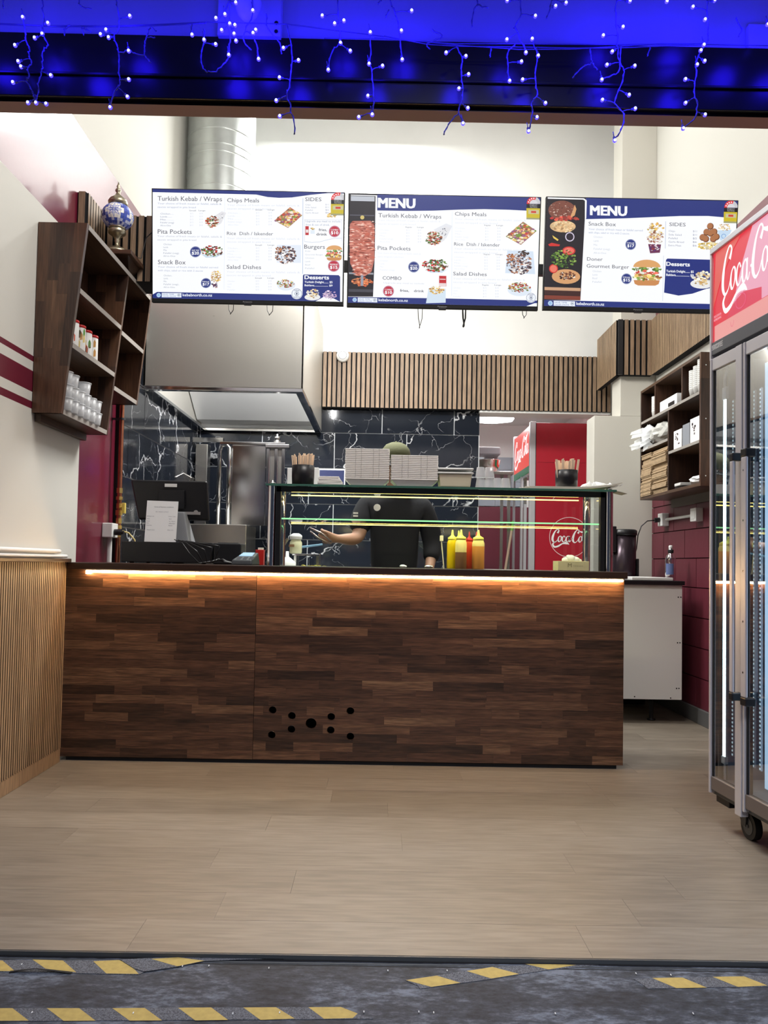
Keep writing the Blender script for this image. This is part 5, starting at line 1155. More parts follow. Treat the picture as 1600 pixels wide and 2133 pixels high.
# wall box, conduit, gas pipe
a, b = atX(215, 1091, XL + .04), atX(243, 1122, XL + .04)
wbx = thing('wall_socket', 'white socket box on the maroon wall left of the till', 'socket', (XL, 4.5, atX(230, 1122, XL).z))
ys_, zs_ = atX(229, 1105, XL + .03).y, atX(229, 1105, XL + .03).z
MB().box(XL + .001, XL + .06, ys_ - .05, ys_ + .05, zs_ - .042, zs_ + .042).build('box', M_whitep, wbx, bevel=.005)
MB().cyl((XL + .03, ys_, zs_ - .042), (XL + .03, ys_, CT + .001), .014).build('conduit', M_whitep, wbx)
m = MB(); m.cyl((XL + .06, ys_ - .01, zs_ - .01), (XL + .10, ys_ - .01, zs_ - .01), .018); m.cyl((XL + .10, ys_ - .01, zs_ - .01), (XL + .115, ys_ - .01, zs_ - .01), .010); m.build('plug', M_black, wbx)
gp_ = thing('gas_pipe', 'copper gas pipe with brass fittings and yellow tap at the left wall', 'pipe', (XL + .055, 4.72, .93))
gx, gy = XL + .055, atX(250, 1000, XL + .055).y
MB().cyl((gx, gy, .5), (gx, gy, 2.45), .0135).build('pipe', M_copper, gp_)
m = MB()
for py, hh, r in ((1022, .03, .019), (1038, .02, .021), (1054, .03, .018), (1068, .03, .022), (1085, .03, .018), (1098, .02, .02), (1115, .02, .017)):
    z = atY(247, py, gy).z; m.cyl((gx, gy, z - hh / 2), (gx, gy, z + hh / 2), r, n=6, smooth=False)
m.build('brass_fitting', M_brass_y, gp_)
z = atY(247, 1058, gy).z
m = MB(); m.cyl((gx, gy - .0, z), (gx + .038, gy - .03, z), .008); m.box(gx + .03, gx + .048, gy - .045, gy - .02, z - .035, z + .028); m.build('tap_handle', mat('yellow_handle', (.65, .5, .1), .4), gp_, bevel=.003)
m = MB(); z = atY(252, 873, gy).z; m.cyl((gx, gy, z - .006), (gx, gy, z + .006), .02); m.box(XL, gx, gy - .008, gy + .008, z - .006, z + .006); m.build('pipe_clip', M_dgrey, gp_)
m = MB(); m.tube([(gx + .03, gy - .02, zs_), (gx + .06, gy - .0, zs_ - .01), (gx + .09, gy + .02, zs_ - .05), (gx + .10, gy + .02, zs_ - .12)], .005); m.build('gas_hose', mat('yellow_hose', (.6, .48, .2), .5), gp_)

# ================================================================== KITCHEN
BZ = .93
bn = thing('steel_bench', 'long stainless steel kitchen bench along the tiled wall', 'bench', (-.5, 6.2, 0))
MB().box(XL + .02, XO - .05, 5.75, YB - .03, BZ - .04, BZ).build('bench_top', M_steel, bn, bevel=.004)
for x in (-1.42, -.3, XO - .12):
    for y in (5.82, 6.58): MB().box(x - .018, x + .018, y - .018, y + .018, 0, BZ - .04).build('leg', M_steel, bn)
MB().box(-1.46, XO - .09, 5.8, 6.6, .22, .24).build('undershelf', M_steel, bn)
# gas box grill base
a, b = atY(392, 1093, 5.85), atY(517, 1160, 5.85)
kb = thing('kebab_grill', 'upright stainless kebab grill standing on a boxy steel burner base', 'grill', ((a.x + b.x) / 2, 6.1, BZ))
GY = 5.95
def fr(px, py, Y=GY): return atY(px, py, Y)
zb3 = fr(500, 1094).z
MB().box(fr(385, 1100).x, fr(518, 1100).x, GY - .1, GY + .35, BZ, zb3).build('burner_base', M_steel, kb, bevel=.005)
x0, x1 = fr(482, 950).x, fr(553, 950).x; zt5 = fr(500, 925).z
MB().box(x0, x1, GY + .02, GY + .05, zb3, zt5).build('back_panel', M_steel_m, kb, bevel=.003)
m = MB(); xa5 = fr(458, 950).x
m.tube([(xa5, GY + .0, zb3), (xa5, GY, zt5 - .06), (xa5 + .012, GY, zt5 - .015), (xa5 + .05, GY, zt5), (fr(478, 950).x, GY, zt5 - .03), (fr(478, 950).x, GY, zb3)], .018, n=10); m.build('side_frame', M_steel_m, kb)
MB().box(fr(458, 950).x, fr(594, 950).x, GY - .02, GY + .06, zt5 - .006, zt5 + .016).build('top_bar', M_steel_m, kb, bevel=.004)
MB().box(fr(553, 950).x, fr(603, 950).x, GY - .03, GY + .06, fr(580, 934).z, fr(580, 926).z).build('side_cap', M_steel_m, kb, bevel=.004)
for px in (558, 575, 590): MB().box(fr(px, 950).x - .012, fr(px, 950).x + .012, GY, GY + .03, zb3, fr(580, 934).z).build('upright', M_steel_m, kb, bevel=.002)
MB().box(fr(560, 950).x, fr(592, 950).x, GY + .03, GY + .04, zb3, fr(580, 934).z).build('wind_panel', M_steel, kb)
m = MB(); q = fr(577, 918); m.ring([(.03, 0), (.03, .014), (.012, .02), (.02, .03), (.02, .05), (.006, .055), (.01, .065), (0, .075)], 16, (q.x, GY + .02, zt5 + .016)); m.build('motor_knob', M_steel_m, kb)
m = MB(); q = fr(380, 990, 6.2); m.m = Matrix.Translation((q.x, 6.2, q.z - .04)) @ Matrix.Rotation(R(28), 4, 'Y'); m.box(-.07, .07, -.05, .05, -.10, .06); m.cyl((0, 0, -.3), (0, 0, -.10), .015)
kt = m.build('grill_shield', M_steel, bevel=.006); tag(kt, 'tilted brushed steel heat shield behind the till', 'shield')
# second grill seen at far left
a = fr(265, 920, 6.4)
a.x = max(a.x, XL + .08)
g2 = thing('corner_grill', 'narrow steel grill frame in the left kitchen corner', 'grill', (a.x, 6.1, BZ))
MB().box(a.x - .03, a.x + .07, 6.4, 6.52, BZ + .12, fr(265, 922, 6.4).z).build('panel', M_steel, g2, bevel=.004); MB().box(a.x - .05, a.x + .20, 6.38, 6.43, fr(265, 916, 6.4).z - .01, fr(265, 909, 6.4).z).build('top_bar', M_steel_m, g2)
MB().box(a.x - .04, a.x + .2, 6.36, 6.6, BZ, BZ + .12).build('base', M_steel, g2, bevel=.004)
# white rice cooker lid / towel behind the till cable
a = atY(405, 1125, 5.4)
# prep counter items seen through the case glass
prep = thing('prep_counter', 'stainless prep counter behind the service counter left part', 'counter', (-.75, 5.05, 0))
MB().box(-1.2, -.18, 4.86, 5.5, .90, .94).build('top', M_steel, prep, bevel=.004)
MB().box(-1.18, -.20, 4.88, 5.48, .1, .90).build('body', M_steel, prep)
MB().box(-1.18, -.20, 4.90, 5.46, 0, .1).build('kick', M_blackm, prep)
ry = 5.15
a, b = atY(608, 1153, ry), atY(667, 1161, ry)
ts = thing('steel_tray_stand', 'low steel tray stand on the prep counter behind the case', 'stand', ((a.x + b.x) / 2, ry + .1, .94))
MB().box(a.x, b.x, ry, ry + .22, a.z - .012, a.z).build('tray', M_steel_m, ts, bevel=.003)
for x in (a.x + .02, b.x - .02): MB().box(x - .008, x + .008, ry + .02, ry + .2, .94, a.z - .012).build('leg', M_steel, ts)
q = atY(616, 1150, ry + .08)
jr = thing('sauce_jar', 'pale sauce jar with white screw lid on the steel tray stand', 'jar', (q.x, ry + .08, a.z))
k_ = ry / F
m = MB(); m.ring([(.034, 0), (.042, .008), (.042, .075), (.034, .092), (.032, .10)], 20, (q.x, ry + .08, a.z)); m.build('jar_body', mat('mayo', (.66, .66, .42), .3), jr)
m = MB(); m.ring([(.036, .098), (.042, .102), (.042, .122), (.034, .130), (.02, .138), (0, .138)], 20, (q.x, ry + .08, a.z)); m.build('lid', M_whitep, jr)
m = MB(); m.box(q.x - .0425, q.x - .006, ry + .036, ry + .040, a.z + .045, a.z + .062); m.build('jar_label', mat('brown_label', (.25, .13, .06), .6), jr)
q = atY(597, 1170, 4.95)
wt = thing('white_squeeze_tub', 'white tub with pump nozzle on the prep counter by the case corner', 'tub', (q.x, 4.98, .94))
m = MB(); m.ring([(.05, 0), (.06, .01), (.055, .08), (.03, .10), (.012, .115), (.009, .15), (0, .15)], 20, (q.x, 4.98, .94)); m.build('tub', M_whitep, wt)
for i, (x0, z0, x1, z1, w_, mt) in enumerate(((581, 1150, 600, 1122, .012, M_brass), (583, 1165, 614, 1183, .01, M_steel_m), (625, 1140, 672, 1134, .008, mat('blue_handle', (.12, .25, .35), .4)))):
    A, B = atY(x0, z0, 5.3), atY(x1, z1, 5.3); A = Vector((A.x, 5.3, A.z)); B = Vector((B.x, 5.3, B.z))
    tag(MB().cyl(A, B, w_, w_ * .8, n=10).build(['rolling_pin', 'steel_spoon', 'blue_knife'][i], mt), ['wooden handle leaning at the left inside the case view', 'slanting steel spoon near the case corner on the prep counter', 'knife with blue handle lying beside the sauce jar'][i], ['handle', 'spoon', 'knife'][i])
q = atY(655, 1180, 4.92); rr = random.Random(2)
lf = thing('shredded_lettuce', 'pale green shredded lettuce in a low tray behind the case', 'lettuce', (q.x, 4.95, .94))
MB().box(q.x - .1, q.x + .1, 4.87, 5.03, .9405, .975).build('tray', M_black, lf, bevel=.003)
for k in range(2):
    m = MB()
    for i in range(45): x, y = q.x + rr.uniform(-.085, .085), 4.95 + rr.uniform(-.06, .06); z = .975 + rr.uniform(0, .02); m.quad((x, y, z), (x + rr.uniform(-.02, .02), y + .006, z + .006), (x + rr.uniform(-.02, .02), y - .004, z + .012))
    o = m.build('lettuce_heap', [mat('lettuce', (.45, .55, .12), .5), mat('yellow_pepper', (.75, .65, .12), .5)][k], lf); o['kind'] = 'stuff'
# framed notice on the tiles seen between sticks and tray stack
a, b = atY(663, 976, YB - .03), atY(719, 1004, YB - .03)
sf = thing('tile_notice', 'navy notice with white border on the tiles behind the foam trays', 'notice', (a.x, YB - .03, b.z - .1))
MB().box(a.x, b.x, YB - .03, YB - .0185, b.z - .1, a.z).build('board', M_whitep, sf); MB().box(a.x + .01, b.x - .01, YB - .032, YB - .030, b.z - .1, a.z - .012).build('panel', mat('navy_card', (.012, .02, .09), .5), sf)
# smoke detector on slat band
q = atY(714, 741, 6.59)
sdt = thing('smoke_detector', 'round white smoke detector on top edge of the slat band', 'detector', (q.x, 6.56, q.z))
m = MB(); m.m = Matrix.Translation((q.x, 6.6045, q.z)) @ Matrix.Rotation(pi / 2, 4, 'X'); m.ring([(.055, 0), (.055, .012), (.048, .03), (.02, .036), (0, .036)], 24); m.build('body', M_whitep, sdt)
m = MB(); m.m = Matrix.Translation((q.x, 6.6045, q.z)) @ Matrix.Rotation(pi / 2, 4, 'X'); m.ring([(.036, .034), (.034, .0372), (.032, .034)], 24, cap=False); m.build('vent_ring', M_grey, sdt)
# tall cream/white worktop end at right: cabinet
CYf = 5.1
a, b = atY(1300, 1217, CYf), atY(1420.5, 1458, CYf)
cb = thing('white_cabinet', 'white base cabinet with black worktop at the right of the passage', 'cabinet', ((a.x + b.x) / 2, 5.5, 0))
cxa = atY(1262, 1300, CYf).x
MB().box(cxa, b.x, CYf, PY - .02, b.z, a.z).build('side_panel', M_whitep, cb, bevel=.002)
wt_ = MB().box(cxa - .01, b.x + .01, CYf - .02, PY - .005, a.z, a.z + .028); wt_.build('worktop', M_black, cb, bevel=.003)
for x in (cxa + .1, b.x - .16):
    for y in (CYf + .12, PY - .12):
        m = MB(); m.ring([(.028, 0), (.028, .008), (.014, .014), (.014, b.z)], 14, (x, y, 0)); m.build('leg', M_black, cb)
MB().box(cxa, b.x, PY - .25, PY - .23, 0, b.z).build('kickboard', M_blackm, cb)
m = MB()
for px, py in ((1413, 1244), (1418.5, 1244), (1411.5, 1339), (1416.5, 1339), (1409.5, 1434), (1414.5, 1434), (1322, 1451), (1397, 1454)): q = atY(px, py, CYf); m.cyl((q.x, CYf - .001, q.z), (q.x, CYf + .002, q.z), .0045, n=8)
m.build('dowel_hole', M_blackm, cb)
WZ = a.z + .028
a1, b1 = atY(1300, 1204, 5.3).x, atY(1383, 1204, 5.3).x
tag(MB().box(a1, b1, CYf + .03, 5.6, WZ + .0005, WZ + .02).build('cutting_board', M_whitep, bevel=.003), 'flat white board lying on the black worktop', 'board')
# black urn
q = atY(1306, 1190, 5.65); ut = atY(1306, 1102, 5.65).z
un = thing('black_urn', 'dark cylindrical urn with black lid at the back of the worktop', 'urn', (q.x, 5.72, WZ))
r = 24.5 * 5.65 / F
m = MB(); m.ring([(r * .96, 0), (r, .01), (r, ut - WZ - .045)], 32, (q.x, 5.72, WZ)); m.build('body', mat('dark_metal', (.05, .035, .045), .25, metal=.6), un)
m = MB(); m.ring([(r + .006, ut - WZ - .045), (r + .008, ut - WZ - .035), (r + .006, ut - WZ - .008), (r - .01, ut - WZ), (0, ut - WZ)], 32, (q.x, 5.72, WZ)); m.build('lid', M_black, un)
m = MB(); m.box(q.x - r - .03, q.x - r + .012, 5.66, 5.74, ut - WZ + WZ - .17, ut + .02); m.box(q.x + r - .004, q.x + r + .014, 5.68, 5.76, WZ + .02, WZ + .15); m.build('handle', M_black, un, bevel=.004)
# water bottle
q = atY(1397, 1205, 5.3); z0 = WZ + .0005; bt = atY(1399, 1136, 5.3).z - z0
wb_ = thing('water_bottle', 'clear plastic water bottle with blue label standing on the worktop edge', 'bottle', (q.x, 5.3, z0))
m = MB(); m.ring([(.030, 0), (.036, .006), (.034, .03), (.036, .035), (.036, .12), (.034, .125), (.037, .135), (.030, .165), (.016, .185), (.014, bt - .02)], 20, (q.x, 5.3, z0)); m.build('shell', glass('clear_pet', (.80, .84, .9), .9, .05), wb_)
m = MB(); m.ring([(.0365, .04), (.0365, .115)], 20, (q.x, 5.3, z0), a0=-2.9, a1=-1.4, cap=False); m.build('bottle_label', mat('blue_label', (.10, .14, .30), .5), wb_)
m = MB(); m.ring([(.016, bt - .055), (.019, bt - .05), (.019, bt - .03)], 16, (q.x, 5.3, z0)); m.build('neck_ring', M_blackm, wb_); m = MB(); m.ring([(.014, bt - .03), (.014, bt - .006), (.009, bt), (0, bt)], 16, (q.x, 5.3, z0)); m.build('cap', M_whitep, wb_)
# sockets on the right
q = atX(1382, 1083, XR - .05)
sk = thing('double_socket', 'white wall socket with black plug near the corner of the cream wall', 'socket', (XR, q.y, q.z))
MB().box(XR - .078, XR - .025, q.y - .05, q.y + .04, q.z - .048, q.z + .048).build('box', M_whitep, sk, bevel=.004)
m = MB(); m.cyl((XR - .078, q.y, q.z), (XR - .118, q.y, q.z - .004), .018); m.build('plug', M_black, sk)
m = MB(); pts = [(XR - .118, q.y, q.z - .004), (XR - .17, q.y, q.z - .01), (XR - .215, q.y, q.z - .05), (XR - .24, q.y, q.z - .12), (XR - .25, q.y, q.z - .22), (XR - .27, q.y, q.z - .29)]; m.tube(pts, .0042); m.build('cord', M_black, sk)
c2 = atX(1447, 1077, XR - .06)
m = MB(); m.tube([(XR - .045, q.y - .05, q.z), (XR - .045, c2.y + .04, q.z)], .011, n=8); m.build('conduit', M_whitep, sk)
j2 = thing('junction_box', 'cream junction box on the maroon blocks under the right shelf', 'box', (XR, c2.y, q.z - .05))
MB().box(XR - .075, XR - .025, c2.y - .055, c2.y + .04, q.z - .045, q.z + .045).build('box', M_whitep, j2, bevel=.004)
MB().box(XR - .078, XR - .074, c2.y - .04, c2.y + .025, q.z - .03, q.z + .03).build('cover', M_whitep, j2, bevel=.002)

# ================================================================== RIGHT SHELF
RX = 1.93; RYf, RYn = atX(1334, 930, RX).y, atX(1457, 900, RX).y
rzt, rzb = atX(1334, 816, RX).z, atX(1334, 1042, RX).z
rs = thing('pigeonhole_shelf', 'dark acacia pigeonhole shelf hung on the right wall over the bench', 'shelf', (XR, RYn, rzb))
RW = XR - .026
def rbx(nm, y0, y1, z0, z1, mt=M_darkwood_y, x0=None): return MB().box(RX if x0 is None else x0, RW, y0, y1, z0, z1).build(nm, mt, rs, bevel=.0015)
rbx('top_board', RYn, RYf, rzt - .02, rzt); rbx('bottom_board', RYn, RYf, rzb, rzb + .02)
rbx('side_panel', RYf - .02, RYf, rzb + .02, rzt - .02, M_stave_z)
for k in range(4): rr = random.Random(k); zc = rzb + .02; 
n = 4; Wp = RW - RX
for k in range(n):
    zc = rzb; rr = random.Random(40 + k)
    while zc < rzt:
        ze = min(zc + rr.uniform(.18, .4), rzt)
        if rzt - ze < .06: ze = rzt
        piece('stave', M_stave_z, rs, RX + Wp * k / n, RX + Wp * (k + 1) / n - .0003, RYn - .02, RYn, zc, ze - .0003); zc = ze
for k in range(9): a = RYn + (RYf - RYn) * k / 9; piece('back_stave', M_stave_z, rs, RW - .010, RW - .001, a, a + (RYf - RYn) / 9 - .0005, rzb + .02, rzt - .02)
z1_, z2_, z3_ = atX(1334, 881, RX).z, atX(1388, 914, RX).z, atX(1395, 940, RX).z
def ry_(px): return atX(px, 900, RX).y
yv1, yv2, yv3 = ry_(1363), ry_(1419), ry_(1391)
edge_m = mat('worn_pale_edge', (.36, .33, .30), .5)
def rshelf(y0, y1, z):
    rbx('shelf_board', y0, y1, z - .018, z); MB().box(RX - .0015, RX, y0, y1, z - .018, z).build('edge_band', edge_m, rs)
rshelf(RYn, RYf - .02, z1_); rshelf(yv3, RYf - .02, z2_); rshelf(RYn, yv3 - .018, z3_)
for y, z0, z1 in ((yv1, z1_, rzt - .02), (yv2, z1_, rzt - .02)): rbx('divider', y - .016, y, z0, z1, M_stave_z)
rbx('divider', yv3 - .018, yv3, rzb + .02, z1_ - .018, M_stave_z)
MB().box(RW - .02, RW, RYn + .2, RYf - .1, rzb - .06, rzb).build('batten', mat('grey_timber', (.16, .13, .11), .7), rs)
m = MB()
for z in (rzb + .06, (rzb + rzt) / 2, rzt - .08): m.cyl((RX + .03, RYn - .0225, z), (RX + .03, RYn - .019, z), .004, n=8)
m.build('screw', M_steel_m, rs)
XC = (RX + RW) / 2
def stackcup(y, z0, n, r, lab, mt=M_whitep, x=None):
    x = XC if x is None else x; o = thing('cup_stack', lab, 'cups', (x, y, z0), group='cup stacks in the right shelf')
    for k in range(n):
        m = MB(); m.ring([(r * .75, 0), (r * .98, .05), (r, .052), (r, .056), (r * .7, .056)], 14, (x, y, z0 + .0005 + k * .0125)); m.build('cup', mt, o)
hc = rzt - .02 - z1_
for i, (y, n) in enumerate(((RYn + .05, 13), (RYn + .115, 11), (RYn + .18, 10))): stackcup(y, z1_, n, .031, ['tall white cup stack nearest the end of the right shelf', 'middle white cup stack in the near top pigeonhole', 'shortest white cup stack in the near top pigeonhole'][i], x=RX + .04)
stackcup(RYf - .18, z1_, 9, .03, 'white cup stack in the far top pigeonhole', x=RX + .05); stackcup(yv2 + .045, z1_, 10, .03, 'white cup stack beside the flat box', x=RX + .05)
bx_ = thing('flat_box', 'flat white printed box lying in the middle top pigeonhole', 'box', (XC, yv1 - .2, z1_)); 
MB().box(RX + .01, RX + .12, yv2 + .1, yv1 - .08, z1_ + .0005, z1_ + .075).build('carton', M_paper, bx_, bevel=.002); MB().box(RX + .0085, RX + .0099, yv2 + .14, yv2 + .25, z1_ + .01, z1_ + .035).build('print_panel', M_black, bx_)
cz = z3_ + .0005
for i, (y0, y1, h, c) in enumerate(((RYn + .03, RYn + .17, .155, M_paper), (RYn + .18, RYn + .29, .14, mat('grey_card', (.3, .32, .36), .5)), (RYn + .305, RYn + .44, .125, M_paper))):
    o = thing('carton_box', ['white carton with dark emblem nearest the shelf end', 'grey carton between the two white cartons', 'white carton with dark emblem farthest left in the middle row'][i], 'box', (RX + .07, (y0 + y1) / 2, cz), group='cartons in the right shelf middle row')
    MB().box(RX + .012, RX + .13, y0, y1, cz, cz + h).build('carton', c, o, bevel=.002)
    if i != 1:
        m = MB(); rr = random.Random(i)
        for k in range(9): yy = (y0 + y1) / 2 + rr.uniform(-.035, .03); zz = cz + h * .5 + rr.uniform(-.035, .035); m.box(RX + .0112, RX + .0118, yy, yy + rr.uniform(.008, .02), zz, zz + rr.uniform(.006, .016))
        m.build('print', mat('dark_print', (.08, .05, .05), .6), o)
def crumple3(nm, lab, cat, c, r, mt, seed):
    rr = random.Random(seed); bm = bmesh.new(); bmesh.ops.create_icosphere(bm, subdivisions=3, radius=1)
    for v in bm.verts:
        k = rr.uniform(.78, 1.05); v.co = Vector((c[0] + v.co.x * r[0] * k, c[1] + v.co.y * r[1] * k, max(c[2] - r[2] * .98, c[2] + v.co.z * r[2] * k)))
    m = MB(); vs = [tuple(v.co) for v in bm.verts]; m.add(vs, [[v.index for v in f.verts] for f in bm.faces]); bm.free(); return tag(m.build(nm, mt), lab, cat)
crumple3('film_bag', 'crumpled clear film bag of lids bulging from the middle left pigeonhole', 'bag', (RX + .07, (yv3 + RYf) / 2 - .02, z2_ + .079), (.09, .23, .078), mat('cloudy_film', (.72, .72, .68), .25, alpha=.82), 3)
m = MB(); rr = random.Random(8); 
for i in range(16):
    y = RYf - .05 + rr.uniform(-.16, .06); z = z2_ + rr.uniform(.0, .12); x = RX - rr.uniform(.0, .10); m.quad((RX + .02, y - .05, z + .01), (x, y + rr.uniform(-.03, .1), z - rr.uniform(0, .04)), (x + .02, y + .07, z + .02), (RX + .01, y + .03, z + .05))
m.build('film_flap', M_film, bpy.data.objects['film_bag'])
# kraft bags
for c_ in range(2):
    zc = rzb + .0205
    for k in range(9):
        rr = random.Random(k * 3 + c_); h = .034
        if zc + h > z2_ - .02: break
        y0, y1 = (yv3 + .012, (yv3 + RYf) / 2 + .02) if c_ == 0 else ((yv3 + RYf) / 2 + .03, RYf - .03)
        o = thing('paper_bag_bundle', ('brown paper bag bundle in the near column, ' if c_ == 0 else 'brown paper bag bundle in the far column, ') + ['lowest', 'second from bottom', 'third from bottom', 'fourth from bottom', 'middle', 'sixth from bottom', 'seventh from bottom', 'eighth from bottom', 'top'][k], 'bags', (XC, (y0 + y1) / 2, zc), group='brown paper bag bundles')
        x0 = RX + rr.uniform(-.012, .012)
        for j in range(4):
            m = MB(); m.box(x0 + rr.uniform(-.004, .004), RW - .03, y0 + rr.uniform(0, .006), y1 - rr.uniform(0, .008), zc + j * h / 4 + .0002, zc + (j + 1) * h / 4 - .0012); m.build('bag', M_kraft, o)
        zc += h
crumple3('crumpled_napkins', 'crumpled white napkins in the lower right pigeonhole', 'napkins', (RX + .08, RYn + .14, rzb + .055), (.07, .13, .034), M_paper, 13)
MB3 = MB(); MB3.box(RX + .005, RX + .1, RYn + .27, RYn + .40, rzb + .021, rzb + .033); MB3.idx = 1; MB3.box(RX - .005, RX + .08, RYn + .28, RYn + .38, rzb + .033, rzb + .052); tag(MB3.build('label_printer', [M_black, M_whitep], bevel=.003), 'small white gadget on a black base beside the crumpled napkins', 'gadget')

# ================================================================== BACK ROOM
FY = 7.05
a, b = atY(1105, 880, FY), atY(1218, 1190, FY)
rf = thing('red_fridge', 'red drinks fridge in the back room seen from its side', 'fridge', ((a.x + b.x) / 2, 7.6, 0))
xf0, xf1, zf = atY(1116, 1000, FY).x, atY(1219, 1000, FY).x, a.z
MB().box(xf0, xf1 + .15, FY, FY + .9, .1, zf).build('body', M_red_fr, rf, bevel=.004)
MB().box(xf0, xf1 + .15, FY + .05, FY + .85, 0, .1).build('base', M_blackm, rf)
xg = atY(1103.5, 1000, FY).x
MB().box(xg, xf0, FY, FY + .05, .1, zf + .01).build('front_frame', M_alu, rf, bevel=.004); MB().box(xg, xf0, FY + .85, FY + .9, .1, zf + .01).build('front_frame', M_alu, rf, bevel=.004)
MB().box(xf0 - .004, xf0 + .0, FY - .003, FY + .01, .1, zf).build('seal', M_blackm, rf)
zsg0 = atY(1104, 968, FY).z
m = MB(); m.col = (.75, .05, .035); m.box(xg + .004, xg + .03, FY + .05, FY + .85, zsg0, zf - .02); m.col = (.02, .12, .06); m.box(xg + .002, xg + .03, FY + .05, FY + .85, zsg0 - .06, zsg0)
m.build('sign_panel', M_sign, rf)
MB().box(xg + .01, xg + .02, FY + .05, FY + .85, .15, zsg0 - .06).build('glass_door', M_glass_f, rf)
MB().box(xg, xg + .03, FY + .43, FY + .47, .15, zsg0 - .06).build('door_stile', M_alu, rf); MB().box(xg - .03, xg - .005, FY + .10, FY + .13, .9, 1.6).build('handle', M_alu, rf)
MB().box(xf0 + .02, xf1 + .1, FY - .002, FY + .0005, atY(1150, 963, FY).z - .002, atY(1150, 963, FY).z).build('panel_seam', mat('dark_red', (.2, .005, .012), .5), rf)
# script lettering made of strokes
def script(mb, fn, w=1.0, letters='Coca-Cola', col=(.98, .98, .98)):
    """flowing white script; fn(x, y) maps the lettering plane (x 0..10, y 0..4) to space"""
    mb.col = col
    def stroke(pts, ws):
        P_ = []
        for i in range(len(pts) - 1):      # Catmull-Rom
            p0 = Vector(pts[max(i - 1, 0)]); p1 = Vector(pts[i]); p2 = Vector(pts[i + 1]); p3 = Vector(pts[min(i + 2, len(pts) - 1)])
            for k in range(6):
                t = k / 6; P_.append(((.5 * ((2 * p1) + (p2 - p0) * t + (2 * p0 - 5 * p1 + 4 * p2 - p3) * t * t + (3 * p1 - p0 - 3 * p2 + p3) * t ** 3)), ws[i] + (ws[i + 1] - ws[i]) * t))
        P_.append((Vector(pts[-1]), ws[-1]))
        L_ = []; R_ = []
        for i, (p, wd) in enumerate(P_):
            d = P_[min(i + 1, len(P_) - 1)][0] - P_[max(i - 1, 0)][0]; d = d.normalized() if d.length > 0 else Vector((1, 0)); n_ = Vector((-d.y, d.x)) * wd * .5 * w; L_.append(p + n_); R_.append(p - n_)
        vs = [fn(q.x, q.y) for q in L_] + [fn(q.x, q.y) for q in R_]; n_ = len(L_)
        mb.add(vs, [(i, i + 1, n_ + i + 1, n_ + i) for i in range(n_ - 1)])
    th, tk = .10, .34
    def bigC(x):
        stroke([(x + 1.15, 2.75), (x + 1.45, 3.3), (x + 1.1, 3.55), (x + .55, 3.0), (x + .15, 2.0), (x + .1, 1.2), (x + .45, .75), (x + .95, 1.0), (x + 1.25, 1.5)], [tk, .2, .12, .24, tk * 1.15, tk * 1.15, .2, th, th])
    def o_(x, s_=1): stroke([(x + .45, 2.15), (x + .15, 1.9), (x, 1.4), (x + .1, .95), (x + .35, .9), (x + .62, 1.35), (x + .68, 1.9), (x + .45, 2.15)], [th, .16, tk * .8, tk * .7, th, .16, tk * .7, th])
    def c_(x): stroke([(x + .62, 1.85), (x + .45, 2.15), (x + .15, 1.9), (x, 1.35), (x + .12, .95), (x + .4, .9), (x + .72, 1.3)], [tk * .6, th, .18, tk * .8, tk * .6, th, th])
    def a_(x): o_(x); stroke([(x + .75, 2.15), (x + .66, 1.5), (x + .68, 1.0), (x + .85, .9), (x + 1.05, 1.25)], [tk * .5, tk * .7, tk * .6, th, th])
    def l_(x): stroke([(x, 1.2), (x + .45, 2.2), (x + .65, 3.2), (x + .45, 3.4), (x + .25, 2.6), (x + .2, 1.5), (x + .3, .95), (x + .5, .95), (x + .7, 1.3)], [th, th, .14, th, tk * .7, tk * .8, tk * .6, th, th])
    bigC(.2); o_(1.5); c_(2.35)
    if letters == 'Coc': return
    a_(3.2)
    if letters == 'Coca': return
    stroke([(4.35, 1.55), (4.65, 1.62)], [.16, .16])
    bigC(4.6); o_(5.95); l_(6.65); a_(7.3)
    stroke([(.75, .78), (.35, .3), (.7, -.25), (1.5, -.1), (2.4, .45), (3.3, .62), (3.9, .3)], [.12, .3, .34, .3, .2, .5, .04])      # the tail of the first capital
    stroke([(5.95, 3.3), (6.7, 3.05), (7.4, 3.25), (8.0, 3.6)], [.1, .32, .22, .05])
m = MB(); ang_ = None
def f2(x, y): t = x / 8.6; yy = FY + .82 - t * .76; return (xg + .001, yy, zsg0 + .04 + (y + .4) / 4.2 * (zf - zsg0 - .1))
script(m, f2, 1.2); m.build('script_lettering', M_sign, rf)
rc = atY(1186, 1119, FY); rrad = 42 * FY / F
m = MB(); m.col = (.95, .75, .75); n = 40
for k in range(n):
    t0, t1 = 2 * pi * k / n, 2 * pi * (k + 1) / n
    m.quad((rc.x + rrad * math.cos(t0), FY - .0015, rc.z + rrad * math.sin(t0)), (rc.x + rrad * math.cos(t1), FY - .0015, rc.z + rrad * math.sin(t1)), (rc.x + (rrad - .005) * math.cos(t1), FY - .0015, rc.z + (rrad - .005) * math.sin(t1)), (rc.x + (rrad - .005) * math.cos(t0), FY - .0015, rc.z + (rrad - .005) * math.sin(t0)))
def f3(x, y): return (rc.x - rrad * .9 + x * .0425, FY - .002, rc.z - .08 + y * .042)
script(m, f3, 1.2, 'Coca-Cola'); m.build('side_emblem', M_print, rf)
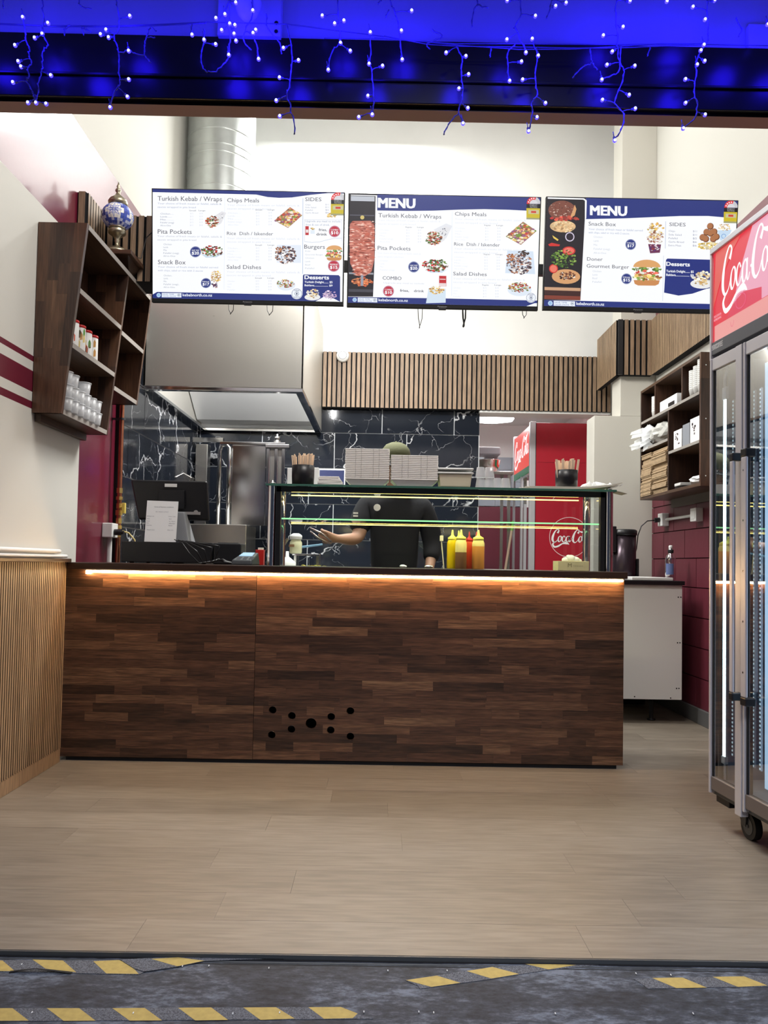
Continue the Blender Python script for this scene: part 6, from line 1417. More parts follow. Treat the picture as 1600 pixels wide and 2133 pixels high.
# back room lamp, mixer on shelf, broom
q = atY(1021, 873, 8.2)
cl = thing('oval_ceiling_lamp', 'oval white lamp glowing under the back room ceiling', 'lamp', (q.x, 8.2, q.z))
m = MB(); m.ring([(.10, -.0), (.24, .02), (.26, .05), (.24, .075), (.05, .08)], 32, (q.x, 8.2, q.z - .04), sy=.5); m.build('diffuser', M_lampglow, cl); m = MB(); m.ring([(.25, .036), (.26, .06), (.18, 2.75 - q.z + .04)], 32, (q.x, 8.2, q.z), sy=.5); m.build('base', M_whitep, cl)
SZ_ = atY(1030, 984, 7.6).z
shf = thing('back_room_shelf', 'steel shelf carrying the mixer in the back room', 'shelf', (1.1, 7.6, SZ_ - .03)); MB().box(.7, 1.30, 7.5, 8.0, SZ_ - .03, SZ_).build('board', M_steel, shf, bevel=.003)
for x in (.74, 1.26):
    for y in (7.53, 7.97): MB().box(x - .015, x + .015, y - .015, y + .015, 0, SZ_ - .03).build('leg', M_steel, shf)
q = atY(1017, 965, 7.75)
mx_ = thing('stand_mixer', 'steel mixing bowl of a stand mixer on the back room shelf', 'mixer', (q.x, 7.75, SZ_))
m = MB(); m.ring([(.06, 0), (.09, .02), (.115, .07), (.125, .13), (.13, .135), (.122, .135), (.1, .05), (0, .03)], 28, (q.x, 7.75, SZ_ + .002)); m.build('bowl', M_chrome, mx_)
m = MB(); m.box(q.x - .02, q.x + .12, 7.85, 7.93, SZ_, SZ_ + .26); m.box(q.x - .14, q.x + .12, 7.70, 7.90, SZ_ + .19, SZ_ + .27); m.build('mixer_arm', M_grey, mx_, bevel=.015, seg=3)
pnl = thing('grey_tile_panel', 'grey tiled panel behind the shelf in the back room', 'panel', (1.5, 9.3, 1.6)); 
for i in range(4):
    for j in range(6): piece('tile', mat('grey_tile', (.28, .32, .36), .3), pnl, 1.0 + j * .2, 1.197 + j * .2, 9.36, 9.372, 1.75 + i * .15, 1.897 + i * .15)
q0, q1 = atY(1066, 1105, 7.4), atY(1052, 1190, 7.4)
brm = thing('broom', 'broom with wooden handle and green tip leaning in the back room', 'broom', (q1.x - .1, 7.4, 0))
d = (Vector((q0.x, 7.4, q0.z)) - Vector((q1.x, 7.4, q1.z))).normalized(); P0 = Vector((q1.x, 7.4, q1.z)) - d * ((q1.z - .12) / d.z)
MB().cyl(P0, Vector((q0.x, 7.4, q0.z)), .012).build('handle', mat('pale_wood_stick', (.74, .56, .40), .7), brm); MB().cyl(Vector((q0.x, 7.4, q0.z)), Vector((q0.x, 7.4, q0.z)) + d * .09, .014).build('green_grip', mat('green_plastic', (.2, .6, .1), .5), brm)
MB().box(P0.x - .15, P0.x + .15, 7.36, 7.44, 0, .12).build('brush_head', M_dgrey, brm, bevel=.01)
q = atY(1060, 1150, 8.4)
shl2 = thing('grey_storage_unit', 'low grey storage unit at the back of the rear room', 'unit', (1.0, 8.9, 0)); 
MB().box(.55, 1.45, 8.7, 9.3, 0, .95).build('body', mat('pale_grey_laminate', (.4, .42, .44), .5), shl2, bevel=.004)
MB().box(.53, 1.47, 8.68, 9.3, .951, .98).build('top', M_whitep, shl2)
for i in range(2): MB().box(.56 + i * .45, .99 + i * .45, 8.685, 8.70, .05, .93).build('door', mat('pale_grey_laminate', (.4, .42, .44), .5), shl2, bevel=.003)

# ================================================================== FRONT FRIDGE
C0 = atY(1481, 1650, 3.11); FR = 2.02
fang = R(5.1)
fg = thing('drinks_fridge', 'tall glass-door drinks fridge with red lit header on castors at the right', 'fridge', (C0.x, 3.11, 0), rotz=fang, local=True)
def fz(py): return atY(1481, py, 3.11).z
Lf, Df = 1.0, .66
z_st, z_sb, z_db, z_b = fz(526), fz(716), fz(1622), fz(1652)
z_hb = fz(742)
def fb(nm, x0, x1, y0, y1, z0, z1, mt, bevel=.002, **k): return MB().box(x0, x1, y0, y1, z0, z1).build(nm, mt, fg, bevel=bevel, local=True, **k)
fb('back_panel', Df - .02, Df, -Lf, 0, z_b, z_st, M_dgrey)
fb('far_side_panel', .03, Df - .02, -.03, 0, z_b, z_st, M_dgrey); fb('near_side_panel', .03, Df - .02, -Lf, -Lf + .03, z_b, z_st, M_dgrey)
fb('inner_wall', Df - .04, Df - .02, -Lf + .03, -.03, z_b + .06, z_hb, M_fr_in); fb('inner_wall', .05, Df - .04, -.036, -.03, z_b + .06, z_hb, M_fr_in)
fb('cabinet_floor', .03, Df - .02, -Lf + .03, -.03, z_b + .04, z_b + .06, M_whitep); fb('base_plinth', .008, Df - .02, -Lf, 0, z_b, z_b + .04, M_dgrey)
fb('top_housing', .03, Df - .02, -Lf + .03, -.03, z_hb, z_st - .002, M_dgrey)
fb('header_bar', -.006, .03, -Lf, 0, z_hb, z_sb, mat('graphite', (.10, .105, .12), .4)); 
fb('corner_strip', -.010, .03, -.008, .004, z_hb - .02, z_st + .01, M_alu); fb('top_strip', -.012, .03, -Lf, 0, z_st - .012, z_st + .012, M_alu)
m = MB(); m.col = (.74, .028, .05); m.box(.0, .028, -Lf, -.008, z_sb, z_st - .012)
m.col = (.80, .32, .30); m.box(-.0012, .0, -Lf, -.020, z_sb + .002, z_sb + .065)
def sgf(u, v, l=1): return (-.0012 - .0006 * l, -.01 - u, z_sb + v)
Hs = z_st - .012 - z_sb
# pink areas and red shapes of the print
m.col = (.72, .09, .07); m.add([sgf(.0, Hs * .38), sgf(.05, Hs * .62), sgf(.13, Hs * .86), sgf(.20, Hs * .99), sgf(.02, Hs * .99)], [(0, 1, 2, 3, 4)])
m.col = (.80, .36, .48); m.add([sgf(.135, .066, 1.6), sgf(.50, .066, 1.6), sgf(.50, Hs * .99, 1.6), sgf(.28, Hs * .99, 1.6), sgf(.22, Hs * .72, 1.6), sgf(.18, Hs * .5, 1.6)], [(0, 1, 2, 3, 4, 5)])
m.col = (.70, .04, .09); m.add([sgf(.10, .066, 2.2), sgf(.34, .066, 2.2), sgf(.34, .11, 2.2), sgf(.22, .135, 2.2), sgf(.16, .115, 2.2)], [(0, 1, 2, 3, 4)])
m.build('sign_panel', M_sign, fg, local=True)
m = MB()
def f1(x, y): return sgf(.065 + x * .0475, .098 + (y + .3) * .0655 + x * -.0015, 6)
script(m, f1, .95); m.col = (.9, .55, .62)
for k in range(2):
    put_text(m, ['DELICIOUS &', 'REFRESHING'][k], 0, 0, 1, 1, lambda x, y, l, k=k: sgf(.012 + x * .055, .106 - k * .014 - y * .009, 6), 1, (.95, .6, .7))
m.col = (.75, .1, .2)
for k in range(24):
    t0, t1 = 2 * pi * k / 24, 2 * pi * (k + 1) / 24; m.add([sgf(.205 + .036 * math.cos(t0), .105 + .030 * math.sin(t0), 4), sgf(.205 + .036 * math.cos(t1), .105 + .030 * math.sin(t1), 4), sgf(.205 + .032 * math.cos(t1), .105 + .026 * math.sin(t1), 4), sgf(.205 + .032 * math.cos(t0), .105 + .026 * math.sin(t0), 4)], [(0, 1, 2, 3)])
for k in range(16):
    t0, t1 = pi + pi * k / 16, pi + pi * (k + 1) / 16
    m.add([sgf(.145 + .012 * math.cos(t0), .045 + .022 * math.sin(t0), 4), sgf(.145 + .012 * math.cos(t1), .045 + .022 * math.sin(t1), 4), sgf(.145 + .010 * math.cos(t1), .045 + .020 * math.sin(t1), 4), sgf(.145 + .010 * math.cos(t0), .045 + .020 * math.sin(t0), 4)], [(0, 1, 2, 3)])
m.build('script_lettering', M_sign, fg, local=True)
m = MB(); put_text(m, 'SKOPE', 0, 0, 1, 1, lambda x, y, l: (-.0065, -.012 - x * .075, z_sb - .012 - y * .020), 1, (.75, .75, .78), .04); m.build('maker_lettering', M_print, fg, local=True)
# doors
def door(y1, y0, nm):
    d = MB(); dz0, dz1 = z_db - .03 if nm else z_db, z_hb - .015
    o = thing_part = bpy.data.objects.new('door', None); COL.objects.link(o); o.parent = fg; WORLD[o.name] = (0, 0, 0)
    st = .042
    def p_(n_, x0, x1, a, b, z0, z1, mt, bv=.003): return MB().box(x0, x1, a, b, z0, z1).build(n_, mt, o, bevel=bv, local=True)
    p_('stile', -.012, .02, y1 - .012, y1, z_b + .005, dz1, M_alu); p_('stile', -.012, .02, y0, y0 + st, z_b - .02, dz1, M_alu)
    p_('rail', -.008, .02, y0 + st, y1 - .012, z_b + .02, z_db + .015, mat('rail_brown_reflection', (.12, .10, .09), .4)); p_('rail', -.008, .02, y0 + st, y1 - .012, dz1 - .05, dz1, M_alu)  # bottom rail coloured brown for the reflection seen in it
    p_('gasket', -.004, .018, y1 - .022, y1 - .012, z_db + .015, dz1 - .05, M_blackm)
    p_('glass_pane', .0, .005, y0 + st, y1 - .022, z_db + .015, dz1 - .05, M_glass_f, 0)
    return o
door(-.002, -.235, 1); door(-.245, -.98, 1)
zh1, zh0 = atY(1534, 950, 2.95).z, atY(1534, 1452, 2.95).z
for k, (y, hw2, zz1, zz0) in enumerate(((-.2335, .012, zh1, zh0), (-.316, .018, zh1 + .005, zh0 - .005))):
    o = MB().box(-.052, -.042, y - hw2, y + hw2, zz0 + .03, zz1 - .03).build('handle', M_alu, fg, bevel=.006, seg=3, local=True)
    for z in (zz0, zz1 - .03): MB().box(-.053, -.012, y - hw2 - .001, y + hw2 + .001, z, z + .03).build('handle_mount', M_black, o, bevel=.004, local=True)
    for j in range(5 if k else 0): zc = zz0 + .12 + j * (zz1 - zz0 - .2) / 4; m = MB(); m.cyl((-.0525, y, zc), (-.0515, y, zc), .004, n=8); m.build('screw', M_steel_m, o, local=True)
# interior light strips; the second is added for a reflection of the first
for k, (x, y, wd) in enumerate(((.025, -.055, .0095), (.055, -.062, .003), (.04, -.2325, .0022), (.04, -.274, .003))):
    z0, z1 = fz(1568), fz(838)
    o = MB().box(x, x + .008, y - wd - .001, y + wd + .001, z0, z1).build('light_strip_back', M_alu, fg, local=True)
    m = MB()
    n = 90
    if k == 0: m.box(x - .002, x, y - wd, y + wd, z0, z1)
    else:
        for i in range(n): zc = z0 + (z1 - z0) * (i + .5) / n; m.box(x - .002, x, y - wd, y + wd, zc - .0035, zc + .0035)
    m.build('led_strip', mat('fridge_led' if k == 0 else 'fridge_led_dim_and_reflected', (1, 1, 1), .5, emit=(.75, .95, .9), es=6 if k == 0 else .7), o, local=True)
    if k == 0:
        MB().box(x - .006, x + .01, y - .014, y + .014, z1, z1 + .05).build('strip_connector', M_whitep, fg, local=True, bevel=.003); MB().box(x - .006, x + .01, y - .014, y + .014, z0 - .03, z0).build('strip_connector', M_whitep, fg, local=True, bevel=.003)
        m = MB(); m.tube([(x, y, z1 + .05), (x, y, z1 + .09), (x, y - .02, z1 + .13), (x, y - .06, z1 + .16), (x + .02, y - .08, z_hb - .01)], .006, n=8); m.build('led_cable', M_whitep, fg, local=True)
        MB().box(x, x + .006, y - .004, y + .004, z_b + .06, z0 - .03).build('strip_rail', M_whitep, fg, local=True)
fb('cool_emissive_panel', .050, .058, -.42, -.285, z_b + .1, z_hb - .1, mat('cool_panel', (.8, .9, 1), .5, emit=(.6, .85, 1), es=.9))  # pale blue emissive sheet just inside the second door
fb('inner_ceiling', .03, Df - .04, -Lf + .03, -.03, z_hb - .012, z_hb - .0005, M_steel_m)
for i in range(3): 
    z = .55 + i * .42; m = MB()
    for j in range(15): y = -.05 - j * .065; m.cyl((.20, y, z), (Df - .05, y, z), .0022, n=5)
    for x in (.20, Df - .06): m.cyl((x, -.04, z), (x, -Lf + .04, z), .004, n=6)
    m.build('wire_shelf', M_grey, fg, local=True)
# castors
for (x, y) in ((.07, -.17), (.07, -Lf + .1), (Df - .1, -.12), (Df - .1, -Lf + .1)):
    c_ = MB(); c_.cyl((x - .014, y, .0505), (x + .014, y, .0505), .0505, n=28)
    o = c_.build('castor', M_rubber, fg, local=True, bevel=.003)
    m = MB(); m.cyl((x - .016, y, .0505), (x + .016, y, .0505), .032, n=24); m.cyl((x - .02, y, .0505), (x + .02, y, .0505), .007, n=12); m.build('hub', M_dgrey, o, local=True)
    m = MB(); m.hexa([(x - .022, y + .005, .045), (x - .017, y + .005, .045), (x - .017, y + .03, .045), (x - .022, y + .03, .045)], [(x - .03, y - .015, z_b), (x - .017, y - .015, z_b), (x - .017, y + .06, z_b), (x - .03, y + .06, z_b)]); m.box(x - .03, x + .04, y - .03, y + .08, z_b - .012, z_b - .0005); m.build('fork', M_black, o, local=True, bevel=.002)
fb('under_bracket', .02, .09, -.10, -.005, z_b - .03, z_b - .0005, M_black)
# ornament with gold chain on top of the fridge, only its edge in view
q = atY(1593, 425, 2.9)
og = thing('gold_ornament', 'gold beaded ornament on top of the fridge at the right edge', 'ornament', (q.x + .06, 2.9, z_st))
m = MB(); zz0 = z_st + .012
m.ring([(.05, 0), (.055, .01), (.02, .03), (.018, .12), (.05, .16), (.055, .2), (.03, .24), (0, .25)], 20, (q.x + .07, 2.86, z_st - .0015)); m.build('stem', M_brass, og)
m = MB()
for k in range(9): m.ball((q.x + .03 - k * .004, 2.84, z_st + .16 - k * .018), .007, n=8, h=6)
m.build('bead_string', M_brass_y, og)

# ================================================================== PERSON
PX_, PYp = atY(822, 1100, 4.95).x, 5.0
ps = thing('person', 'person in black t-shirt and olive cap working behind the display case', 'person', (PX_, PYp, 0), local=True)
def skin(name, verts, edges, radii, mt, root=0, sub=2, parent=ps):
    me = bpy.data.meshes.new(name); me.from_pydata(verts, edges, []); me.update(); me.materials.append(mt)
    o = bpy.data.objects.new(name, me); COL.objects.link(o); o.parent = parent
    md = o.modifiers.new('skin', 'SKIN'); md.use_smooth_shade = True; md.branch_smoothing = .6
    if not me.skin_vertices: pass
    for i, r in enumerate(radii):
        sv = me.skin_vertices[0].data[i]; sv.radius = (r, r) if not isinstance(r, tuple) else r; sv.use_root = (i == root)
    s_ = o.modifiers.new('sub', 'SUBSURF'); s_.levels = sub; s_.render_levels = sub
    dg = bpy.context.evaluated_depsgraph_get(); dg.update()
    me2 = bpy.data.meshes.new_from_object(o.evaluated_get(dg)); o.modifiers.clear(); o.data = me2
    if not me2.materials: me2.materials.append(mt)
    for p in me2.polygons: p.use_smooth = True
    WORLD[o.name] = (0, 0, 0)
    return o
V = []; E = []; RR = []
def jt(x, y, z, r, link=None):
    V.append((x, y, z)); RR.append(r)
    if link is not None: E.append((link, len(V) - 1))
    return len(V) - 1
pel = jt(0, .02, .93, (.15, .11)); wai = jt(0, .02, 1.12, (.14, .10), pel); che = jt(0, .0, 1.32, (.165, .115), wai); nkb = jt(0, -.01, 1.46, .075, che)
nk = jt(0, -.03, 1.535, .055, nkb); jaw = jt(0, -.06, 1.60, (.062, .07), nk); hd_ = jt(0, -.045, 1.68, (.074, .088), jaw); crn = jt(0, -.035, 1.755, (.058, .066), hd_)
for s in (-1, 1):
    hp = jt(s * .09, .02, .88, .095, pel); kn = jt(s * .11, .0, .48, .062, hp); ank = jt(s * .12, .03, .10, .042, kn); toe = jt(s * .13, -.10, .045, .036, ank)
shR = jt(-.185, .0, 1.42, .058, che); elR = jt(-.235, -.08, 1.175, .048, shR); mfR = jt(-.285, -.15, 1.17, .042, elR); wrR = jt(-.355, -.22, 1.17, .028, mfR); paR = jt(-.40, -.25, 1.18, (.036, .022), wrR)
shL = jt(.185, .0, 1.42, .058, che); elL = jt(.255, .03, 1.15, .047, shL); wrL = jt(.22, -.12, .97, .029, elL); paL = jt(.20, -.16, .93, (.036, .022), wrL)
def fingers(base, d, side, up, L_=.07):
    b = Vector(V[base]); d = Vector(d).normalized(); side = Vector(side).normalized(); up = Vector(up).normalized()
    for k, ln in enumerate((.85, 1.0, .95, .75)):
        o = side * (k - 1.5) * .019
        a = b + d * .02 + o; i1 = jt(*(a), .011, base); p1 = a + d * .030 * ln - up * .004; i2 = jt(*p1, .0095, i1); p2 = p1 + d * .018 * ln - up * .018; i3 = jt(*p2, .0088, i2); p3 = p2 - up * .018 + d * .002 - d * .008; jt(*p3, .0075, i3)
    t = b - side * .03; i1 = jt(*t, .012, base); t2 = t - side * .018 + d * .024 - up * .008; i2 = jt(*t2, .0105, i1); t3 = t2 + d * .022 - up * .010 + side * .006; jt(*t3, .009, i2)
fingers(paR, (-.8, -.25, .15), (.1, -.5, .85), (.2, -.9, -.3)); fingers(paL, (-.2, -.5, -.8), (.9, -.3, 0), (0, -.8, .6))
body = skin('body', V, E, RR, M_skin)
# face: eyes, nose, mouth, ears on the head
hx, hy, hz_ = 0, -.045, 1.665
m = MB(); m.ball((hx, hy - .092, hz_ - .02), .013, .018, .022); m.build('nose', M_skin, body, local=True)
for s in (-1, 1):
    m = MB(); m.ball((s * .032, hy - .076, hz_ + .008), .012, .008, .009); m.build('eye', M_whitep, body, local=True)
    m = MB(); m.ball((s * .032, hy - .0835, hz_ + .008), .0055, .0035, .0055); m.build('iris', M_black, body, local=True)
    m = MB(); m.ball((s * .078, hy + .005, hz_ - .005), .009, .018, .030); m.build('ear', M_skin, body, local=True)
m = MB(); m.ball((hx, hy - .082, hz_ - .062), .024, .008, .007); m.build('mouth', mat('lips', (.35, .12, .1), .5), body, local=True)
m = MB(); m.ball((0, -.02, 1.705), .082, .095, .065); m.build('hair', M_black, ps, local=True)
# clothing
SV = []; SE = []; SR = []
def sj(x, y, z, r, link=None):
    SV.append((x, y, z)); SR.append(r)
    if link is not None: SE.append((link, len(SV) - 1))
    return len(SV) - 1
a = sj(0, .02, .86, (.185, .14)); b = sj(0, .02, 1.10, (.185, .14), a); c = sj(0, 0, 1.32, (.20, .145), b); d = sj(0, -.018, 1.472, .112, c)
for s in (-1, 1):
    e = sj(s * .19, .0, 1.42, .092, c)
    f = sj(-.235, -.065, 1.21, .074, e) if s < 0 else sj(.255, .02, 1.16, .070, e)
    if s > 0: sj(.235, -.06, 1.04, .055, f)
shirt = skin('shirt', SV, SE, SR, M_shirt)
SV, SE, SR = [], [], []
a = sj(0, .02, .90, (.16, .125))
for s in (-1, 1): h = sj(s * .095, .02, .84, .112, a); k = sj(s * .112, .0, .48, .085, h); q = sj(s * .12, .03, .10, .068, k)
skin('trousers', SV, SE, SR, mat('black_trousers', (.015, .015, .018), .9))
for s in (-1, 1): m = MB(); m.ball((s * .125, -.045, .045), .052, .135, .044); m.build('shoe', M_rubber, ps, local=True)
# cap
m = MB(); m.m = Matrix.Translation((0, -.03, 1.71)) @ Matrix.Rotation(R(14), 4, 'X'); m.ring([(.094, 0), (.096, .02), (.088, .055), (.064, .084), (.03, .098), (.006, .102), (.005, .106), (0, .106)], 24, cap=False, sy=1.12)
cap = m.build('cap', M_cap, ps, local=True)
m = MB(); m.m = Matrix.Translation((0, -.03, 1.705)) @ Matrix.Rotation(R(26), 4, 'X')
arc = [(.082 * math.cos(t), -.085 - .085 * math.sin(t) * 1.0) for t in [pi * k / 10 for k in range(11)]]
m.prism([(x, y, .004) for x, y in arc], (0, 0, .005)); m.build('brim', M_black, cap, local=True, bevel=.001)
m = MB(); m.m = Matrix.Translation((-.115, -.150, 1.375)) @ Matrix.Rotation(R(-14), 4, 'Z') @ Matrix.Rotation(pi / 2, 4, 'X'); m.ring([(.022, -.006), (.022, .001)], 24); m.build('chest_badge', M_whitep, ps, local=True)
m = MB(); 
for k in range(2): m.box(-.265, -.235, -.135, -.110, 1.315 + k * .018, 1.325 + k * .018)
m.build('sleeve_stripes', M_whitep, ps, local=True)
m = MB(); hp_ = Vector(V[paR]) + Vector((PX_, PYp, 0)); m.tube([hp_ + Vector((.01, -.04, -.03)), hp_ + Vector((-.05, -.07, .02)), hp_ + Vector((-.12, -.06, .05))], .006); m.tube([hp_ + Vector((.01, -.04, -.045)), hp_ + Vector((-.06, -.07, -.015)), hp_ + Vector((-.12, -.06, .03))], .006)
tag(m.build('tongs', mat('pinkish_steel', (.6, .5, .48), .25, metal=.8)), 'serving tongs held in the hand of the person in black', 'tongs')
# ================================================================== LIGHT STRINGS
SYs = 1.945
il = thing('icicle_light_string', 'blue icicle light string hanging in front of the shop header', 'light string', (0, SYs, 2.2))
def zl(x, y): return (x / 2, y / 2)
def zr(x, y): return (800 + x / 2, y / 2)
strands = [
 (zl, [(95, 70), (105, 130), (108, 170), (122, 200), (120, 235), (132, 260), (118, 285), (120, 320), (108, 335), (130, 370), (140, 400), (150, 425)], [(95, 68), (68, 187), (82, 255), (93, 279), (60, 343), (122, 426)]),
 (zl, [(175, -10), (180, 60), (178, 135), (198, 185), (182, 210), (175, 260), (176, 290), (163, 340), (155, 390), (150, 424)], [(196, 98), (176, 137), (150, 157), (208, 313), (150, 424), (188, 432)]),
 (zl, [(480, -10), (492, 40), (497, 110), (475, 155), (488, 190), (495, 230), (495, 290), (500, 350), (480, 380), (460, 440)], [(537, 69), (425, 145), (447, 127), (458, 156), (532, 332), (528, 400), (459, 443)]),
 (zl, [(495, 225), (536, 208), (560, 222), (600, 228), (603, 190), (610, 155), (645, 155)], [(536, 208)]),
 (zl, [(600, 228), (615, 245), (628, 262)], []),
 (zl, [(610, 155), (625, 115), (650, 130)], []),
 (zl, [(850, 125), (850, 165), (838, 230), (842, 275), (860, 298), (900, 295), (940, 260), (955, 225), (955, 200), (960, 150), (935, 60), (960, -10)], [(937, 56), (928, 124), (953, 225), (850, 162), (894, 185), (905, 75)]),
 (zl, [(960, -10), (957, 95), (975, 137), (983, 166)], [(957, 95), (976, 110), (975, 137), (983, 166), (978, 12)]),
 (zl, [(1050, -5), (1052, 60), (1020, 130), (1015, 170), (1045, 208)], [(1053, 40), (1050, 138)]),
 (zl, [(1050, 138), (1070, 190), (1077, 240)], [(1077, 242), (1062, 128)]),
 (zl, [(800, 100), (800, 141)], [(800, 141)]),
 (zl, [(1110, 60), (1115, 120), (1165, 180), (1172, 225)], []),
 (zl, [(1192, 95), (1210, 170), (1217, 240), (1212, 300), (1205, 360), (1195, 400), (1212, 440), (1210, 465), (1225, 500), (1228, 560)], [(1186, 199), (1239, 253), (1170, 325), (1156, 417), (1171, 483)]),
 (zl, [(1405, -10), (1412, 90), (1418, 175), (1385, 210), (1368, 285)], [(1348, 66), (1399, 97), (1428, 88), (1455, 210), (1367, 287), (1418, 175)]),
 (zl, [(1540, 130), (1545, 210), (1540, 262), (1548, 290), (1555, 370), (1558, 430), (1550, 470)], [(1542, 131), (1537, 262), (1589, 277), (1538, 400), (1500, 487), (1550, 473)]),
 (zl, [(330, -10), (335, 25), (380, 38)], []), (zl, [(12, -10), (14, 35)], []), (zl, [(1590, -5), (1575, 18)], []),
 (zl, [(268, 148), (272, 118), (290, 105)], []), (zl, [(348, 145), (345, 115), (380, 135)], []),
 (zr, [(20, -10), (40, 40), (58, 90), (65, 150), (74, 240)], [(110, 46), (69, 125), (75, 244)]),
 (zr, [(20, 40), (8, 75)], []), (zr, [(385, -10), (390, 15), (372, 50), (366, 112)], []), (zr, [(390, 15), (432, 35)], []),
 (zr, [(200, 122), (240, 150), (225, 165), (180, 180), (190, 205)], []),
 (zr, [(300, 195), (325, 240), (322, 300), (328, 370), (325, 420), (310, 460), (325, 508)], [(263, 218), (336, 236), (347, 312), (317, 370), (345, 448), (328, 510)]),
 (zr, [(310, 475), (290, 490), (262, 530), (248, 562)], []),
 (zr, [(565, -10), (570, 60), (545, 110), (550, 120), (590, 210)], [(518, 3), (625, 67), (516, 163), (590, 215)]),
 (zr, [(545, 190), (515, 220), (515, 260), (520, 330)], [(522, 333), (567, 258)]), (zr, [(445, 200), (442, 240)], []),
 (zr, [(616, 160), (638, 230), (630, 325), (638, 395), (615, 430), (618, 470), (605, 540)], [(616, 158), (641, 228), (582, 332), (668, 427), (632, 488), (601, 543)]),
 (zr, [(700, -10), (690, 40), (675, 80)], [(709, 27), (753, 12)]),
 (zr, [(970, -10), (965, 60), (972, 150), (975, 220), (985, 270), (1000, 300), (985, 360), (962, 425), (1000, 478), (988, 540), (960, 580)], [(1019, 5), (990, 112), (918, 149), (955, 213), (933, 270), (1039, 277), (1016, 394), (914, 418), (1041, 454), (960, 581)]),
 (zr, [(985, 200), (980, 290), (950, 315), (906, 328)], [(906, 328)]),
 (zr, [(855, 205), (865, 260), (830, 275), (785, 325)], []), (zr, [(865, 260), (888, 293)], []), (zr, [(1110, 195), (1098, 235)], []),
 (zr, [(1345, -10), (1350, 100), (1348, 170), (1305, 240), (1298, 320), (1292, 395), (1305, 440), (1290, 500), (1245, 530)], [(1372, 3), (1291, 31), (1341, 79), (1331, 183), (1321, 210), (1331, 252), (1303, 265), (1260, 332), (1260, 427), (1332, 477), (1245, 531)]),
 (zr, [(1465, 75), (1490, 120), (1475, 155)], []), (zr, [(1178, -12), (1177, 2)], [(1177, 2)]), (zr, [(1599, 80), (1597, 98)], [(1597, 98)]),
]
rr = random.Random(77); bulbs = []
for cv, pts, bl in strands:
    P_ = [Vector(atY(*cv(*p), SYs)) for p in pts]; sm_ = []
    for i in range(len(P_) - 1):
        p0, p1, p2, p3 = P_[max(i - 1, 0)], P_[i], P_[i + 1], P_[min(i + 2, len(P_) - 1)]
        for k in range(4):
            t = k / 4; v = .5 * ((2 * p1) + (p2 - p0) * t + (2 * p0 - 5 * p1 + 4 * p2 - p3) * t * t + (3 * p1 - p0 - 3 * p2 + p3) * t ** 3); v.y = SYs + rr.uniform(-.004, .004); sm_.append(v)
    sm_.append(P_[-1]); m = MB(); m.tube(sm_, .0015, n=5)
    off_ = [p + Vector((.0022 * math.sin(i * 1.7), -.0025 * math.cos(i * 1.7), 0)) for i, p in enumerate(sm_)]; m.tube(off_, .0013, n=4)
    m.build('wire', M_wire, il)
    for b_ in bl:
        bp_ = Vector(atY(*cv(*b_), SYs)); near = min(sm_, key=lambda q_: (q_ - bp_).length + (0 if q_.z > bp_.z - .012 else .03))
        d = (bp_ - near); 
        if d.length < .006: d = Vector((.2, 0, -1)) * .02; near = bp_ - d
        d.normalize(); bulbs.append((bp_, d, near))
for (bp_, d, near) in bulbs:
    o = MB(); o.cyl(bp_ - d * .007, bp_ - d * .001, .0032, n=8); o = o.build('bulb_socket', M_wire, il)
    m = MB(); m.ball(tuple(bp_ + d * .0032), .0052, n=8, h=6)
    k = MB(); k.cyl(bp_ - d * .001, bp_ + d * .004, .0034, n=8); k = m.build('bulb', M_bulb, o)
    c_ = MB(); c_.ball(tuple(bp_ + d * .0032 + Vector((0, -.0035, 0))), .0036, .003, .0036, n=8, h=5); c_.build('bulb_core', M_core, o)
    if (near - bp_).length > .012: m = MB(); m.tube([near, (near + bp_ - d * .007) / 2 + Vector((0, 0, .0015)), bp_ - d * .007], .0013, n=4); m.build('branch_wire', M_wire, il)
for cv, pts in ((zl, [(0, 98), (200, 107), (480, 108), (700, 100), (860, 92), (1190, 100), (1600, 152)]), (zl, [(0, 101), (250, 112), (480, 112), (620, 108), (860, 97)]), (zr, [(0, 150), (180, 185), (300, 192), (500, 195), (800, 200), (970, 200), (1345, 185), (1600, 190)]), (zr, [(-40, 158), (150, 172), (330, 190), (560, 206), (800, 204), (1000, 192), (1150, 182), (1345, 182)]), (zr, [(-250, 160), (0, 162), (300, 182), (600, 183), (970, 186), (1340, 183)])):
    m = MB(); m.tube([atY(*cv(*p), SYs + .01) for p in pts], .0014, n=4); m.build('lead_wire', M_wire, il)
# blue light thrown by the bulbs (lamps of the string itself)
for px, py in ((50, 40), (160, 95), (250, 40), (470, 20), (470, 95), (540, 60), (610, 120), (710, 35), (780, 120), (845, 40), (960, 120), (1075, 70), (1115, 140), (1290, 20), (1290, 110), (1310, 190), (1460, 20), (1450, 130), (1580, 60), (-60, 60), (1680, 80)):
    p = atY(px, py, SYs - .05); l = bpy.data.lights.new('string_bulb_light', 'POINT'); l.energy = .85; l.color = (.016, .006, 1); l.shadow_soft_size = .03
    o = bpy.data.objects.new('string_bulb_light', l); COL.objects.link(o); o.location = p
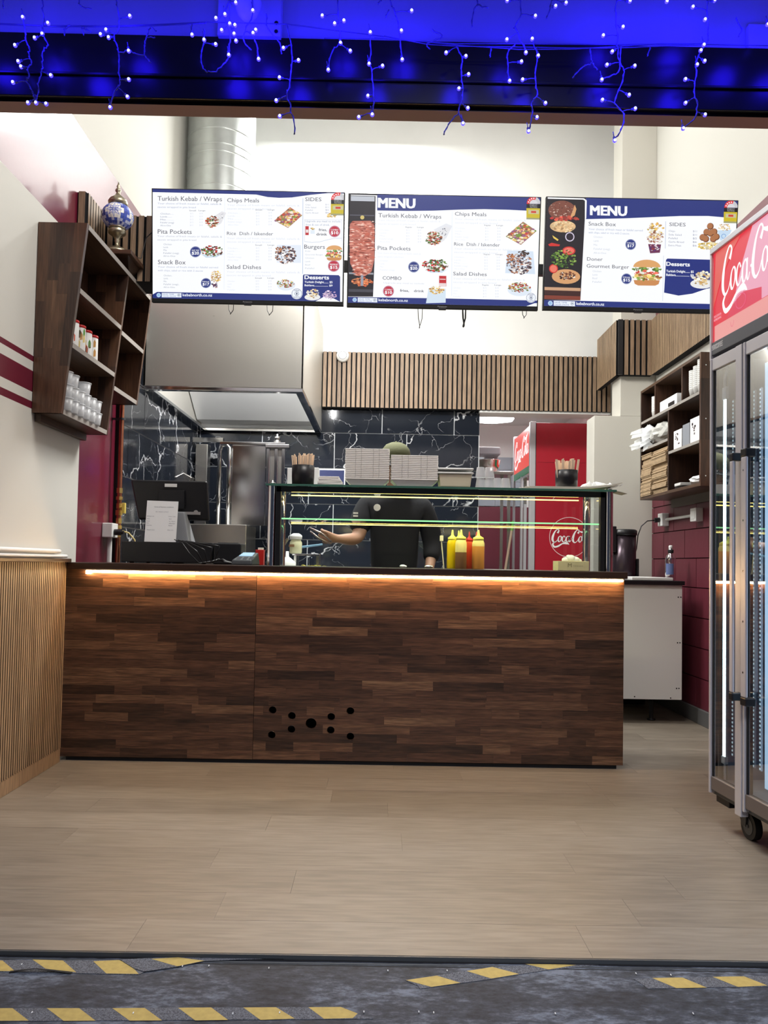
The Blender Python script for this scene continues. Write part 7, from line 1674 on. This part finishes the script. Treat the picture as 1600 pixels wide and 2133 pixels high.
# steel bracket box and bagged fitting on the blue wall
a, b = atY(455, 5, 1.99), atY(585, 78, 1.99)
bk2 = thing('wall_fitting', 'bagged spotlight fitting on a bracket plate on the blue-lit wall', 'fitting', ((a.x + b.x) / 2, 1.99, b.z))
MB().box(a.x, b.x, 1.985, 2.019, b.z, a.z + .12).build('back_plate', M_stucco, bk2, bevel=.002)
m = MB(); m.ball(((a.x + b.x) / 2, 1.965, (a.z + b.z) / 2 + .03), .035, .02, .055); m.build('bagged_lamp', M_film, bk2)
m = MB(); 
for z in (b.z + .012, b.z + .035): m.cyl((b.x - .012, 1.983, z), (b.x - .012, 1.99, z), .005, n=10)
m.build('bolt', M_blackm, bk2)

# ================================================================== HAZARD TAPES ON THE PAVEMENT
M_ty = mat('yellow_tape', (.46, .34, .10), .75, var=.12, nscale=60); M_tg = mat('grey_grit_tape', (.12, .125, .14), .85, var=.75, nscale=330)
def gz_(cv, x, y):
    p = atZ(*cv(x, y), -.012); p.y = min(p.y, 2.0335); return p
def gl2(x, y): return (x / 2, 1940 + y / 2)
def gr2(x, y): return (800 + x / 2, 1940 + y / 2)
def flat(mb, cv, pts, z, th=.0012):
    P_ = [gz_(cv, *p) for p in pts]; mb.prism([(p.x, p.y, z) for p in P_], (0, 0, th))
def tape(label, cv, base, stripes, z=-.0118):
    P_ = [gz_(cv, *p) for p in base]; c = sum(P_, Vector()) / len(P_)
    o = thing('hazard_tape', label, 'tape', (c.x, c.y, z), group='yellow and grey hazard tapes on the pavement')
    m = MB(); flat(m, cv, base, z); m.build('grit_strip', M_tg, o)
    for s_ in stripes: m = MB(); flat(m, cv, s_, z + .0012, .0003); m.build('yellow_stripe', M_ty, o)
tape('peeling hazard tape at left with a torn end, upper row', gl2, [(-60, 122), (490, 122), (530, 135), (600, 172), (578, 182), (-60, 168)],
     [[(-60, 122), (10, 124), (62, 168), (-30, 168)], [(135, 120), (262, 124), (318, 173), (190, 158)], [(388, 127), (495, 122), (540, 140), (578, 180), (443, 178)]])
tape('narrow hazard tape slanting up to the shop threshold at left centre', gl2, [(500, 122), (640, 115), (750, 98), (885, 90), (990, 79), (1190, 84), (1100, 92), (850, 128), (738, 152), (600, 172), (560, 160)],
     [[(630, 120), (750, 100), (850, 128), (738, 151)], [(885, 91), (990, 80), (1095, 91), (960, 104)]], z=-.0100)
tape('long hazard tape along the bottom edge of the picture at left', gl2, [(-80, 323), (1430, 318), (1490, 345), (1555, 366), (-80, 377)],
     [[(-80, 323), (52, 323), (120, 375), (-80, 376)], [(195, 323), (330, 323), (398, 375), (265, 376)], [(468, 323), (603, 322), (675, 374), (540, 375)], [(742, 321), (880, 320), (950, 372), (813, 374)], [(1014, 320), (1150, 319), (1228, 366), (1085, 372)], [(1285, 319), (1420, 318), (1490, 345), (1470, 364), (1350, 367)]])
tape('hazard tape slanting from pavement centre up to the threshold', gr2, [(88, 205), (215, 186), (452, 150), (682, 118), (912, 102), (1028, 119), (915, 130), (685, 162), (448, 200), (150, 241), (140, 228)],
     [[(92, 206), (220, 187), (318, 217), (198, 234)], [(345, 168), (452, 151), (562, 180), (448, 199)], [(575, 133), (682, 119), (800, 143), (685, 161)], [(805, 110), (912, 103), (1025, 119), (915, 129)]])
tape('hazard tape running off the right edge of the pavement', gr2, [(1040, 200), (1700, 186), (1700, 230), (1100, 240), (1065, 215)],
     [[(1118, 197), (1243, 195), (1345, 237), (1218, 239)], [(1370, 192), (1500, 190), (1597, 228), (1475, 234)]])
# curled loose flap under the first tape
m = MB(); P_ = [gz_(gl2, x, y) for x, y in ((40, 172), (90, 170), (150, 168), (220, 171), (300, 176))]
for i in range(4):
    a, b = P_[i], P_[i + 1]; h0, h1 = [0, .004, .007, .003, 0][i], [0, .004, .007, .003, 0][i + 1]
    m.hexa([(a.x, a.y - .004, -.0105 + h0), (b.x, b.y - .004, -.0105 + h1), (b.x, b.y + .004, -.0105 + h1 * .6), (a.x, a.y + .004, -.0105 + h0 * .6)], [(a.x, a.y - .004, -.0095 + h0), (b.x, b.y - .004, -.0095 + h1), (b.x, b.y + .004, -.0095 + h1 * .6), (a.x, a.y + .004, -.0095 + h0 * .6)])
m.build('lifted_edge', M_blackm, [o for o in bpy.data.objects if o.name == 'hazard_tape'][0])
# rice-like white specks dropped on the pavement
for i, (cv, x, y) in enumerate(((gl2, 90, 142), (gl2, 133, 343), (gl2, 555, 345), (gl2, 760, 150), (gl2, 870, 148), (gl2, 970, 347), (gl2, 1120, 157), (gl2, 1165, 343), (gr2, 16, 168), (gr2, 263, 168), (gr2, 207, 343), (gr2, 145, 340), (gr2, 714, 347), (gr2, 1050, 180), (gr2, 1195, 186), (gr2, 1288, 347), (gl2, 1516, 340))):
    p = gz_(cv, x, y); m = MB(); m.ball((p.x, p.y, -.009), .0016, .0042, .0016, n=6, h=4); o = m.build('rice_grain', M_whitep)
    tag(o, ['white rice grain on the upper left tape near the picture edge', 'white rice grain on the bottom tape between its first two yellow stripes', 'white rice grain on the third whole yellow stripe of the bottom tape', 'white rice grain just below the narrow slanting tape at left centre', 'white rice grain right of the yellow stripe of the slanting left tape', 'white rice grain on grey tape between fourth and fifth bottom stripes', 'white rice grain alone on bare pavement left of the picture centre', 'white rice grain on the fifth yellow stripe of the bottom tape', 'white rice grain left of the start of the centre slanting tape', 'white rice grain above the first stripe of the centre slanting tape', 'rightmost of two white rice grains low down below the centre tape', 'leftmost of two white rice grains low down below the centre tape', 'white rice grain at the bottom centre of the right pavement', 'white rice grain above the torn end of the right tape', 'white rice grain above the first yellow stripe of the right tape', 'white rice grain low down below the right tape', 'white rice grain past the torn end of the bottom tape'][i], 'rice grain', 'rice grains on the pavement')

# ceiling fittings out of view; the front light is set apart from its panel
for nm, lab, x, y, z, sx, sy in (('ceiling_panel_light', 'ceiling light panel over the shop front', .3, 3.1, 5.08, .62, .62), ('ceiling_panel_light', 'ceiling light panel over the middle of the shop', .9, 5.3, 5.08, .62, .32)):
    o = thing(nm, lab, 'light', (x, y, z)); MB().box(x - sx, x + sx, y - sy, y + sy, z, z + .12).build('frame', M_whitep, o)
